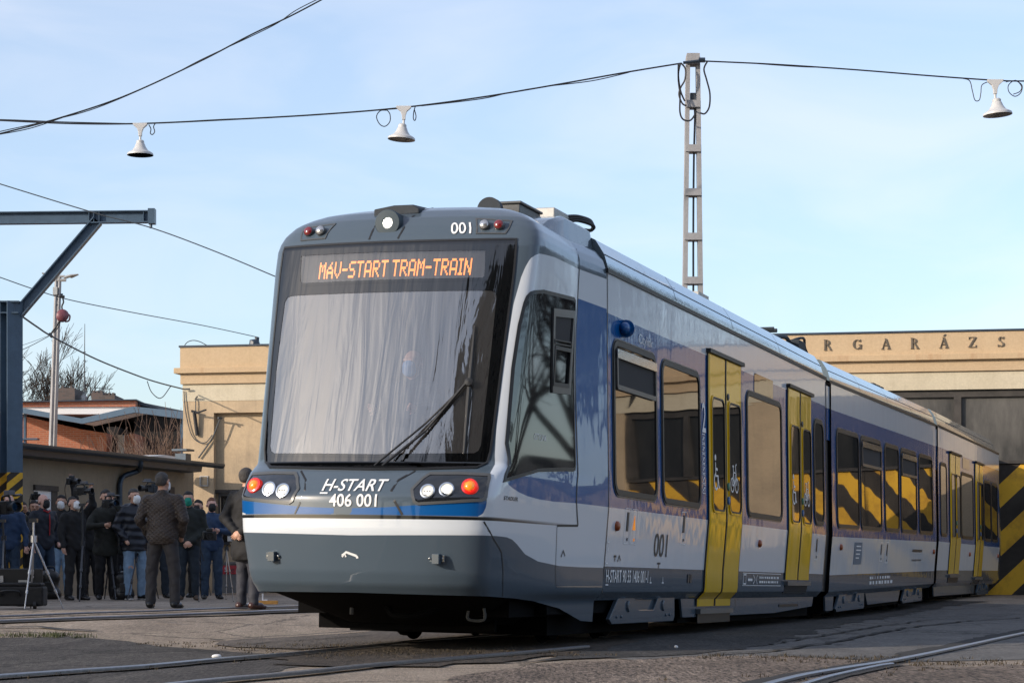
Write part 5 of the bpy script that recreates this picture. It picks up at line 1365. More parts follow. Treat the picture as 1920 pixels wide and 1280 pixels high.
NL = 340
lv = np.linspace(-LMAX, LMAX, NL)
zrows = np.unique(np.round(np.concatenate([np.arange(.20, 3.5, .025), np.linspace(3.5, 3.97, 44), [3.975, 3.98, 3.985]]), 4))
def zbot(l): return np.interp(np.abs(l), [0, 1.2, 1.5, 1.74, 2.31, 3.04, 3.67, 4.1], [.478, .468, .458, .452, .425, .355, .235, .22])
Lg, Zg = np.meshgrid(lv, zrows); zb_ = zbot(Lg); clipped = Zg < zb_; Zc = np.maximum(Zg, zb_)
vx, sy, zz = nose(Lg, Zc)
verts = np.stack([vx, sy, zz], -1).reshape(-1, 3)
wsin = sdf(Lg, Zc, inset(WS, 0.03) if sum(WS[i - 1][0] * WS[i][1] - WS[i][0] * WS[i - 1][1] for i in range(len(WS))) > 0 else inset(WS[::-1], .03)) > 0
faces = []
for j in range(len(zrows) - 1):
    for i in range(NL - 1):
        if clipped[j + 1, i] and clipped[j + 1, i + 1]: continue
        if wsin[j, i] and wsin[j, i + 1] and wsin[j + 1, i] and wsin[j + 1, i + 1]: continue
        faces.append((j * NL + i, j * NL + i + 1, (j + 1) * NL + i + 1, (j + 1) * NL + i))
me = bpy.data.meshes.new('front_cab'); me.from_pydata(verts.tolist(), [], faces)
aL = np.where((Lg < 0) & (Zc > 1.14), np.abs(Lg) - .16, np.abs(Lg))
for nm, val in (('p_white', sdf(aL, Zc, WPOLY)), ('p_blue', np.maximum(sdf(aL, Zc, BPOLY1), sdf(aL, Zc, BPOLY2))), ('p_black', sdf(aL, Zc, KPOLY))):
    at = me.attributes.new(nm, 'FLOAT', 'POINT'); at.data.foreach_set('value', val.ravel().astype(np.float32))
me.shade_smooth(); me.update()
bm = bmesh.new(); bm.from_mesh(me); bmesh.ops.delete(bm, geom=[v_ for v_ in bm.verts if not v_.link_faces], context='VERTS'); bm.to_mesh(me); bm.free()
m, t, b = newmat('cab_paint')
b.inputs['Roughness'].default_value = .30; b.inputs['Specular IOR Level'].default_value = .2; b.inputs['Coat Weight'].default_value = .65; b.inputs['Coat Roughness'].default_value = .03
cur = None
for nm, c_ in (('p_white', WHITE), ('p_blue', BLUE), ('p_black', (.008, .009, .01))):
    a_ = t.nodes.new('ShaderNodeAttribute'); a_.attribute_name = nm
    mr = t.nodes.new('ShaderNodeMapRange'); mr.inputs['From Min'].default_value = -.0025; mr.inputs['From Max'].default_value = .0025
    t.links.new(a_.outputs['Fac'], mr.inputs['Value'])
    mx = t.nodes.new('ShaderNodeMixRGB'); mx.inputs['Color2'].default_value = (*c_, 1)
    if cur is None: mx.inputs['Color1'].default_value = (*GREY, 1)
    else: t.links.new(cur, mx.inputs['Color1'])
    t.links.new(mr.outputs[0], mx.inputs['Fac']); cur = mx.outputs[0]
t.links.new(cur, b.inputs['Base Color']); M['cab_paint'] = m
wavy(m, 1.0, .045, (1.6, 1.6, .7), .12, 3.0)
me.materials.append(m)
cab = place(link(bpy.data.objects.new('front_cab', me)), CM[0])

def nrm(l, z):
    e = 1e-3
    p = np.array(nose(l, z), float); a = np.array(nose(l + e, z), float) - p; c = np.array(nose(l, z + e), float) - p
    n_ = np.cross(a, c); n_ = n_ / np.linalg.norm(n_)
    return Vector(p), Vector(n_)
def Nf(off):
    def f(l, z):
        p, n_ = nrm(l, z); return p + n_ * off
    return f
def Nd(base=0.0):
    def f(l, z, d):
        p, n_ = nrm(l, z); return p + n_ * (base + d)
    return f
def densify(poly, st=.06):
    out = []
    for i in range(len(poly)):
        a = Vector(poly[i]); c = Vector(poly[(i + 1) % len(poly)]); k = max(1, int((c - a).length / st))
        out += [tuple(a.lerp(c, j / k)) for j in range(k)]
    return out
def ccw(poly):
    return poly if sum(poly[i - 1][0] * poly[i][1] - poly[i][0] * poly[i - 1][1] for i in range(len(poly))) > 0 else poly[::-1]
WSc, CLc, DPc, CWc = ccw(WS), ccw(CLEAR), ccw(DISP), ccw(CABWIN)
def nose_patch(poly, off, name, mat, par, st=.07): return patch2d(densify(ccw(poly), .08), st, st, Nf(off), name, mat, par, smooth=180)
# windscreen: printed border with two clear zones
def nose_ring(mb, outer, inner, d0, d1, mi=0): mb.ring(outer, inner, Nd(), d0, d1, mi)
border = bmesh.new()
def border_mesh():
    bm = bmesh.new(); N_ = []
    cells_l = np.linspace(-1.12, 1.06, 110); cells_z = np.linspace(1.5, 3.54, 100)
    return None
wsd = densify(WSc, .05)
# border faces: fine grid inside the outline but outside the clear zones
gl_ = np.linspace(-1.08, 1.02, 211); gz_ = np.linspace(1.51, 3.54, 204)
GLm, GZm = np.meshgrid(gl_, gz_)
ia = sdf(GLm, GZm, WSc); ib = np.maximum(sdf(GLm, GZm, CLc), sdf(GLm, GZm, DPc))
keep = (ia > -.006) & (ib < .008)
idx = -np.ones(GLm.shape, int); vs = []; fs = []
Pn = np.array(nose(GLm, GZm)); 
e_ = 1e-3
da = np.array(nose(GLm + e_, GZm)) - Pn; db_ = np.array(nose(GLm, GZm + e_)) - Pn
nn_ = np.cross(da, db_, axis=0); nn_ /= np.linalg.norm(nn_, axis=0)
PB = Pn + nn_ * .006
for j in range(len(gz_) - 1):
    for i in range(len(gl_) - 1):
        q = [(j, i), (j, i + 1), (j + 1, i + 1), (j + 1, i)]
        if all(keep[a] for a in q):
            f = []
            for a in q:
                if idx[a] < 0: idx[a] = len(vs); vs.append(tuple(PB[:, a[0], a[1]]))
                f.append(idx[a])
            fs.append(tuple(f))
mb = MB(); mb.v = vs; mb.f = fs; mb.m = [0] * len(fs)
ws = mb.build('windscreen', M['windscreen_border'], cab, smooth=180)
mb = MB()
for q in (CLc, DPc):
    qd = densify(q, .05); mb.ring(inset(qd, -.018), inset(qd, .010), Nd(), .0058, .0072)
mb.build('printed_edge', M['windscreen_border'], cab, smooth=60)
nose_patch(CLc, .004, 'windscreen_glass', M['windscreen_clear'], cab)
nose_patch(DPc, .004, 'display_window', M['windscreen_display'], cab)
mb = MB(); o1 = densify(inset(WSc, -.012), .06); o2 = densify(WSc, .06)
k_ = min(len(o1), len(o2)); 
outer = inset(wsd, -.014); mb.ring(outer, inset(wsd, .004), Nd(), .0, .009); mb.build('windscreen_seal', M['tram_rubber'], cab, smooth=60)
# cab interior
mb = MB()
mb.box2((-1.12, -.35, .9), (1.12, -.30, 3.5)); mb.box2((-1.12, -1.9, 3.45), (1.12, -.3, 3.5)); mb.box2((-1.15, -2.4, .95), (1.15, -.3, 1.0)); mb.box2((-1.1, -1.9, 1.0), (-1.06, -.3, 3.45)); mb.box2((1.06, -1.9, 1.0), (1.1, -.3, 3.45))
mb.build('cab_interior', M['cab_grey'], cab)
mb = MB(); mb.box2((-.95, -2.45, 1.05), (.95, -1.75, 1.62)); mb.box2((-.4, -1.8, 1.2), (.4, -1.55, 1.70)); mb.box2((-.82, -2.02, 3.14), (.72, -1.80, 3.47))
mb.build('dashboard', M['cab_dark'], cab)
# dot matrix text
F57 = {'M': ['10001', '11011', '10101', '10101', '10001', '10001', '10001'], 'Á': ['00010', '00100', '01110', '10001', '11111', '10001', '10001'], 'A': ['01110', '10001', '10001', '10001', '11111', '10001', '10001'], 'V': ['10001', '10001', '10001', '10001', '10001', '01010', '00100'], '-': ['0000', '0000', '0000', '1111', '0000', '0000', '0000'], 'S': ['01111', '10000', '10000', '01110', '00001', '00001', '11110'], 'T': ['11111', '00100', '00100', '00100', '00100', '00100', '00100'], 'R': ['11110', '10001', '10001', '11110', '10100', '10010', '10001'], 'I': ['111', '010', '010', '010', '010', '010', '111'], 'N': ['10001', '11001', '11001', '10101', '10011', '10011', '10001'], ' ': ['0'] * 7}
cols = []; 
for ch in 'MÁV-START TRAM-TRAIN':
    w5 = len(F57[ch][0])
    for x in range(w5): cols.append([F57[ch][r_][x] == '1' for r_ in range(7)])
    cols.append([False] * 7)
mb = MB(); l0, l1 = -.665, .655; z0, z1 = 3.225, 3.375; dx = (l1 - l0) / len(cols)
for i, cc in enumerate(cols):
    for r_ in range(7):
        if cc[r_]:
            # a lit cell is two dots wide and two dots high
            for a_ in range(2):
                for b_ in range(2):
                    lx = l0 + (i + a_ * .5) * dx; zx = z1 - (r_ + b_ * .5) * (z1 - z0) / 7
                    w2, h2 = dx * .43, (z1 - z0) / 7 * .43
                    f = Nf(-.02); mb.add([f(lx, zx - h2), f(lx + w2, zx - h2), f(lx + w2, zx), f(lx, zx)], [(0, 1, 2, 3)])
mb.build('destination_text', M['led_orange'], cab)
nose_patch([(-.85, 3.17), (.77, 3.17), (.77, 3.455), (-.85, 3.455)], -.03, 'display_panel', M['cab_dark'], cab)
# side window of the cab
o = CWc; od = densify(o, .06)
mb = MB(); mb.ring(inset(od, -.022), inset(od, .012), Nd(), .001, .009); mb.build('cab_window_seal', M['tram_rubber'], cab, smooth=60)
cw = nose_patch(o, .005, 'cab_window', M['cab_glass'], cab, .08)
cn = [v_.normal.copy() for v_ in cw.data.vertices]          # flat laminated pane: its shading normals are evened out
av = Vector((0, 0, 0))
for q in cn: av += q
av.normalize()
cw.data.normals_split_custom_set_from_vertices([tuple((av * .88 + q * .12).normalized()) for q in cn])
INS = [(2.16, 2.262), (2.705, 2.285), (2.845, 3.055), (1.83, 3.0)]; INS = [(2.13, 2.26), (2.74, 2.285), (2.83, 3.06), (1.93, 3.0)]
def quadring(mb, q, wd, d0, d1, mi=0): q = ccw(q); qd = densify(q, .08); mb.ring(qd, inset(qd, wd), Nd(), d0, d1, mi)
mb = MB(); quadring(mb, INS, .07, .004, .022, 0); quadring(mb, [(2.06, 2.69), (2.67, 2.715), (2.66, 2.76), (2.04, 2.735)], .012, .01, .028, 1)
quadring(mb, [(2.12, 2.32), (2.66, 2.34), (2.70, 2.70), (2.08, 2.68)], .035, .008, .028, 1); mb.build('sliding_window_frame', [M['frame_grey'], M['tram_rubber']], cab)
nose_patch([(2.05, 2.74), (2.68, 2.76), (2.72, 2.99), (2.0, 2.945)], .008, 'sliding_window_pane', M['cab_dark'], cab)
surf_text(cab, 'CITYLINK', 1.72, 1.825, .055, M['decal_white'], .36, name='model_lettering', fn=lambda a, b: Nf(.008)(1.72 + a, 1.825 + b))
surf_text(cab, 'STADLER', 1.39, 1.278, .032, M['decal_dark'], .31, name='maker_lettering', fn=lambda a, b: Nf(.004)(1.39 + a, 1.278 + b), bold=.02)
# panel gaps and one painted highlight line
def nribbon(name, paths, mat, off=.0035, step=.08):
    mb = MB()
    for p in paths: ribbon(mb, p[0], p[1], Nf(off), 0, len(p) > 2, step=step)
    return mb.build(name, mat, cab)
nribbon('joint_or_highlight', [([(3.05, 3.66), (3.0, 3.3), (2.965, 2.9), (2.962, 2.49), (3.09, 1.66), (3.15, 1.318), (3.235, 1.112)], .024), ([(1.134, 1.085), (1.20, 1.01), (1.271, .945), (1.38, .88), (1.446, .836), (1.50, .70), (1.522, .468)], .014), ([(2.70, 1.09), (2.745, .56)], .008), ([(3.235, 1.112), (2.70, 1.098)], .02)], M['tram_rubber'])
nribbon('joint_or_highlight', [([(2.76, .555), (4.0, .557)], .012)], M['chrome'])  # highlight along the chamfer edge painted as a bright chrome line
nribbon('joint_or_highlight', [([(.46, 1.505), (.36, 1.42), (.335, 1.33), (.38, 1.24), (.45, 1.13)], .02), ([(-.56, 1.50), (-.47, 1.42), (-.44, 1.33), (-.47, 1.22), (-.52, 1.13)], .014)], M['tram_rubber'])
nribbon('chequer_mark', [([(2.85, .82), (2.90, .88), (2.95, .83)], .018)], M['decal_dark'])
# hood lettering
surf_text(cab, 'H-START', 0, 0, .105, M['decal_white'], .56, name='fleet_lettering', fn=lambda a, b: Nf(.008)(-.285 + a, 1.322 + b), bold=.012, shear=.12, grid=.12)
surf_text(cab, '406 001', 0, 0, .105, M['decal_white'], .42, name='fleet_number', fn=lambda a, b: Nf(.008)(-.192 + a, 1.196 + b), bold=.014, grid=.12)
nribbon('lettering_underline', [([(-.285, 1.303), (-.215, 1.303)], .011)], M['decal_white'], .006)
surf_text(cab, '001', 0, 0, .112, M['decal_white'], .172, name='fleet_number', fn=lambda a, b: Nf(.008)(.442 + a, 3.59 + b), bold=.012, grid=.12)
nribbon('towing_mark', [([(-.085, .785), (-.045, .815), (.05, .785)], .02), ([(-.085, .775), (-.06, .805), (-.05, .775)], .016), ([(.05, .785), (.058, .765)], .02)], M['decal_white'], .006)
# lamp pods
POD = [(.505, 1.338), (.560, 1.437), (.600, 1.477), (.832, 1.482), (1.087, 1.474), (1.105, 1.44), (1.13, 1.285), (1.10, 1.262), (.818, 1.240), (.575, 1.222), (.545, 1.240)]
def lampM(l, z, off, face=None):
    p, n_ = nrm(l, z)
    d = n_ if face is None else (n_ * (1 - face) + Vector((0, -1, .02)) * face).normalized()
    return Matrix.Translation(p + n_ * off) @ d.to_track_quat('Z', 'Y').to_matrix().to_4x4()
for sg in (1, -1):
    po = [(sg * a, b_) for a, b_ in POD]
    pd_ = nose_patch(po, .005, 'lamp_pod', M['pod_black'], cab)
    q = densify(ccw(po), .05); mb = MB(); mb.ring(inset(q, -.012), inset(q, .012), Nd(), .0, .010); mb.build('pod_rim', M['frame_grey'], cab, smooth=60)
    for l, z, r_, lit in ((.645, 1.322, .052, 0), (.795, 1.338, .053, 1)):
        Mx = lampM(sg * l, z, .0, .5)
        mb = MB(); mb.lathe([(r_ + .012, .0), (r_ + .012, .022), (r_, .024), (r_, .012)], 26, Mx, 0); mb.lathe([(r_, .012), (r_ * .86, .017), (r_ * .8, .012), (r_ * .62, .014)], 26, Mx, 3); mb.lathe([(r_ * .62, .0142), (r_ * .4, .022), (0, .026)], 26, Mx, 1)
        if not lit:
            for k in range(3): mb.box(Mx @ Vector(((k - 1) * .022, -.004, .028)), (.014, .004, .010), 2)
        mb.build('headlight', [M['chrome'], M['lamp_glow'] if lit else M['lamp_white'], M['frame_grey'], M['lamp_on']], cab, smooth=50)
    Mx = lampM(sg * .972, 1.366, .0, .45)
    mb = MB(); mb.lathe([(.072, -.05), (.072, .02), (.066, .035), (.050, .040)], 28, Mx, 0); mb.lathe([(.050, .040), (.043, .034), (.038, .046), (.024, .056), (0, .06)], 24, Mx, 1)
    mb.build('tail_lamp', [M['lens_red'], M['lens_amber']], cab, smooth=35)
    # upper marker lamps
    tp = [(.671, 3.735), (.985, 3.712), (.900, 3.588), (.661, 3.592)]; tp = [(sg * a, b_) for a, b_ in tp]
    nose_patch(tp, .004, 'marker_plate', M['tram_grey'], cab)
    q = densify(ccw(tp), .04); mb = MB(); mb.ring(inset(q, -.006), inset(q, .006), Nd(), .0, .007); mb.build('marker_rim', M['frame_grey'], cab)
    for l, mat in ((.737, 'lens_clear'), (.862, 'lens_red_dark')):
        Mx = lampM(sg * l, 3.662, 0, .6)
        mb = MB(); mb.lathe([(.047, -.03), (.047, .035), (.040, .045)], 18, Mx, 0); mb.lathe([(.040, .045), (.03, .055), (0, .06)], 18, Mx, 1); mb.build('marker_lamp', [M['frame_grey'], M[mat]], cab, smooth=40)
# top headlight in its panel
nribbon('joint_or_highlight', [([(-.245, 3.56), (-.24, 3.72), (-.22, 3.82), (-.17, 3.90)], .016), ([(.005, 3.56), (.03, 3.66), (.07, 3.78), (.13, 3.87), (.18, 3.92)], .016)], M['tram_rubber'])
p0, n0 = nrm(-.115, 3.71)
Mx = Matrix.Translation(Vector((p0.x, p0.y, p0.z)) + Vector((0, -.02, 0))) @ Vector((0, -1, .05)).to_track_quat('Z', 'Y').to_matrix().to_4x4()
mb = MB(); mb.lathe([(.122, -.25), (.120, .03), (.112, .042), (.053, .045), (.050, .03)], 32, Mx, 0); mb.lathe([(.050, .03), (0, .034)], 20, Mx, 1)
for k in range(10):
    a_ = 2 * math.pi * k / 10; mb.box(Mx @ Vector((.036 * math.cos(a_), .036 * math.sin(a_), .036)), (.012, .004, .012), 2)
simple('lamp_plate', (.050, .072, .09), .5, spec=.15)
mb.build('top_headlight', [M['lamp_plate'], M['lamp_on'], M['lamp_glow']], cab, smooth=35)
mb = MB(); mb.prism([(-.33, 3.80), (.10, 3.82), (.10, 3.865), (.04, 3.90), (-.14, 3.90), (-.33, 3.87)], lambda a, b, d: Vector((a, d, b + (d + 1.9) * .08)), -1.92, -1.25); mb.build('roof_hatch', M['roof_dark'], cab, bevel=.01)
# bumper brackets
for l in (-.77, .755):
    p, n_ = nrm(l, .775); Mx = lampM(l, .775, 0)
    mb = MB(); mb.box(Mx @ Vector((0, 0, .004)), (.145, .012, .062)); mb.box(Mx @ Vector((0, 0, .03)), (.062, .055, .085))
    for dx in (-.055, .055): mb.lathe([(.014, 0), (.012, .014), (0, .016)], 8, Mx @ Matrix.Translation((dx, 0, .01)), 1)
    mb.build('coupling_bracket', [M['tram_grey'], M['chrome']], cab, bevel=.004)
# wipers
f = Nf(.035); f2 = Nf(.02)
mb = MB(); mb.tube([f(.768, 2.275), f(.45, 1.90), f(.105, 1.515)], .010, 6); mb.tube([f(.745, 2.262), f(.46, 1.84), f(.175, 1.515)], .013, 6)
mb.lathe([(.035, -.03), (.035, .03), (0, .035)], 10, lampM(.765, 2.26, .03)); mb.build('wiper_arm', M['tram_rubber'], cab)
mb = MB(); mb.tube([f2(.745, 2.76), f2(.757, 2.5), f2(.768, 2.2), f2(.80, 1.655)], [.006, .014, .018, .010], 6); mb.build('wiper_blade', M['tram_rubber'], cab)
mb = MB(); mb.prism([(-.865, 1.66), (-.80, 1.66), (-.775, 1.80)], Nd(-.10), 0, .01); mb.build('cab_sticker', M['cab_dark'], cab)
# roof items behind the dome
mb = MB(); Z0 = 3.86
mb.lathe([(.0, -.04), (.115, -.04), (.115, .04), (0, .04)], 32, Matrix.Translation((.44, -1.0, 3.985)) @ Matrix.Rotation(R(90), 4, 'X') , 0); mb.build('horn_disc', M['roof_dark'], cab, smooth=40)
mb = MB(); mb.box2((.36, -.72, 3.9), (.63, -.1, 4.085)); mb.box2((.34, -.74, 4.085), (.65, -.08, 4.11)); mb.build('roof_box', M['frame_grey'], cab, bevel=.008)
mb = MB(); mb.box2((.38, .12, 3.9), (.70, .62, 4.19)); mb.build('roof_box', M['galvanised'], cab, bevel=.01)
mb = MB()
for k in range(3): mb.tube(spline([(.68, .55, 4.17 - k * .03), (.74, .75, 4.20 - k * .02), (.80 + .01 * k, 1.0, 4.19 - k * .02), (.78, 1.1, 4.12), (.72, .9, 4.10 - k * .01), (.66, .6, 4.11)]), .018, 6)
mb.build('roof_cable', M['black_wire'], cab)
mb = MB()
prof_ = [(1.13, 3.62), (1.07, 3.93), (1.03, 3.96), (-1.03, 3.96), (-1.07, 3.93), (-1.13, 3.62)]
secs = [(-1.55, -.30), (-1.1, -.10), (-.7, .0), (.08, .0)]
vs = [(v * (1 if z < 3.7 else 1.0), s, z if z < 3.7 else z + dz) for s, dz in secs for v, z in prof_]; n = len(prof_)
mb.add(vs, [(i * n + k, (i + 1) * n + k, (i + 1) * n + k + 1, i * n + k + 1) for i in range(3) for k in range(n - 1)] + [tuple(range(n)), tuple(3 * n + k for k in range(n))])
mb.build('roof_shoulder', M['tram_grey'], cab, smooth=30)
# underside of the nose
mb = MB()
ls_ = [l for l in np.linspace(-2.6, 2.6, 27)]
ring_ = [Vector(Nf(-.03)(l, float(zbot(l)) + .03)) for l in ls_]
low_ = [Vector((p.x * .62, p.y * .55 - .1, .20)) for p in ring_]
n = len(ring_)
mb.add(ring_ + low_, [(i, i + 1, n + i + 1, n + i) for i in range(n - 1)] + [tuple(range(n, 2 * n))])
mb.box2((-.95, -1.55, .14), (.75, -1.5, .30)); mb.box2((-1.0, -1.9, .28), (1.0, 1.0, .48)); mb.box2((-1.12, -1.2, .30), (1.12, 3.3, .52)); mb.box2((-.98, -.75, .10), (.98, 2.8, .45))
mb.build('nose_underframe', M['underframe'], cab)
mb = MB(); mb.tube(spline([(.02, -2.3, .36), (.12, -2.35, .28), (.35, -2.3, .30), (.55, -2.2, .40)]), .030, 8); mb.build('brake_hose', M['underframe'], cab)
mb = MB(); mb.tube([(-.35, -2.2, .42), (-.35, -2.2, .28)], .02, 6); mb.build('coupling_pin', M['frame_grey'], cab)
mb = MB(); mb.tube(spline([(.70, -2.1, .34), (.70, -2.1, .26), (.84, -2.1, .26), (.84, -2.1, .36)]), .014, 6); mb.build('lifting_eye', M['frame_grey'], cab)
MB().box((.62, -2.15, .40), (.06, .02, .10)).build('white_tag', M['decal_white'], cab)
# ------------------------------------------------------------------ PEOPLE: each body one continuous surface meshed from a distance field
def surface_nets(F, org, h):
    ins = F < 0
    nx, ny, nz = F.shape
    c = np.zeros((nx - 1, ny - 1, nz - 1), int)
    for i in (0, 1):
        for j in (0, 1):
            for k in (0, 1): c += ins[i:nx - 1 + i, j:ny - 1 + j, k:nz - 1 + k]
    act = (c > 0) & (c < 8)
    ii = np.argwhere(act); idx = -np.ones(act.shape, int); idx[act] = np.arange(len(ii))
    acc = np.zeros((len(ii), 3)); cnt = np.zeros(len(ii))
    corners = [(i, j, k) for i in (0, 1) for j in (0, 1) for k in (0, 1)]
    for a in corners:
        for ax in range(3):
            if a[ax]: continue
            b = list(a); b[ax] = 1
            fa = F[ii[:, 0] + a[0], ii[:, 1] + a[1], ii[:, 2] + a[2]]; fb = F[ii[:, 0] + b[0], ii[:, 1] + b[1], ii[:, 2] + b[2]]
            m_ = (fa < 0) != (fb < 0)
            t_ = np.where(m_, fa / np.where(m_, fa - fb, 1), 0)
            p = np.array(a, float) + np.zeros((len(ii), 3)); p[:, ax] += t_
            acc[m_] += p[m_]; cnt[m_] += 1
    V = (ii + acc / cnt[:, None]) * h + org
    faces = []
    for ax in range(3):
        u_, w_ = (ax + 1) % 3, (ax + 2) % 3
        s0 = [slice(1, n - 1) for n in F.shape]; s1 = list(s0)
        s0[ax] = slice(0, F.shape[ax] - 1); s1[ax] = slice(1, F.shape[ax])
        a = ins[tuple(s0)]; b = ins[tuple(s1)]
        e = np.argwhere(a != b)
        if not len(e): continue
        off = np.array([1, 1, 1]); off[ax] = 0
        q = e + off
        def cell(du, dw):
            r_ = q.copy(); r_[:, u_] += du; r_[:, w_] += dw
            return idx[r_[:, 0], r_[:, 1], r_[:, 2]]
        f = np.stack([cell(-1, -1), cell(0, -1), cell(0, 0), cell(-1, 0)], 1)
        flip = ~a[e[:, 0], e[:, 1], e[:, 2]]
        f[flip] = f[flip][:, ::-1]
        faces.append(f)
    return V, np.concatenate(faces)
class SDFB:
    def __init__(s, k=.03): s.p = []; s.k = k; s.cut = []; s.fold = 0; s.seed = random.uniform(0, 6)
    def cone(s, a, b, ra, rb, sc=(1, 1, 1), k=None): s.p.append((np.array(a, float), np.array(b, float), ra, rb, np.array(sc, float), k)); return s
    def ball(s, c, r, sc=(1, 1, 1), k=None): return s.cone(c, c, r, r, sc, k)
    def mesh(s, name, mat, parent, h=.016, extra=None, smooth=True):
        lo = np.min([np.minimum(a, b) - max(ra, rb) * sc.max() for a, b, ra, rb, sc, k in s.p], 0) - 2.5 * h
        hi = np.max([np.maximum(a, b) + max(ra, rb) * sc.max() for a, b, ra, rb, sc, k in s.p], 0) + 2.5 * h
        n = np.ceil((hi - lo) / h).astype(int) + 1
        G = np.stack(np.meshgrid(*[lo[i] + h * np.arange(n[i]) for i in range(3)], indexing='ij'), -1)
        F = None
        for a, b, ra, rb, sc, k in s.p:
            ab = b - a; L = ab @ ab
            Pq = (G - a)
            t_ = np.clip((Pq @ ab) / L, 0, 1) if L > 1e-9 else np.zeros(G.shape[:3])
            d = (Pq - t_[..., None] * ab) / sc
            f = (np.sqrt((d ** 2).sum(-1)) - (ra + (rb - ra) * t_)) * sc.min()
            kk = s.k if k is None else k
            if F is None: F = f
            else:
                hh = np.clip(.5 + .5 * (F - f) / kk, 0, 1)
                F = F * (1 - hh) + f * hh - kk * hh * (1 - hh)
        if s.fold:
            x_, y_, z_ = G[..., 0], G[..., 1], G[..., 2]
            F = F + s.fold * (np.sin(34 * z_ + 9 * np.sin(7 * x_ + s.seed) + 5 * y_ + s.seed) * .55 + np.sin(21 * z_ - 16 * x_ + 2.1 * s.seed + 4 * np.sin(11 * y_)) * .6 + np.sin(61 * z_ + 23 * x_ + 1.3 * s.seed) * .25)
        for c in s.cut: F = np.maximum(F, c(G))
        V, f = surface_nets(F, lo, h)
        mb = MB(); mb.v = [tuple(v) for v in V]; mb.f = [tuple(q) for q in f]; mb.m = [0] * len(f)
        if extra is not None:
            extra(mb)
        return mb.build(name, mat, parent, smooth=180)

simple('skin', (.50, .285, .20), .5, noise=.08, nscale=30); simple('skin_pink', (.56, .32, .25), .5, noise=.08, nscale=30)
simple('hair_dark', (.014, .011, .010), .7, bump=.8, bscale=70); simple('hair_grey', (.055, .05, .047), .7, noise=.5, nscale=60, bump=.8, bscale=80); simple('hair_ginger', (.13, .05, .022), .6); simple('hair_brown', (.05, .032, .022), .6)
simple('cloth_black', (0.0074, 0.0074, 0.0087), .8, noise=.3, nscale=9, bump=.3, bscale=14); simple('cloth_navy', (0.0074, 0.0105, 0.0198), .7, noise=.3, nscale=9, bump=.3, bscale=14)
simple('cloth_blue', (0.0124, 0.0372, 0.0930), .7, noise=.3, nscale=9, bump=.3, bscale=14); simple('cloth_olive', (0.0186, 0.0198, 0.0161), .85, noise=.3, nscale=9, bump=.3, bscale=14)
simple('cloth_green_black', (0.0087, 0.0124, 0.0112), .8, noise=.3, nscale=9, bump=.3, bscale=14)
simple('denim', (0.0210, 0.0420, 0.0770), .85, noise=.35, nscale=12, bump=.3, bscale=22); simple('denim_light', (.20, .30, .42), .85, noise=.35, nscale=10, bump=.3, bscale=22); simple('denim_dark', (0.0112, 0.0196, 0.0315), .85, noise=.35, nscale=12, bump=.3, bscale=22)
simple('trouser_black', (0.0084, 0.0084, 0.0098), .8, noise=.3, nscale=9, bump=.3, bscale=16); simple('trouser_grey', (.035, .033, .036), .8, noise=.25, nscale=9, bump=.3, bscale=14); simple('trouser_navy', (.028, .030, .042), .75, noise=.25, nscale=9, bump=.3, bscale=14)
simple('shoe_black', (.010, .010, .011), .3); simple('shoe_brown', (.05, .022, .018), .3); simple('shoe_navy', (.02, .04, .07), .6); simple('shoe_tan', (.07, .045, .03), .6); simple('sole_white', (.6, .58, .55), .6)
simple('mask_white', (.75, .75, .74), .8); simple('mask_black', (.015, .015, .017), .8); simple('mask_green', (.01, .24, .17), .8); simple('mask_blue', (.12, .28, .60), .8)
simple('camera_black', (.012, .012, .013), .35, noise=.3, nscale=30); simple('camera_grey', (.10, .10, .11), .4); simple('lens_glass', (.02, .02, .03), .05, coat=1.0)
simple('tripod_silver', (.55, .55, .56), .3, metal=.8); simple('tripod_black', (.02, .022, .026), .35); simple('red_cloth', (.30, .01, .015), .7)
simple('orange_wood', (.62, .30, .07), .6, noise=.2); simple('container_grey', (.16, .155, .15), .7, noise=.35, nscale=3); simple('sign_red', (.42, .03, .04), .5, noise=.2)
# quilting: diamonds pressed into the brown jacket
m = simple('cloth_quilted', (.036, .027, .023), .6)
t = m.node_tree; b = t.nodes['Principled BSDF']; tcn = t.nodes.new('ShaderNodeTexCoord'); acc_ = None
for a_ in (38, -38):
    mp_ = t.nodes.new('ShaderNodeMapping'); mp_.inputs['Rotation'].default_value = (0, R(a_), 0); t.links.new(tcn.outputs['Object'], mp_.inputs[0])
    wv = t.nodes.new('ShaderNodeTexWave'); wv.bands_direction = 'Z'; wv.inputs['Scale'].default_value = 7.5; t.links.new(mp_.outputs[0], wv.inputs['Vector'])
    pw = t.nodes.new('ShaderNodeMath'); pw.operation = 'POWER'; pw.inputs[1].default_value = .35; t.links.new(wv.outputs['Fac'], pw.inputs[0])
    if acc_ is None: acc_ = pw.outputs[0]
    else:
        mi_ = t.nodes.new('ShaderNodeMath'); mi_.operation = 'MINIMUM'; t.links.new(acc_, mi_.inputs[0]); t.links.new(pw.outputs[0], mi_.inputs[1]); acc_ = mi_.outputs[0]
bp = t.nodes.new('ShaderNodeBump'); bp.inputs['Strength'].default_value = .45; bp.inputs['Distance'].default_value = .02; t.links.new(acc_, bp.inputs['Height']); t.links.new(bp.outputs[0], b.inputs['Normal'])
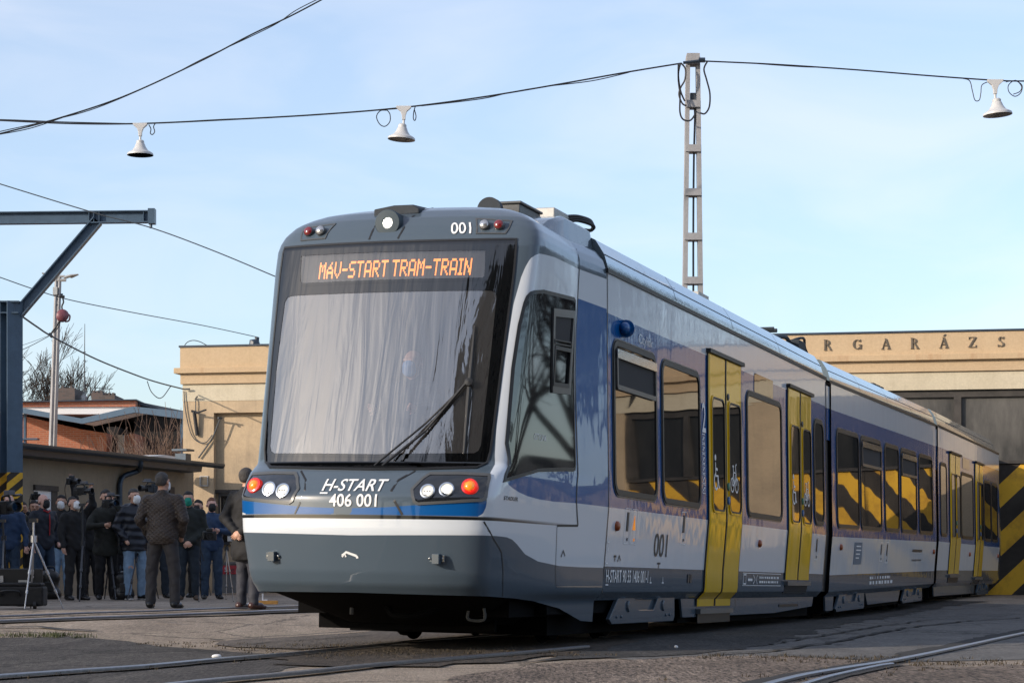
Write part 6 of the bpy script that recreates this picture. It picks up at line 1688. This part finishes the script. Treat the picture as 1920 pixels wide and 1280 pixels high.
# puffer: horizontal baffles
m = simple('cloth_puffer', (.007, .010, .018), .45)
t = m.node_tree; b = t.nodes['Principled BSDF']; tcn = t.nodes.new('ShaderNodeTexCoord'); wv = t.nodes.new('ShaderNodeTexWave'); wv.bands_direction = 'Z'; wv.inputs['Scale'].default_value = 2.6; wv.inputs['Distortion'].default_value = .8
t.links.new(tcn.outputs['Object'], wv.inputs['Vector']); bp = t.nodes.new('ShaderNodeBump'); bp.inputs['Strength'].default_value = .6; bp.inputs['Distance'].default_value = .03; t.links.new(wv.outputs['Fac'], bp.inputs['Height']); t.links.new(bp.outputs[0], b.inputs['Normal'])

def V3(*a): return np.array(a, float)
ARM = {'down': (V3(.27, .02, 1.16), V3(.28, -.06, .92)), 'pocket': (V3(.30, .05, 1.17), V3(.23, -.10, .97)), 'front': (V3(.28, .02, 1.15), V3(.06, -.22, 1.02)),
       'clasp': (V3(.27, .02, 1.15), V3(.03, -.20, .95)), 'behind': (V3(.27, .12, 1.15), V3(.05, .20, .98)), 'face': (V3(.30, -.18, 1.26), V3(.09, -.26, 1.56)), 'chest': (V3(.29, -.10, 1.18), V3(.10, -.30, 1.20)),
       'up': (V3(.26, -.16, 1.62), V3(.17, -.24, 1.86)), 'high': (V3(.24, -.05, 1.72), V3(.20, -.12, 2.00)), 'steer': (V3(.27, -.12, 1.20), V3(.20, -.42, 1.22))}
def person(name_label, pos, height, rz, arms=('down', 'down'), jacket='cloth_black', trousers='denim', shoes='shoe_black', hair='hair_dark', mask=None, bald=False, long_coat=0.0, hood=False, skin='skin', head_turn=0.0, head_tilt=0.0, wide=1.0, stance=.10, sole=None, seated=False, collar=True, group=None, zip_=False, glasses=False, cap=False, ripped=False, h=.0165, bulk=0.0):
    root = empty('person', pos, R(rz)); k = height / 1.78; root.scale = (k, k, k)
    tag(root, name_label, 'person', group)
    HT = Matrix.Translation((0, .0, 1.55)) @ Matrix.Rotation(R(head_turn), 4, 'Z') @ Matrix.Rotation(R(head_tilt), 4, 'X') @ Matrix.Translation((0, 0, -1.55))
    def H(x, y, z): q = HT @ Vector((x, y, z)); return V3(*q)
    hip = .955; an = V3(stance + .01, .0, .09); kn = V3(stance, -.02, .50); hp = V3(.085, 0, hip)
    B = SDFB(.025)
    B.ball(H(0, .022, 1.685), .092, (.86, 1.04, 1.0)); B.ball(H(0, -.035, 1.635), .068, (.92, .95, 1.12)); B.cone(H(0, -.045, 1.575), H(0, -.03, 1.60), .042, .05, (1.1, 1, 1))
    B.cone(H(0, -.10, 1.655), H(0, -.118, 1.628), .012, .018, k=.012)                          # nose
    B.cone(H(-.04, -.085, 1.685), H(.04, -.085, 1.685), .016, .016, k=.012)                    # brow
    for sg in (-1, 1): B.ball(H(sg * .088, .012, 1.645), .027, (.5, .8, 1.3), k=.008)        # ears
    B.cone((0, .02, 1.45), H(0, .012, 1.60), .062, .054)
    B.cone((0, .01, 1.00), (0, .0, 1.34), .125, .140, (1.12, .78, 1)); B.cone((-.12, .01, 1.425), (.12, .01, 1.425), .075, .075, (1, .9, .8))
    hands = []
    for sg, nm in ((1, arms[0]), (-1, arms[1])):
        e, w_ = [q.copy() for q in ARM[nm]]; e[0] *= sg; w_[0] *= sg
        shp = V3(sg * .185 * wide, .01, 1.425 if nm not in ('up', 'high') else 1.45)
        B.cone(shp, e, .052, .042); B.cone(e, w_, .040, .027)
        d = (w_ - e) / np.linalg.norm(w_ - e); hands.append((sg, nm, w_, d))
        B.cone(w_ + d * .02, w_ + d * .085, .030, .034, (1, .75, 1))
    if not seated:
        for sg in (-1, 1):
            m3 = V3(sg, 1, 1); B.cone(hp * m3, kn * m3, .082, .055); B.cone(kn * m3, an * m3, .052, .036)
    def fingers(mb):
        for sg, nm, w_, d in hands:
            if nm == 'pocket': continue
            side = np.cross(d, V3(0, -1, 0.01)); side /= np.linalg.norm(side) + 1e-9
            nrm_ = np.cross(side, d)
            for i in range(4):
                L = (.068, .078, .072, .058)[i]; base = w_ + d * .085 + side * (.024 * (i - 1.5) * .8)
                curl = .35 + .12 * i
                p1 = base + d * L * .45; p2 = p1 + (d * math.cos(curl) + nrm_ * math.sin(curl)) * L * .35; p3 = p2 + (d * math.cos(2 * curl) + nrm_ * math.sin(2 * curl)) * L * .25
                mb.tube([base - d * .02, p1, p2, p3], [.0095, .009, .008, .006], 6)
            tb = w_ + d * .035 - side * sg * .028
            mb.tube([tb, tb - side * sg * .022 + d * .03 + nrm_ * .012, tb - side * sg * .026 + d * .06 + nrm_ * .02], [.012, .010, .007], 6)
    body = B.mesh('body', M[skin], root, h * .8, fingers)
    # jacket
    J = SDFB(.035); J.fold = .0065; hem = .84 - long_coat
    J.cone((0, .01, 1.0), (0, .0, 1.34), .158 + bulk, .170 + bulk, (1.16, .82, 1)); J.cone((0, .012, hem + .10), (0, .01, 1.02), .165 + bulk + .02 * (long_coat > 0), .155 + bulk, (1.16, .85, 1))
    J.cone((-.13 * wide, .01, 1.425), (.13 * wide, .01, 1.425), .082, .082, (1, 1.0, .85))
    for sg, nm, w_, d in hands:
        e = ARM[nm][0].copy(); e[0] *= sg; shp = V3(sg * .188 * wide, .01, 1.42 if nm not in ('up', 'high') else 1.45)
        J.cone(shp, e, .074 + bulk * .5, .060 + bulk * .4); J.cone(e, w_ - d * .005, .057 + bulk * .4, .044 + bulk * .3)
    J.cone((0, .028, 1.44), (0, .026, 1.505 if collar else 1.47), .080, .070, (1.05, 1.0, 1), k=.02)
    if hood: J.cone((-.08, .10, 1.49), (.08, .10, 1.49), .07, .07, (1.15, .8, .8))
    J.cut.append(lambda G: hem - G[..., 2])
    J.mesh('jacket', M[jacket], root, h)
    if zip_:
        mb = MB(); mb.tube([(0.01, -.152, 1.44), (.01, -.162, 1.3), (.012, -.150, 1.08)], .011, 6); mb.tube([(-.07, -.085, 1.505), (0, -.125, 1.47), (.07, -.085, 1.505)], .014, 6); mb.build('zip_trim', M['red_cloth'], root)
    if not seated:
        T = SDFB(.03); T.fold = .0055
        T.cone((-.06, .01, .965), (.06, .01, .965), .125, .125, (1, .9, 1))
        for sg in (-1, 1):
            m3 = V3(sg, 1, 1); T.cone(hp * m3, kn * m3, .108, .078); T.cone(kn * m3, (an + V3(0, .005, .0)) * m3, .076, .066)
        T.cut.append(lambda G: .055 - G[..., 2]); T.mesh('trousers', M[trousers], root, h)
        if ripped:
            mb = MB(); mb.lathe([(0, 0), (.05, 0), (.045, .006), (0, .008)], 10, Matrix.Translation((-stance, -.098, .52)) @ Matrix.Rotation(R(90), 4, 'X') @ Matrix.Diagonal((1, .6, 1, 1))); mb.build('ripped_knee', M[skin], root)
        for sg in (-1, 1):
            x = sg * (stance + .01); a_ = sg * .12
            Sh = SDFB(.02); Sh.cone((x, .045, .05), (x + a_ * .2, -.10, .042), .046, .046, (1, 1, .95)); Sh.cone((x + a_ * .2, -.10, .04), (x + a_ * .3, -.165, .03), .044, .036, (1.05, 1, .8)); Sh.cone((x, .03, .06), (x, .01, .10), .046, .046)
            Sh.cut.append(lambda G: .004 - G[..., 2]); so_ = Sh.mesh('shoe', M[shoes], root, h * .8)
            if sole:
                q = SDFB(.01); q.cone((x, .05, .014), (x + a_ * .3, -.17, .014), .046, .046, (1.05, 1, .35)); q.mesh('shoe_sole', M[sole], so_, h * .7)
    # hair, mask, glasses
    if cap:
        Hc = SDFB(.01); Hc.ball(H(0, .02, 1.69), .104, (.88, 1.05, 1.0)); Hc.cut.append(lambda G: (1.695 + .0 * G[..., 1]) - G[..., 2]); Hc.mesh('hair', M[hair], root, h * .7)
    elif not bald:
        Hc = SDFB(.012); Hc.ball(H(0, .028, 1.697), .097, (.87, 1.05, 1.0)); Hc.ball(H(0, .055, 1.655), .080, (.92, .9, .85)); Hc.fold = .004; Hc.cut.append(lambda G: (H(0, 0, 1.605)[2]) - G[..., 2])
        c0, f0 = H(0, 0, 1.66), H(0, -1, 1.66) - H(0, 0, 1.66)
        up0 = H(0, 0, 2.66) - H(0, 0, 1.66)
        def cutf(G):
            r_ = G - c0; fr = r_ @ f0; uu = r_ @ up0
            return np.minimum(fr - .005, (fr - .085) + np.maximum(0, .055 - uu) * 6)
        Hc.cut.append(lambda G: np.where((G - c0) @ up0 > .055, ((G - c0) @ f0) - .105, ((G - c0) @ f0) - .0)); Hc.mesh('hair', M[hair], root, h * .7)
    else:
        Hc = SDFB(.012); Hc.ball(H(0, .045, 1.645), .086, (.96, .95, .7)); Hc.cut.append(lambda G: ((G - H(0, 0, 1.66)) @ (H(0, -1, 1.66) - H(0, 0, 1.66))) + .0); Hc.mesh('hair', M[hair], root, h * .7)
    if mask:
        Mk = SDFB(.015); Mk.cone(H(0, -.075, 1.585), H(0, -.085, 1.635), .052, .048, (1.25, .85, 1.0)); Mk.ball(H(0, -.105, 1.615), .03, k=.03)
        Mk.mesh('face_mask', M[mask], root, h * .6)
    if glasses:
        mb = MB()
        for sg in (-1, 1): mb.ring([tuple(q) for q in circle2(sg * .034, 1.672, .026, 10)], [tuple(q) for q in circle2(sg * .034, 1.672, .020, 10)], lambda a, b, d: Vector(H(a, -.108 + d, b)), 0, .006)
        mb.build('glasses', M['camera_black'], root)
    else:
        mb = MB()
        for sg in (-1, 1): mb.lathe([(0, -.008), (.011, 0), (0, .008)], 8, Matrix.Translation(Vector(H(sg * .033, -.098, 1.668))))
        mb.build('eyes', M['hair_dark'], root)
    return root
def at(px, py): p = gpt(px, py); return (p.x, p.y, p.z)
def hgt(px, pyf, pyh): p = gpt(px, pyf); return (pyf - pyh) / FPX * p.y
CG = 'press crowd by the annex'
person('man in a brown quilted jacket and grey trousers standing with his back to the camera', at(305, 1140), hgt(305, 1140, 886), 172, ('pocket', 'pocket'), 'cloth_quilted', 'trouser_grey', 'shoe_black', 'hair_grey', mask='mask_white', wide=1.12, stance=.155, head_turn=-14, h=.013, bulk=.012)
person('man in a long black coat, hands behind his back, half hidden by the tram nose', at(464, 1142), hgt(464, 1142, 878), 150, ('behind', 'behind'), 'cloth_black', 'trouser_navy', 'shoe_brown', 'hair_grey', wide=1.08, long_coat=.22, stance=.09, h=.013, bulk=.012)
person('cameraman in a blue jacket filming with a shoulder camera at the left edge', at(17, 1124), hgt(17, 1124, 927), 12, ('down', 'face'), 'cloth_blue', 'denim', 'shoe_black', 'hair_brown', bald=True, skin='skin_pink', group=CG)
person('bald man in a black mask and dark jacket with a red zip', at(82, 1122), hgt(82, 1122, 926), 48, ('pocket', 'down'), 'cloth_navy', 'denim', 'shoe_navy', 'hair_grey', bald=True, mask='mask_black', glasses=True, skin='skin_pink', zip_=True, sole='sole_white', stance=.13, group=CG, bulk=.01, wide=1.05)
person('person holding a camera high overhead behind the bald man', at(115, 1120), hgt(115, 1120, 928), 5, ('high', 'down'), 'cloth_black', 'denim_light', 'shoe_black', 'hair_dark', mask='mask_white', group=CG)
person('dark haired man in a white mask looking up through a tall video camera', at(140, 1125), hgt(140, 1125, 930), 48, ('up', 'down'), 'cloth_black', 'trouser_black', 'shoe_black', 'hair_dark', mask='mask_white', head_tilt=-16, wide=1.1, stance=.12, group=CG, bulk=.012)
person('man in a dark olive coat holding a video camera to his face', at(199, 1124), hgt(199, 1124, 918), 22, ('face', 'chest'), 'cloth_olive', 'trouser_black', 'shoe_black', 'hair_dark', long_coat=.14, group=CG)
person('grey haired man in a white mask, navy puffer coat and light ripped jeans', at(252, 1124), hgt(252, 1124, 916), 40, ('pocket', 'pocket'), 'cloth_puffer', 'denim_light', 'shoe_black', 'hair_grey', mask='mask_white', hood=True, wide=1.1, long_coat=.06, sole='sole_white', ripped=True, stance=.12, group=CG, bulk=.025)
person('camera operator almost hidden behind the man in the quilted jacket', at(298, 1121), hgt(298, 1121, 925), 15, ('face', 'chest'), 'cloth_black', 'denim_dark', 'shoe_black', 'hair_dark', group=CG)
person('man in a green mask with his hands clasped in front', at(353, 1125), hgt(353, 1125, 921), 6, ('clasp', 'clasp'), 'cloth_green_black', 'denim_dark', 'shoe_tan', 'hair_dark', mask='mask_green', stance=.11, wide=1.06, group=CG, bulk=.012)
person('person in glasses peeping out behind the man in the green mask', at(371, 1120), hgt(371, 1120, 937), -8, ('down', 'down'), 'cloth_black', 'trouser_black', 'shoe_black', 'hair_dark', mask='mask_black', glasses=True, group=CG)
person('ginger haired photographer in a black neck mask and blue black jacket', at(397, 1123), hgt(397, 1123, 933), 14, ('chest', 'chest'), 'cloth_blue', 'denim', 'shoe_black', 'hair_ginger', mask='mask_black', skin='skin_pink', stance=.11, group=CG, bulk=.008)
person('person almost hidden behind the bald man at the left', at(64, 1120), hgt(64, 1120, 938), 20, ('face', 'down'), 'cloth_green_black', 'trouser_black', 'shoe_black', 'hair_dark', group=CG)
person('tall person in black standing behind the white masked cameraman', at(170, 1119.5), hgt(170, 1119.5, 936), 10, ('down', 'down'), 'cloth_black', 'trouser_black', 'shoe_black', 'hair_brown', mask='mask_black', group=CG)
person('person in navy at the very left, behind the shoulder camera', at(42, 1119.5), hgt(42, 1119.5, 940), 15, ('face', 'down'), 'cloth_navy', 'denim_dark', 'shoe_black', 'hair_dark', mask='mask_black', group=CG)
person('person in dark clothes glimpsed between the olive coat and the puffer coat', at(226, 1119.5), hgt(226, 1119.5, 948), 10, ('down', 'down'), 'cloth_green_black', 'trouser_black', 'shoe_black', 'hair_dark', mask='mask_black', cap=True, group=CG)
# driver behind the windscreen
DRV = (-.12, 2.55)
Dm = CM[0] @ Vector((DRV[0], -1.42, DRV[1] - .66))
dr = person('tram driver in a blue mask dimly seen behind the windscreen', (Dm.x, Dm.y, Dm.z - 1.02), 1.80, math.degrees(math.atan2(CM[0].col[1][0], CM[0].col[1][1])) * -1 , ('steer', 'steer'), 'cloth_navy', 'trouser_black', 'shoe_black', 'hair_grey', bald=True, mask='mask_blue', skin='skin_pink', seated=True)
for o in dr.children: pass

# ------------------------------------------------------------------ tripods and cameras
def tripod(label, apex, feet, top, mat, r=.014, name='tripod'):
    # apex, feet and top are pixels; feet stand on the ground
    fp = [gpt(*f) for f in feet]
    D = sum(p.y for p in fp) / len(fp)
    A = pix(apex[0], apex[1], D); Tp = pix(top[0], top[1], D)
    root = empty(name, (A.x, A.y, fp[0].z)); tag(root, label, 'tripod', 'camera tripods of the press crowd'); O = Vector(root.location)
    fp2 = list(fp)
    if len(fp2) == 2: q = Vector((2 * A.x - .5 * (fp2[0].x + fp2[1].x), D + .45, 0)); q.z = float(ground_z(q.x, q.y)); fp2.append(q)
    for p in fp2:
        mb = MB(); a = A - O; b_ = Vector((p.x, p.y, float(ground_z(p.x, p.y)) + .01)) - O; d = b_ - a
        mb.tube([a, a + d * .48], r * 1.15, 8); mb.tube([a + d * .44, a + d * .50], r * 1.7, 8); mb.tube([a + d * .48, a + d * .76], r * .95, 8); mb.tube([a + d * .73, a + d * .78], r * 1.5, 8); mb.tube([a + d * .76, b_], [r * .8, r * .75], 8)
        mb.build('leg', M[mat], root, smooth=50)
    mb = MB(); mb.tube([A - O + Vector((0, 0, -.03)), A - O + Vector((0, 0, .06))], .045, 10); mb.tube([A - O, Tp - O], r * 1.3, 8); mb.build('centre_column', M['tripod_black'] if mat == 'tripod_black' else M[mat], root, smooth=50)
    mb = MB(); mb.box(Tp - O, (.10, .10, .05)); mb.tube([Tp - O, Tp - O + Vector((-.1, .3, -.12))], .012, 6); mb.build('pan_head', M['tripod_black'], root)
    return root, Tp
def video_camera(label, px, py, D, rz, s=1.0, boxy=1.0):
    P = pix(px, py, D); root = empty('video_camera', P, R(rz)); tag(root, label, 'camera', 'cameras of the press crowd'); root.scale = (s, s, s)
    mb = MB(); mb.box((0, .08, .02), (.12, .30, .17)); mb.box((.0, .16, -.01), (.15, .12, .13)); mb.build('camera_body', M['camera_black'], root, bevel=.008)
    mb = MB(); mb.lathe([(0, 0), (.05, 0), (.055, .10), (.062, .12), (.07, .13), (.078, .22), (.066, .22), (.05, .14), (0, .14)], 18, Matrix.Translation((0, -.06, .02)) @ Matrix.Rotation(R(90), 4, 'X')); mb.build('lens', M['camera_black'], root, smooth=40)
    MB().lathe([(0, 0), (.052, 0)], 16, Matrix.Translation((0, -.215, .02)) @ Matrix.Rotation(R(90), 4, 'X')).build('lens_glass', M['lens_glass'], root)
    mb = MB(); mb.tube(spline([(0, .2, .11), (0, .16, .17), (0, -.02, .17), (0, -.07, .10)]), .016, 8); mb.build('top_handle', M['camera_black'], root, smooth=50)
    mb = MB(); mb.box((.0, -.04, .215), (.09, .17, .065)); mb.tube([(.07, -.02, .18), (.07, -.26, .185)], .018, 8); mb.build('viewfinder_and_mic', M['camera_grey'], root, bevel=.006)
    mb = MB(); mb.box((.13, .02, .10), (.012, .11, .08)); mb.tube([(.06, .02, .10), (.13, .02, .10)], .01, 6); mb.build('screen', M['camera_black'], root)
    return root
def still_camera(label, px, py, D, rz, s=1.0):
    P = pix(px, py, D); root = empty('still_camera', P, R(rz)); tag(root, label, 'camera', 'cameras of the press crowd'); root.scale = (s, s, s)
    mb = MB(); mb.box((0, 0, 0), (.15, .06, .10)); mb.box((0, -.005, .065), (.07, .06, .04)); mb.box((-.065, -.02, 0), (.03, .06, .1)); mb.build('camera_body', M['camera_black'], root, bevel=.01)
    mb = MB(); mb.lathe([(0, .0), (.036, .0), (.038, .08), (.042, .10), (.043, .16), (.036, .16), (.03, .12), (0, .12)], 18, Matrix.Translation((0, -.02, -.005)) @ Matrix.Rotation(R(90), 4, 'X')); mb.build('lens', M['camera_black'], root, smooth=40)
    mb = MB(); mb.tube(spline([(-.075, 0, .03), (-.10, .02, -.12), (-.06, .03, -.28)]), .006, 5); mb.build('strap', M['camera_black'], root)
    return root
tripod('silver tripod with open legs in front of the bald man', (63, 1012), [(46, 1142), (118, 1141)], (63, 975), 'tripod_silver', .0125)
tripod('black tripod carrying the tallest video camera', (155, 1020), [(149, 1127), (166, 1124)], (154, 946), 'tripod_black', .016)
tripod('black tripod in front of the olive coat', (207, 1030), [(217, 1125), (196, 1123)], (203, 964), 'tripod_black', .015)
tripod('black tripod under the shoulder camera at the left edge', (7, 1010), [(2, 1128), (22, 1122)], (5, 976), 'tripod_black', .014)
tripod('spindly dark tripod with wide legs in front of the clasped hands', (374, 1007), [(335, 1112), (373, 1128), (395, 1051 + 65)], (374, 1004), 'tripod_black', .013)
tripod('tripod half hidden behind the quilted jacket', (270, 985), [(239, 1125), (297, 1122)], (276, 935), 'tripod_black', .013)
tripod('low dark tripod between the photographer and the black coat', (425, 1030), [(404, 1112), (424, 1124), (438, 1128)], (427, 1018), 'tripod_black', .012)
video_camera('tallest video camera on its tripod over the white mask', 155, 922, 36.6, 62, .72)
video_camera('video camera held to the face of the man in the olive coat', 206, 945, 37.2, 40, .8)
video_camera('shoulder video camera hiding the face of the man at the left edge', 15, 953, 37.6, 38, 1.25)
video_camera('large video camera behind the shoulder of the quilted jacket', 279, 917, 37.8, -40, .72)
still_camera('black still camera held high overhead', 134, 902, 41.0, 48, 1.3)
still_camera('still camera with a long lens hanging at the chest of the ginger photographer', 393, 1004, 36.6, 10, 1.5)
still_camera('small camera raised behind the bald man', 67, 931, 41.3, 15, 1.2)

# ------------------------------------------------------------------ bags and bits on the ground
def soft_bag(label, px, py, w_, d_, h_, mat='camera_black', rz=0, name='bag', cat='bag'):
    p = gpt(px, py); root = empty(name, p, R(rz)); tag(root, label, cat, 'bags at the feet of the press crowd')
    q = SDFB(.06); a = w_ / 2 - .09; 
    q.cone((-a, 0, .10), (a, 0, .10), .11, .11, (1, d_ / .24, 1)); q.cone((-a * .9, 0, h_ - .10), (a * .8, 0, h_ - .12), .10, .10, (1, d_ / .24, 1)); q.cone((0, 0, .1), (0, 0, h_ - .1), min(.16, w_ / 2), min(.14, w_ / 2), (1, d_ / .3, 1))
    q.cut.append(lambda G: .002 - G[..., 2]); q.mesh('bag_body', M[mat], root, .02)
    mb = MB(); mb.tube(spline([(-w_ * .22, -d_ * .2, h_ - .03), (-w_ * .18, -d_ * .2, h_ + .07), (w_ * .18, -d_ * .2, h_ + .07), (w_ * .22, -d_ * .2, h_ - .03)]), .014, 6); mb.build('bag_handle', M[mat], root, smooth=60)
    mb = MB(); mb.box((0, -d_ * .5, h_ * .45), (w_ * .5, .04, h_ * .35)); mb.build('front_pocket', M[mat], root, bevel=.012)
    return root
soft_bag('black rucksack between the feet of the bald man', 94, 1123, .38, .3, .52, 'camera_black', 10)
soft_bag('black bag behind the silver tripod leg', 53, 1136, .42, .3, .40, 'trouser_black', -10)
soft_bag('dark bag on the ground beside the olive coat', 232, 1124, .34, .3, .48, 'camera_black', 15)
e0 = gpt(18, 1141); ec = empty('equipment_case', (e0.x, e0.y + .2, e0.z), R(4)); tag(ec, 'large black equipment case with an open tray on top at the bottom left', 'case')
mb = MB(); mb.box((0, 0, .17), (.86, .42, .26)); mb.box((.0, .0, .325), (.80, .38, .05)); mb.build('case_body', M['trouser_black'], ec, bevel=.03)
mb = MB(); mb.box((-.02, .17, .44), (.78, .03, .20)); mb.build('open_lid', M['camera_black'], ec, bevel=.01)
mb = MB()
for x in (-.3, .32): mb.lathe([(.05, -.02), (.05, .02)], 12, Matrix.Translation((x, -.2, .05)) @ Matrix.Rotation(R(90), 4, 'Y'))
mb.build('case_wheel', M['camera_black'], ec)
for x, z, w_, h_ in ((-.18, .40, .06, .09), (.12, .37, .14, .03), (.24, .43, .03, .03), (.2, .35, .03, .03)): MB().box((x, .14, z), (w_, .03, h_)).build('metal_fitting', M['tripod_silver'], ec)
mb = MB(); mb.tube(spline([(-.12, -.22, .18), (-.1, -.26, .24), (.1, -.26, .24), (.12, -.22, .18)]), .014, 6); mb.build('case_handle', M['camera_black'], ec)
p = gpt(425, 1114); skc = empty('steel_container', (p.x + .1, p.y + 1.0, float(ground_z(p.x, p.y)))); tag(skc, 'grey steel container with a red notice behind the low tripod', 'container')
mb = MB(); mb.box((.1, 0, .40), (1.3, .7, .74)); mb.build('container_body', M['container_grey'], skc, bevel=.015)
mb = MB(); mb.box((.1, -.36, .79), (1.34, .05, .05)); mb.box((.1, -.37, .06), (1.3, .04, .06)); mb.build('container_rim', M['container_grey'], skc)
mb = MB(); mb.box((-.10, -.362, .62), (.44, .02, .22)); sgn = mb.build('red_notice', M['sign_red'], skc)
text_mesh('S', lambda a, b: Vector((-.24 + a, -.3745, .57 + b)), 'notice_lettering', M['decal_white'], .12, sgn)
text_mesh('e', lambda a, b: Vector((-.08 + a, -.3745, .555 + b)), 'notice_lettering', M['decal_dark'], .15, sgn)
# orange plank trestle seen under the tram nose
p = gpt(498, 1135); tr_ = empty('plank_trestle', p); tag(tr_, 'low trestle with an orange plank and white bars under the tram nose', 'trestle')
mb = MB(); mb.box((0, 0, .05), (.36, .12, .055)); mb.build('plank', M['orange_wood'], tr_, bevel=.004)
mb = MB()
for x in (-.17, -.05): mb.tube([(x, .05, .0), (x, .06, .18)], .012, 6)
mb.tube([(-.26, .0, .03), (-.17, .04, .10), (-.17, .06, .2)], .010, 6); mb.tube([(-.26, 0, .03), (-.2, -.05, .0)], .010, 6); mb.tube([(-.06, .05, .08), (.02, .05, .08)], .014, 6); mb.build('trestle_leg', M['white_sheet'], tr_)
# litter
p = gpt(406, 1235); q = SDFB(.02); q.ball((0, 0, .014), .018, (1.2, 1, .8)); q.ball((.024, .01, .010), .014); q.ball((-.026, 0, .009), .012); o = q.mesh('crumpled_paper', M['white_sheet'], None, .007); o.location = (p.x, p.y, p.z + .012); tag(o, 'crumpled white paper lying by the long rail on dark asphalt', 'litter')
p = gpt(1267, 1216); q = SDFB(.01); q.ball((0, 0, .012), .016); q.ball((.012, .004, .01), .011); o = q.mesh('paper_scrap', M['white_sheet'], None, .006); o.location = (p.x, p.y, p.z + .008); tag(o, 'tiny white scrap on the shaded slabs beside the tram', 'litter')
# weeds: short dry grass tufts along rails and slab edges
simple('dry_grass', (.055, .042, .026), .9, noise=.4, nscale=5); simple('green_grass', (.05, .062, .024), .9, noise=.4, nscale=5)
def weeds(name, areas, mat, label, hmin=.03, hmax=.09):
    mb = MB(); rr = random.Random(hash(label) % 1000 if False else len(label))
    for (x0, y0, x1, y1, n_, wd) in areas:
        a = gpt(x0, y0); c = gpt(x1, y1); d = (c - a); nn = Vector((-d.y, d.x, 0)).normalized()
        for i in range(n_):
            tt = (int(rr.random() * 9) + .5 + rr.gauss(0, .28)) / 9
            q = a.lerp(c, min(1, max(0, tt))) + nn * rr.gauss(0, wd)
            for _ in range(rr.randint(4, 9)):
                o_ = q + Vector((rr.gauss(0, .03), rr.gauss(0, .03), 0)); o_.z = float(ground_z(o_.x, o_.y)) + .004
                hh = rr.uniform(hmin, hmax); ln = Vector((rr.gauss(0, .5), rr.gauss(0, .5), 0)) * hh; w_ = .004
                tip = o_ + ln + Vector((0, 0, hh)); md = o_ + ln * .35 + Vector((0, 0, hh * .6)); s_ = Vector((ln.y, -ln.x, 0)); s_ = (s_.normalized() if s_.length > 1e-5 else Vector((1, 0, 0))) * w_
                mb.add([o_ - s_, o_ + s_, md + s_ * .7, md - s_ * .7, tip], [(0, 1, 2, 3), (3, 2, 4)])
    return tag(mb.build(name, M[mat]), label, kind='stuff')
weeds('grass', [(0, 1192, 125, 1193, 60, .14), (100, 1194, 160, 1197, 14, .1)], 'green_grass', 'green weeds along the asphalt edge at the left', .015, .055)
weeds('dry_weeds', [(540, 1232, 1040, 1222, 200, .5), (560, 1215, 760, 1207, 60, .3), (300, 1205, 560, 1222, 50, .25), (1300, 1232, 1560, 1236, 60, .3), (1600, 1246, 1920, 1244, 70, .4), (0, 1275, 500, 1237, 25, .06), (1420, 1292, 1680, 1246, 35, .3), (1560, 1234, 1700, 1238, 40, .3)], 'dry_grass', 'dry weeds along the rails and slab edges', .006, .032)
